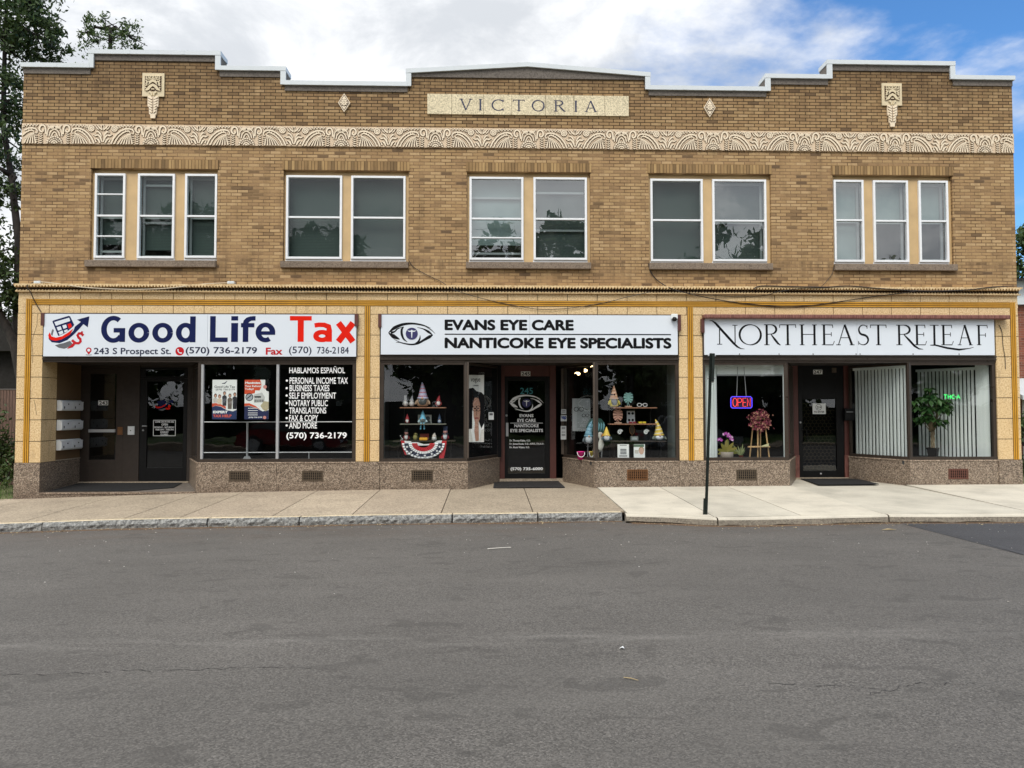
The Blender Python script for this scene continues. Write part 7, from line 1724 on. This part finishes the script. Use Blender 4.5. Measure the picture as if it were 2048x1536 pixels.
# chain link fence with brown slats
fy = 3.2; xf1 = -10.15; xf0 = P(-60, 850, fy)[0]; zt, zb = P(15, 779, fy)[1], -.2
f = thing('slatted_fence', 'brown slatted chain link fence at the left of the building', 'fence', ((xf0 + xf1) / 2, fy, zb))
mb = MB(); x = xf0; sl = m_wood('fence_slat', (82, 62, 52), (112, 86, 74), .7)
while x < xf1: mb.box(x, x + .062, fy, fy + .012, zb, zt - .02); x += .075
mb.build('slat_panel', sl, f); mb = MB()
for i in range(int((xf1 - xf0 + 2.2) / .14)):
    a = xf0 - 2 + i * .14
    for s in (1, -1):
        p0, p1 = (a if s > 0 else a + 2.2, zb), (a + 2.2 if s > 0 else a, zb + 2.2)
        k = (zt - zb) / 2.2; p1 = (p0[0] + (p1[0] - p0[0]) * k, zt)
        if min(p0[0], p1[0]) > xf0 and max(p0[0], p1[0]) < xf1: mb.tube([(p0[0], fy - .01, p0[1]), (p1[0], fy - .01, p1[1])], .004, 4)
mb.build('wire_mesh', M['vent'], f)
for x in (xf1 - .05, (xf0 + xf1) / 2, xf0): MB().tube([(x, fy + .05, zb), (x, fy + .05, zt + .04)], .03, 8).build('post', M['bronze'], f)
MB().tube([(xf0, fy + .05, zt), (xf1, fy + .05, zt)], .02, 8).build('top_rail', M['bronze'], f)
def shrub(label, c, r_, n, size, mat, seed, group):
    o = thing('shrub', label, 'shrub', (c[0], c[1], c[2] - r_[2]), group); mb = MB(); rs = random.Random(seed)
    for q in range(6): mb.tube([(c[0], c[1], c[2] - r_[2]), (c[0] + rs.uniform(-.6, .6) * r_[0], c[1] + rs.uniform(-.5, .5) * r_[1], c[2] + rs.uniform(0, .7) * r_[2])], [.02, .006], 5)
    mb.build('stem', M['bark'], o); leaf_mesh('leaves', [c], [r_], [n], size, M[mat], o, seed, hollow=.2); return o
shrub('dark shrub against the slatted fence, close to the pillar', at(14, 905, 2.4), (.5, .45, .5), 900, .055, 'leaf', 7, 'shrubs left of the building'); shrub('taller dark shrub at the photo edge by the fence', at(-18, 880, 2.2), (.5, .5, .8), 900, .06, 'leaf', 8, 'shrubs left of the building'); shrub('low bright green shrub in front of the fence shrubs', at(12, 950, 1.2), (.42, .4, .20), 520, .05, 'leaf2', 9, 'shrubs left of the building')
gb = MB(); rs = random.Random(14)
for i in range(2600):
    x = rs.uniform(-13, -10.12); y = rs.uniform(-.45, 4); z = -.21 + (y + .4) * .01; h = rs.uniform(.04, .13); a = rs.uniform(0, 6.3); w = .006
    gb.add([(x - w * math.cos(a), y - w * math.sin(a), z), (x + w * math.cos(a), y + w * math.sin(a), z), (x + rs.uniform(-.05, .05), y + rs.uniform(-.05, .05), z + h)], [(0, 1, 2)])
tag(gb.build('grass', M['grass']), 'short green grass beside the left wall', 'grass', kind='stuff')
# dark garage behind the fence
g = thing('garage', 'dark timber garage in shade behind the slatted fence', 'building', (-13.5, 9, -.2))
MB().box(-17, -10.9, 8.2, 13, -.3, 3.6).build('wall', mplain('garage_boards', (24, 21, 19), .9, .2, 4), g); mb = MB(); mb.prism([(-17.4, 3.6), (-10.6, 3.6), (-14, 5.2)], 7.8, 13.2); mb.build('roof', mplain('garage_shingle', (34, 32, 30), .95, .25, 9), g); MB().box(-15.6, -12.6, 8.14, 8.199, -.2, 2.3).build('door', M['brown_door'], g)
# neighbour on the right: brick house with white trim and porch
M['red_brick'] = None
t = NT('red_brick'); xz = t.xyz(); br = t.node('ShaderNodeTexBrick', {'Vector': t.comb(t.math('ADD', xz[0], xz[1]), xz[2]), 'Color1': rgba((104, 58, 44)), 'Color2': rgba((138, 78, 58)), 'Mortar': rgba((130, 110, 96)), 'Scale': 1.0, 'Mortar Size': .006, 'Brick Width': .22, 'Row Height': .072}); M['red_brick'] = t.fin(br.outputs['Color'], .9)
hx = P(2034.5, 700, 5.5)[0]
h = thing('brick_house', 'red brick house with white porch trim at the right edge', 'house', (hx + 4, 8, .1))
zt = P(2040, 607, 5.5)[1]; z1 = P(2040, 545, 5.5)[1]
MB().box(hx, hx + 9, 5.5, 14, -.2, zt - .05).build('wall', M['red_brick'], h)
mb = MB(); mb.box(hx - .12, hx + 9.1, 5.35, 14.1, zt - .045, zt + .16); mb.box(hx - .02, hx + 9, 5.48, 14, zt + .161, z1 - .25); mb.build('trim', M['white_metal'], h)
mb = MB(); mb.add([(hx - .35, 5.1, z1 - .245), (hx + 9.3, 5.1, z1 - .245), (hx + 9.3, 14.3, z1 - .245), (hx - .35, 14.3, z1 - .245), (hx + 1.5, 9, z1 + .25), (hx + 7.5, 9, z1 + .25)], [(0, 1, 5, 4), (1, 2, 5), (2, 3, 4, 5), (3, 0, 4), (3, 2, 1, 0)]); mb.build('roof', mplain('slate_roof', (84, 84, 90), .85, .2, 6), h)
for i, xw in enumerate((hx + .5, hx + 2.4, hx + 4.4)):
    w = MB().box(xw, xw + 1.0, 5.43, 5.499, 2.3, 3.5).build('window', M['white_frame'], h); MB().quad((xw + .08, 5.425, 2.4), (xw + .92, 5.425, 2.4), (xw + .92, 5.425, 3.4), (xw + .08, 5.425, 3.4)).build('pane', M['upper_glass'], w)
za = P(2040, 775, 4.6)[1]; zc = P(2040, 800, 4.6)[1]; xa = P(2035, 790, 4.2)[0]
MB().add([(xa, 4.0, zc), (xa + 4, 4.0, zc), (xa + 4, 5.49, za + .2), (xa, 5.49, za + .2), (xa, 4.0, zc + .12), (xa + 4, 4.0, zc + .12), (xa + 4, 5.49, za + .3), (xa, 5.49, za + .3)], [(3, 2, 1, 0), (4, 5, 6, 7), (0, 1, 5, 4), (1, 2, 6, 5), (2, 3, 7, 6), (3, 0, 4, 7)]).build('porch_roof', M['white_metal'], h)
for xx in (xa + .1, xa + 3.8): MB().box(xx, xx + .12, 4.05, 4.17, 0, zc - .001).build('porch_post', M['white_metal'], h)
MB().box(xa, xa + 4, 4.0, 5.49, -.2, .35).build('porch_floor', M['stone'], h)
shrub('round green shrub before the brick house porch', at(2046, 850, 3.0), (.45, .5, .55), 700, .06, 'leaf2', 11, 'shrubs by the brick house'); shrub('low green shrub at the foot of the brick house', at(2050, 930, 2.2), (.5, .5, .35), 600, .06, 'leaf', 12, 'shrubs by the brick house')
tree('garden_tree', 'bushy green tree behind the brick house at the right', at(2080, 900, 18.), [([at(2080, 960, 18.), at(2076, 650, 18.), at(2078, 500, 18.)], .3, .1)], [(at(2062, 500, 18.), (.8, 1.2, .9), 700), (at(2085, 470, 18.), (1.0, 1.2, 1.0), 700), (at(2055, 550, 18.), (.7, 1, .7), 500), (at(2110, 520, 18.), (1.3, 1.2, 1.2), 600)], .14, 'leaf', seed=6)

# ------------------------------------------------------------------ across the street (seen mirrored in the glass)
def bigtree(label, x, y, hgt, rad, seed, mat='leaf'):
    rs = random.Random(seed); bs = []
    for i in range(12):
        a = rs.uniform(0, 6.28); q = rs.uniform(.2, .85) * rad; bs.append(((x + q * math.cos(a), y + q * math.sin(a), hgt * rs.uniform(.26, .86)), (rad * .55, rad * .55, hgt * .13), 520))
    bs.append(((x, y, hgt * .9), (rad * .45, rad * .45, hgt * .10), 420))
    tree('shade_tree', label, (x, y, 0), [([(x, y, -.2), (x + .1, y, hgt * .3), (x, y, hgt * .6), (x, y, hgt * .85)], .35, .08)], bs, .34, mat, 'shade trees across the street', seed)
for i, (x, y, hgt, rad, lb, mt) in enumerate(((-33, -33, 13, 5, 'shade tree at the far left end of the opposite row', 'leaf'), (-25.5, -30, 11.5, 4.4, 'shade tree second from the left in the opposite row', 'leaf2'), (-18, -29, 14.5, 4.4, 'tall shade tree opposite the left entry', 'leaf'), (-10, -31, 13.0, 4.6, 'spreading shade tree across from the tax office', 'leaf'), (-2.5, -28.5, 10.5, 3.8, 'lower pale shade tree across from the clinic', 'leaf2'), (4.5, -31, 13.8, 4.6, 'round shade tree across from the clinic door', 'leaf'), (11.5, -29, 10.2, 4.0, 'short pale shade tree across from the neon sign', 'leaf2'), (18, -30, 12.6, 4.6, 'broad shade tree across from the right shop', 'leaf'), (26, -32, 11, 4.6, 'shade tree second from the right in the opposite row', 'leaf'), (34, -32, 12, 5, 'shade tree at the far right end of the opposite row', 'leaf'))):
    bigtree(lb, x, y, hgt, rad, 30 + i, mt)
hd = MB()
r = thing('hedge', 'long clipped green hedge along the lawn across the street', 'hedge', (0, -33, 0)); leaf_mesh('leaves', [(x, -34, 1.3) for x in range(-34, 36, 3)], [(1.9, .9, 1.4)] * 24, [420] * 24, .16, M['leaf'], r, 77, hollow=.2); MB().box(-35, 36, -34.4, -33.6, 0, 2.0).build('core', mplain('hedge_core', (34, 44, 26), .95, .3, 3), r)
def far_house(label, x, w, col, seed):
    r = thing('frame_house', label, 'house', (x, -40, 0), 'houses across the street'); MB().box(x - w / 2, x + w / 2, -46, -39, 0, 5.6).build('wall', mplain('clapboard_%d' % seed, col, .7, .05, 2), r)
    mb = MB(); mb.add([(x - w / 2 - .4, -38.5, 5.61), (x + w / 2 + .4, -38.5, 5.61), (x + w / 2 + .4, -46.5, 5.61), (x - w / 2 - .4, -46.5, 5.61), (x - w / 2 - .4, -42.5, 8.6), (x + w / 2 + .4, -42.5, 8.6)], [(1, 0, 4, 5), (3, 2, 5, 4), (0, 3, 4), (2, 1, 5), (0, 1, 2, 3)]); mb.build('roof', mplain('roof_%d' % seed, (80, 76, 74), .9, .2, 5), r)
    for dx in (-.3, 0, .3):
        for z in (1.2, 3.6):
            q = MB().box(x + dx * w - .5, x + dx * w + .5, -38.998, -38.9, z, z + 1.3).build('window', M['white_frame'], r); MB().quad((x + dx * w + .42, -38.89, z + .08), (x + dx * w - .42, -38.89, z + .08), (x + dx * w - .42, -38.89, z + 1.22), (x + dx * w + .42, -38.89, z + 1.22)).build('pane', M['upper_glass'], q)
    return r
far_house('dark grey clapboard house across the street, opposite the clinic', 1, 9, (96, 98, 94), 1); far_house('slate clapboard house across the street to the left', -14, 9, (84, 88, 90), 2); far_house('tan clapboard house across the street to the right', 16, 9, (98, 88, 72), 3)
def car(label, x, y, paint, L=4.7, rot=0):
    r = thing('parked_car', label, 'car', (x, y, zstreet(x, y)), 'cars parked across the street'); z = zstreet(x, y); h = L / 2
    low = [(-h, .45), (-h + .02, .30), (h - .05, .28), (h, .5), (h - .05, .72), (h - 1.05, .92), (-h + .75, .98), (-h + .08, .92)]
    b = MB(); prev = None
    for s, k in ((-.88, .92), (-.90, 1), (.90, 1), (.88, .92)):
        cur = [(x + a * (1 if abs(s) > .89 else .985), y + s, z + .28 + (c - .28) * (1 if abs(s) > .89 else .96)) for a, c in low]
        if prev: n = len(cur); b.add(prev + cur, [(i, (i + 1) % n, (i + 1) % n + n, i + n) for i in range(n)])
        prev = cur
        if s in (-.88, .88): b.add(cur, [tuple(range(len(cur)))])
    cab0 = [(-h + .55, .97), (h - 1.25, .93)]; roof = [(-h + 1.15, 1.42), (h - 2.15, 1.44)]
    g = MB(); vs = [(x + a, y + s * .84, z + c) for s in (-1, 1) for a, c in cab0] + [(x + a, y + s * .62, z + c) for s in (-1, 1) for a, c in roof]
    g.add(vs, [(0, 1, 5, 4), (3, 2, 6, 7), (1, 3, 7, 5), (2, 0, 4, 6)]); b.add([(x + a, y + s * .64, z + c + .0) for s in (-1, 1) for a, c in roof] + [(x + a * .9 - .1, y + s * .5, z + c + .05) for s in (-1, 1) for a, c in roof], [(0, 1, 5, 4), (3, 2, 6, 7), (1, 3, 7, 5), (2, 0, 4, 6), (4, 5, 7, 6)])
    for s in (-1, 1):
        for f in (0, .5, 1):
            p0 = Vector(vs[(0 if s < 0 else 2)]).lerp(Vector(vs[(1 if s < 0 else 3)]), f); p1 = Vector(vs[(4 if s < 0 else 6)]).lerp(Vector(vs[(5 if s < 0 else 7)]), f); b.tube([p0, p1], .035, 6)
    b.build('body', paint, r); g.build('window', mplain('car_glass', (26, 30, 32), .08, .1, 2), r)
    for wx in (-h + .85, h - .95):
        for s in (-1, 1):
            w = MB(); w.tube([(x + wx, y + s * .74, z + .33), (x + wx, y + s * .92, z + .33)], .33, 20); w = w.build('wheel', M['rubber'], r); MB().tube([(x + wx, y + s * .921, z + .33), (x + wx, y + s * .935, z + .33)], .21, 10).build('rim', M['alu'], w)
    for s in (-.62, .62):
        MB().box(x + h - .06, x + h + .0, y + s - .2, y + s + .2, z + .58, z + .70).build('headlight', M['plastic'], r); MB().box(x - h - .02, x - h + .05, y + s - .2, y + s + .2, z + .62, z + .80).build('tail_light', M['crimson'], r)
    return r
pt = mplain('dark_red_paint', (128, 20, 30), .15, .04, 1); car('dark red parked car across from the tax office', -9.2, -19.0, pt); car('silver parked car across from the right shop', 9.5, -19.0, mplain('silver_paint', (150, 154, 158), .15, .04, 1))
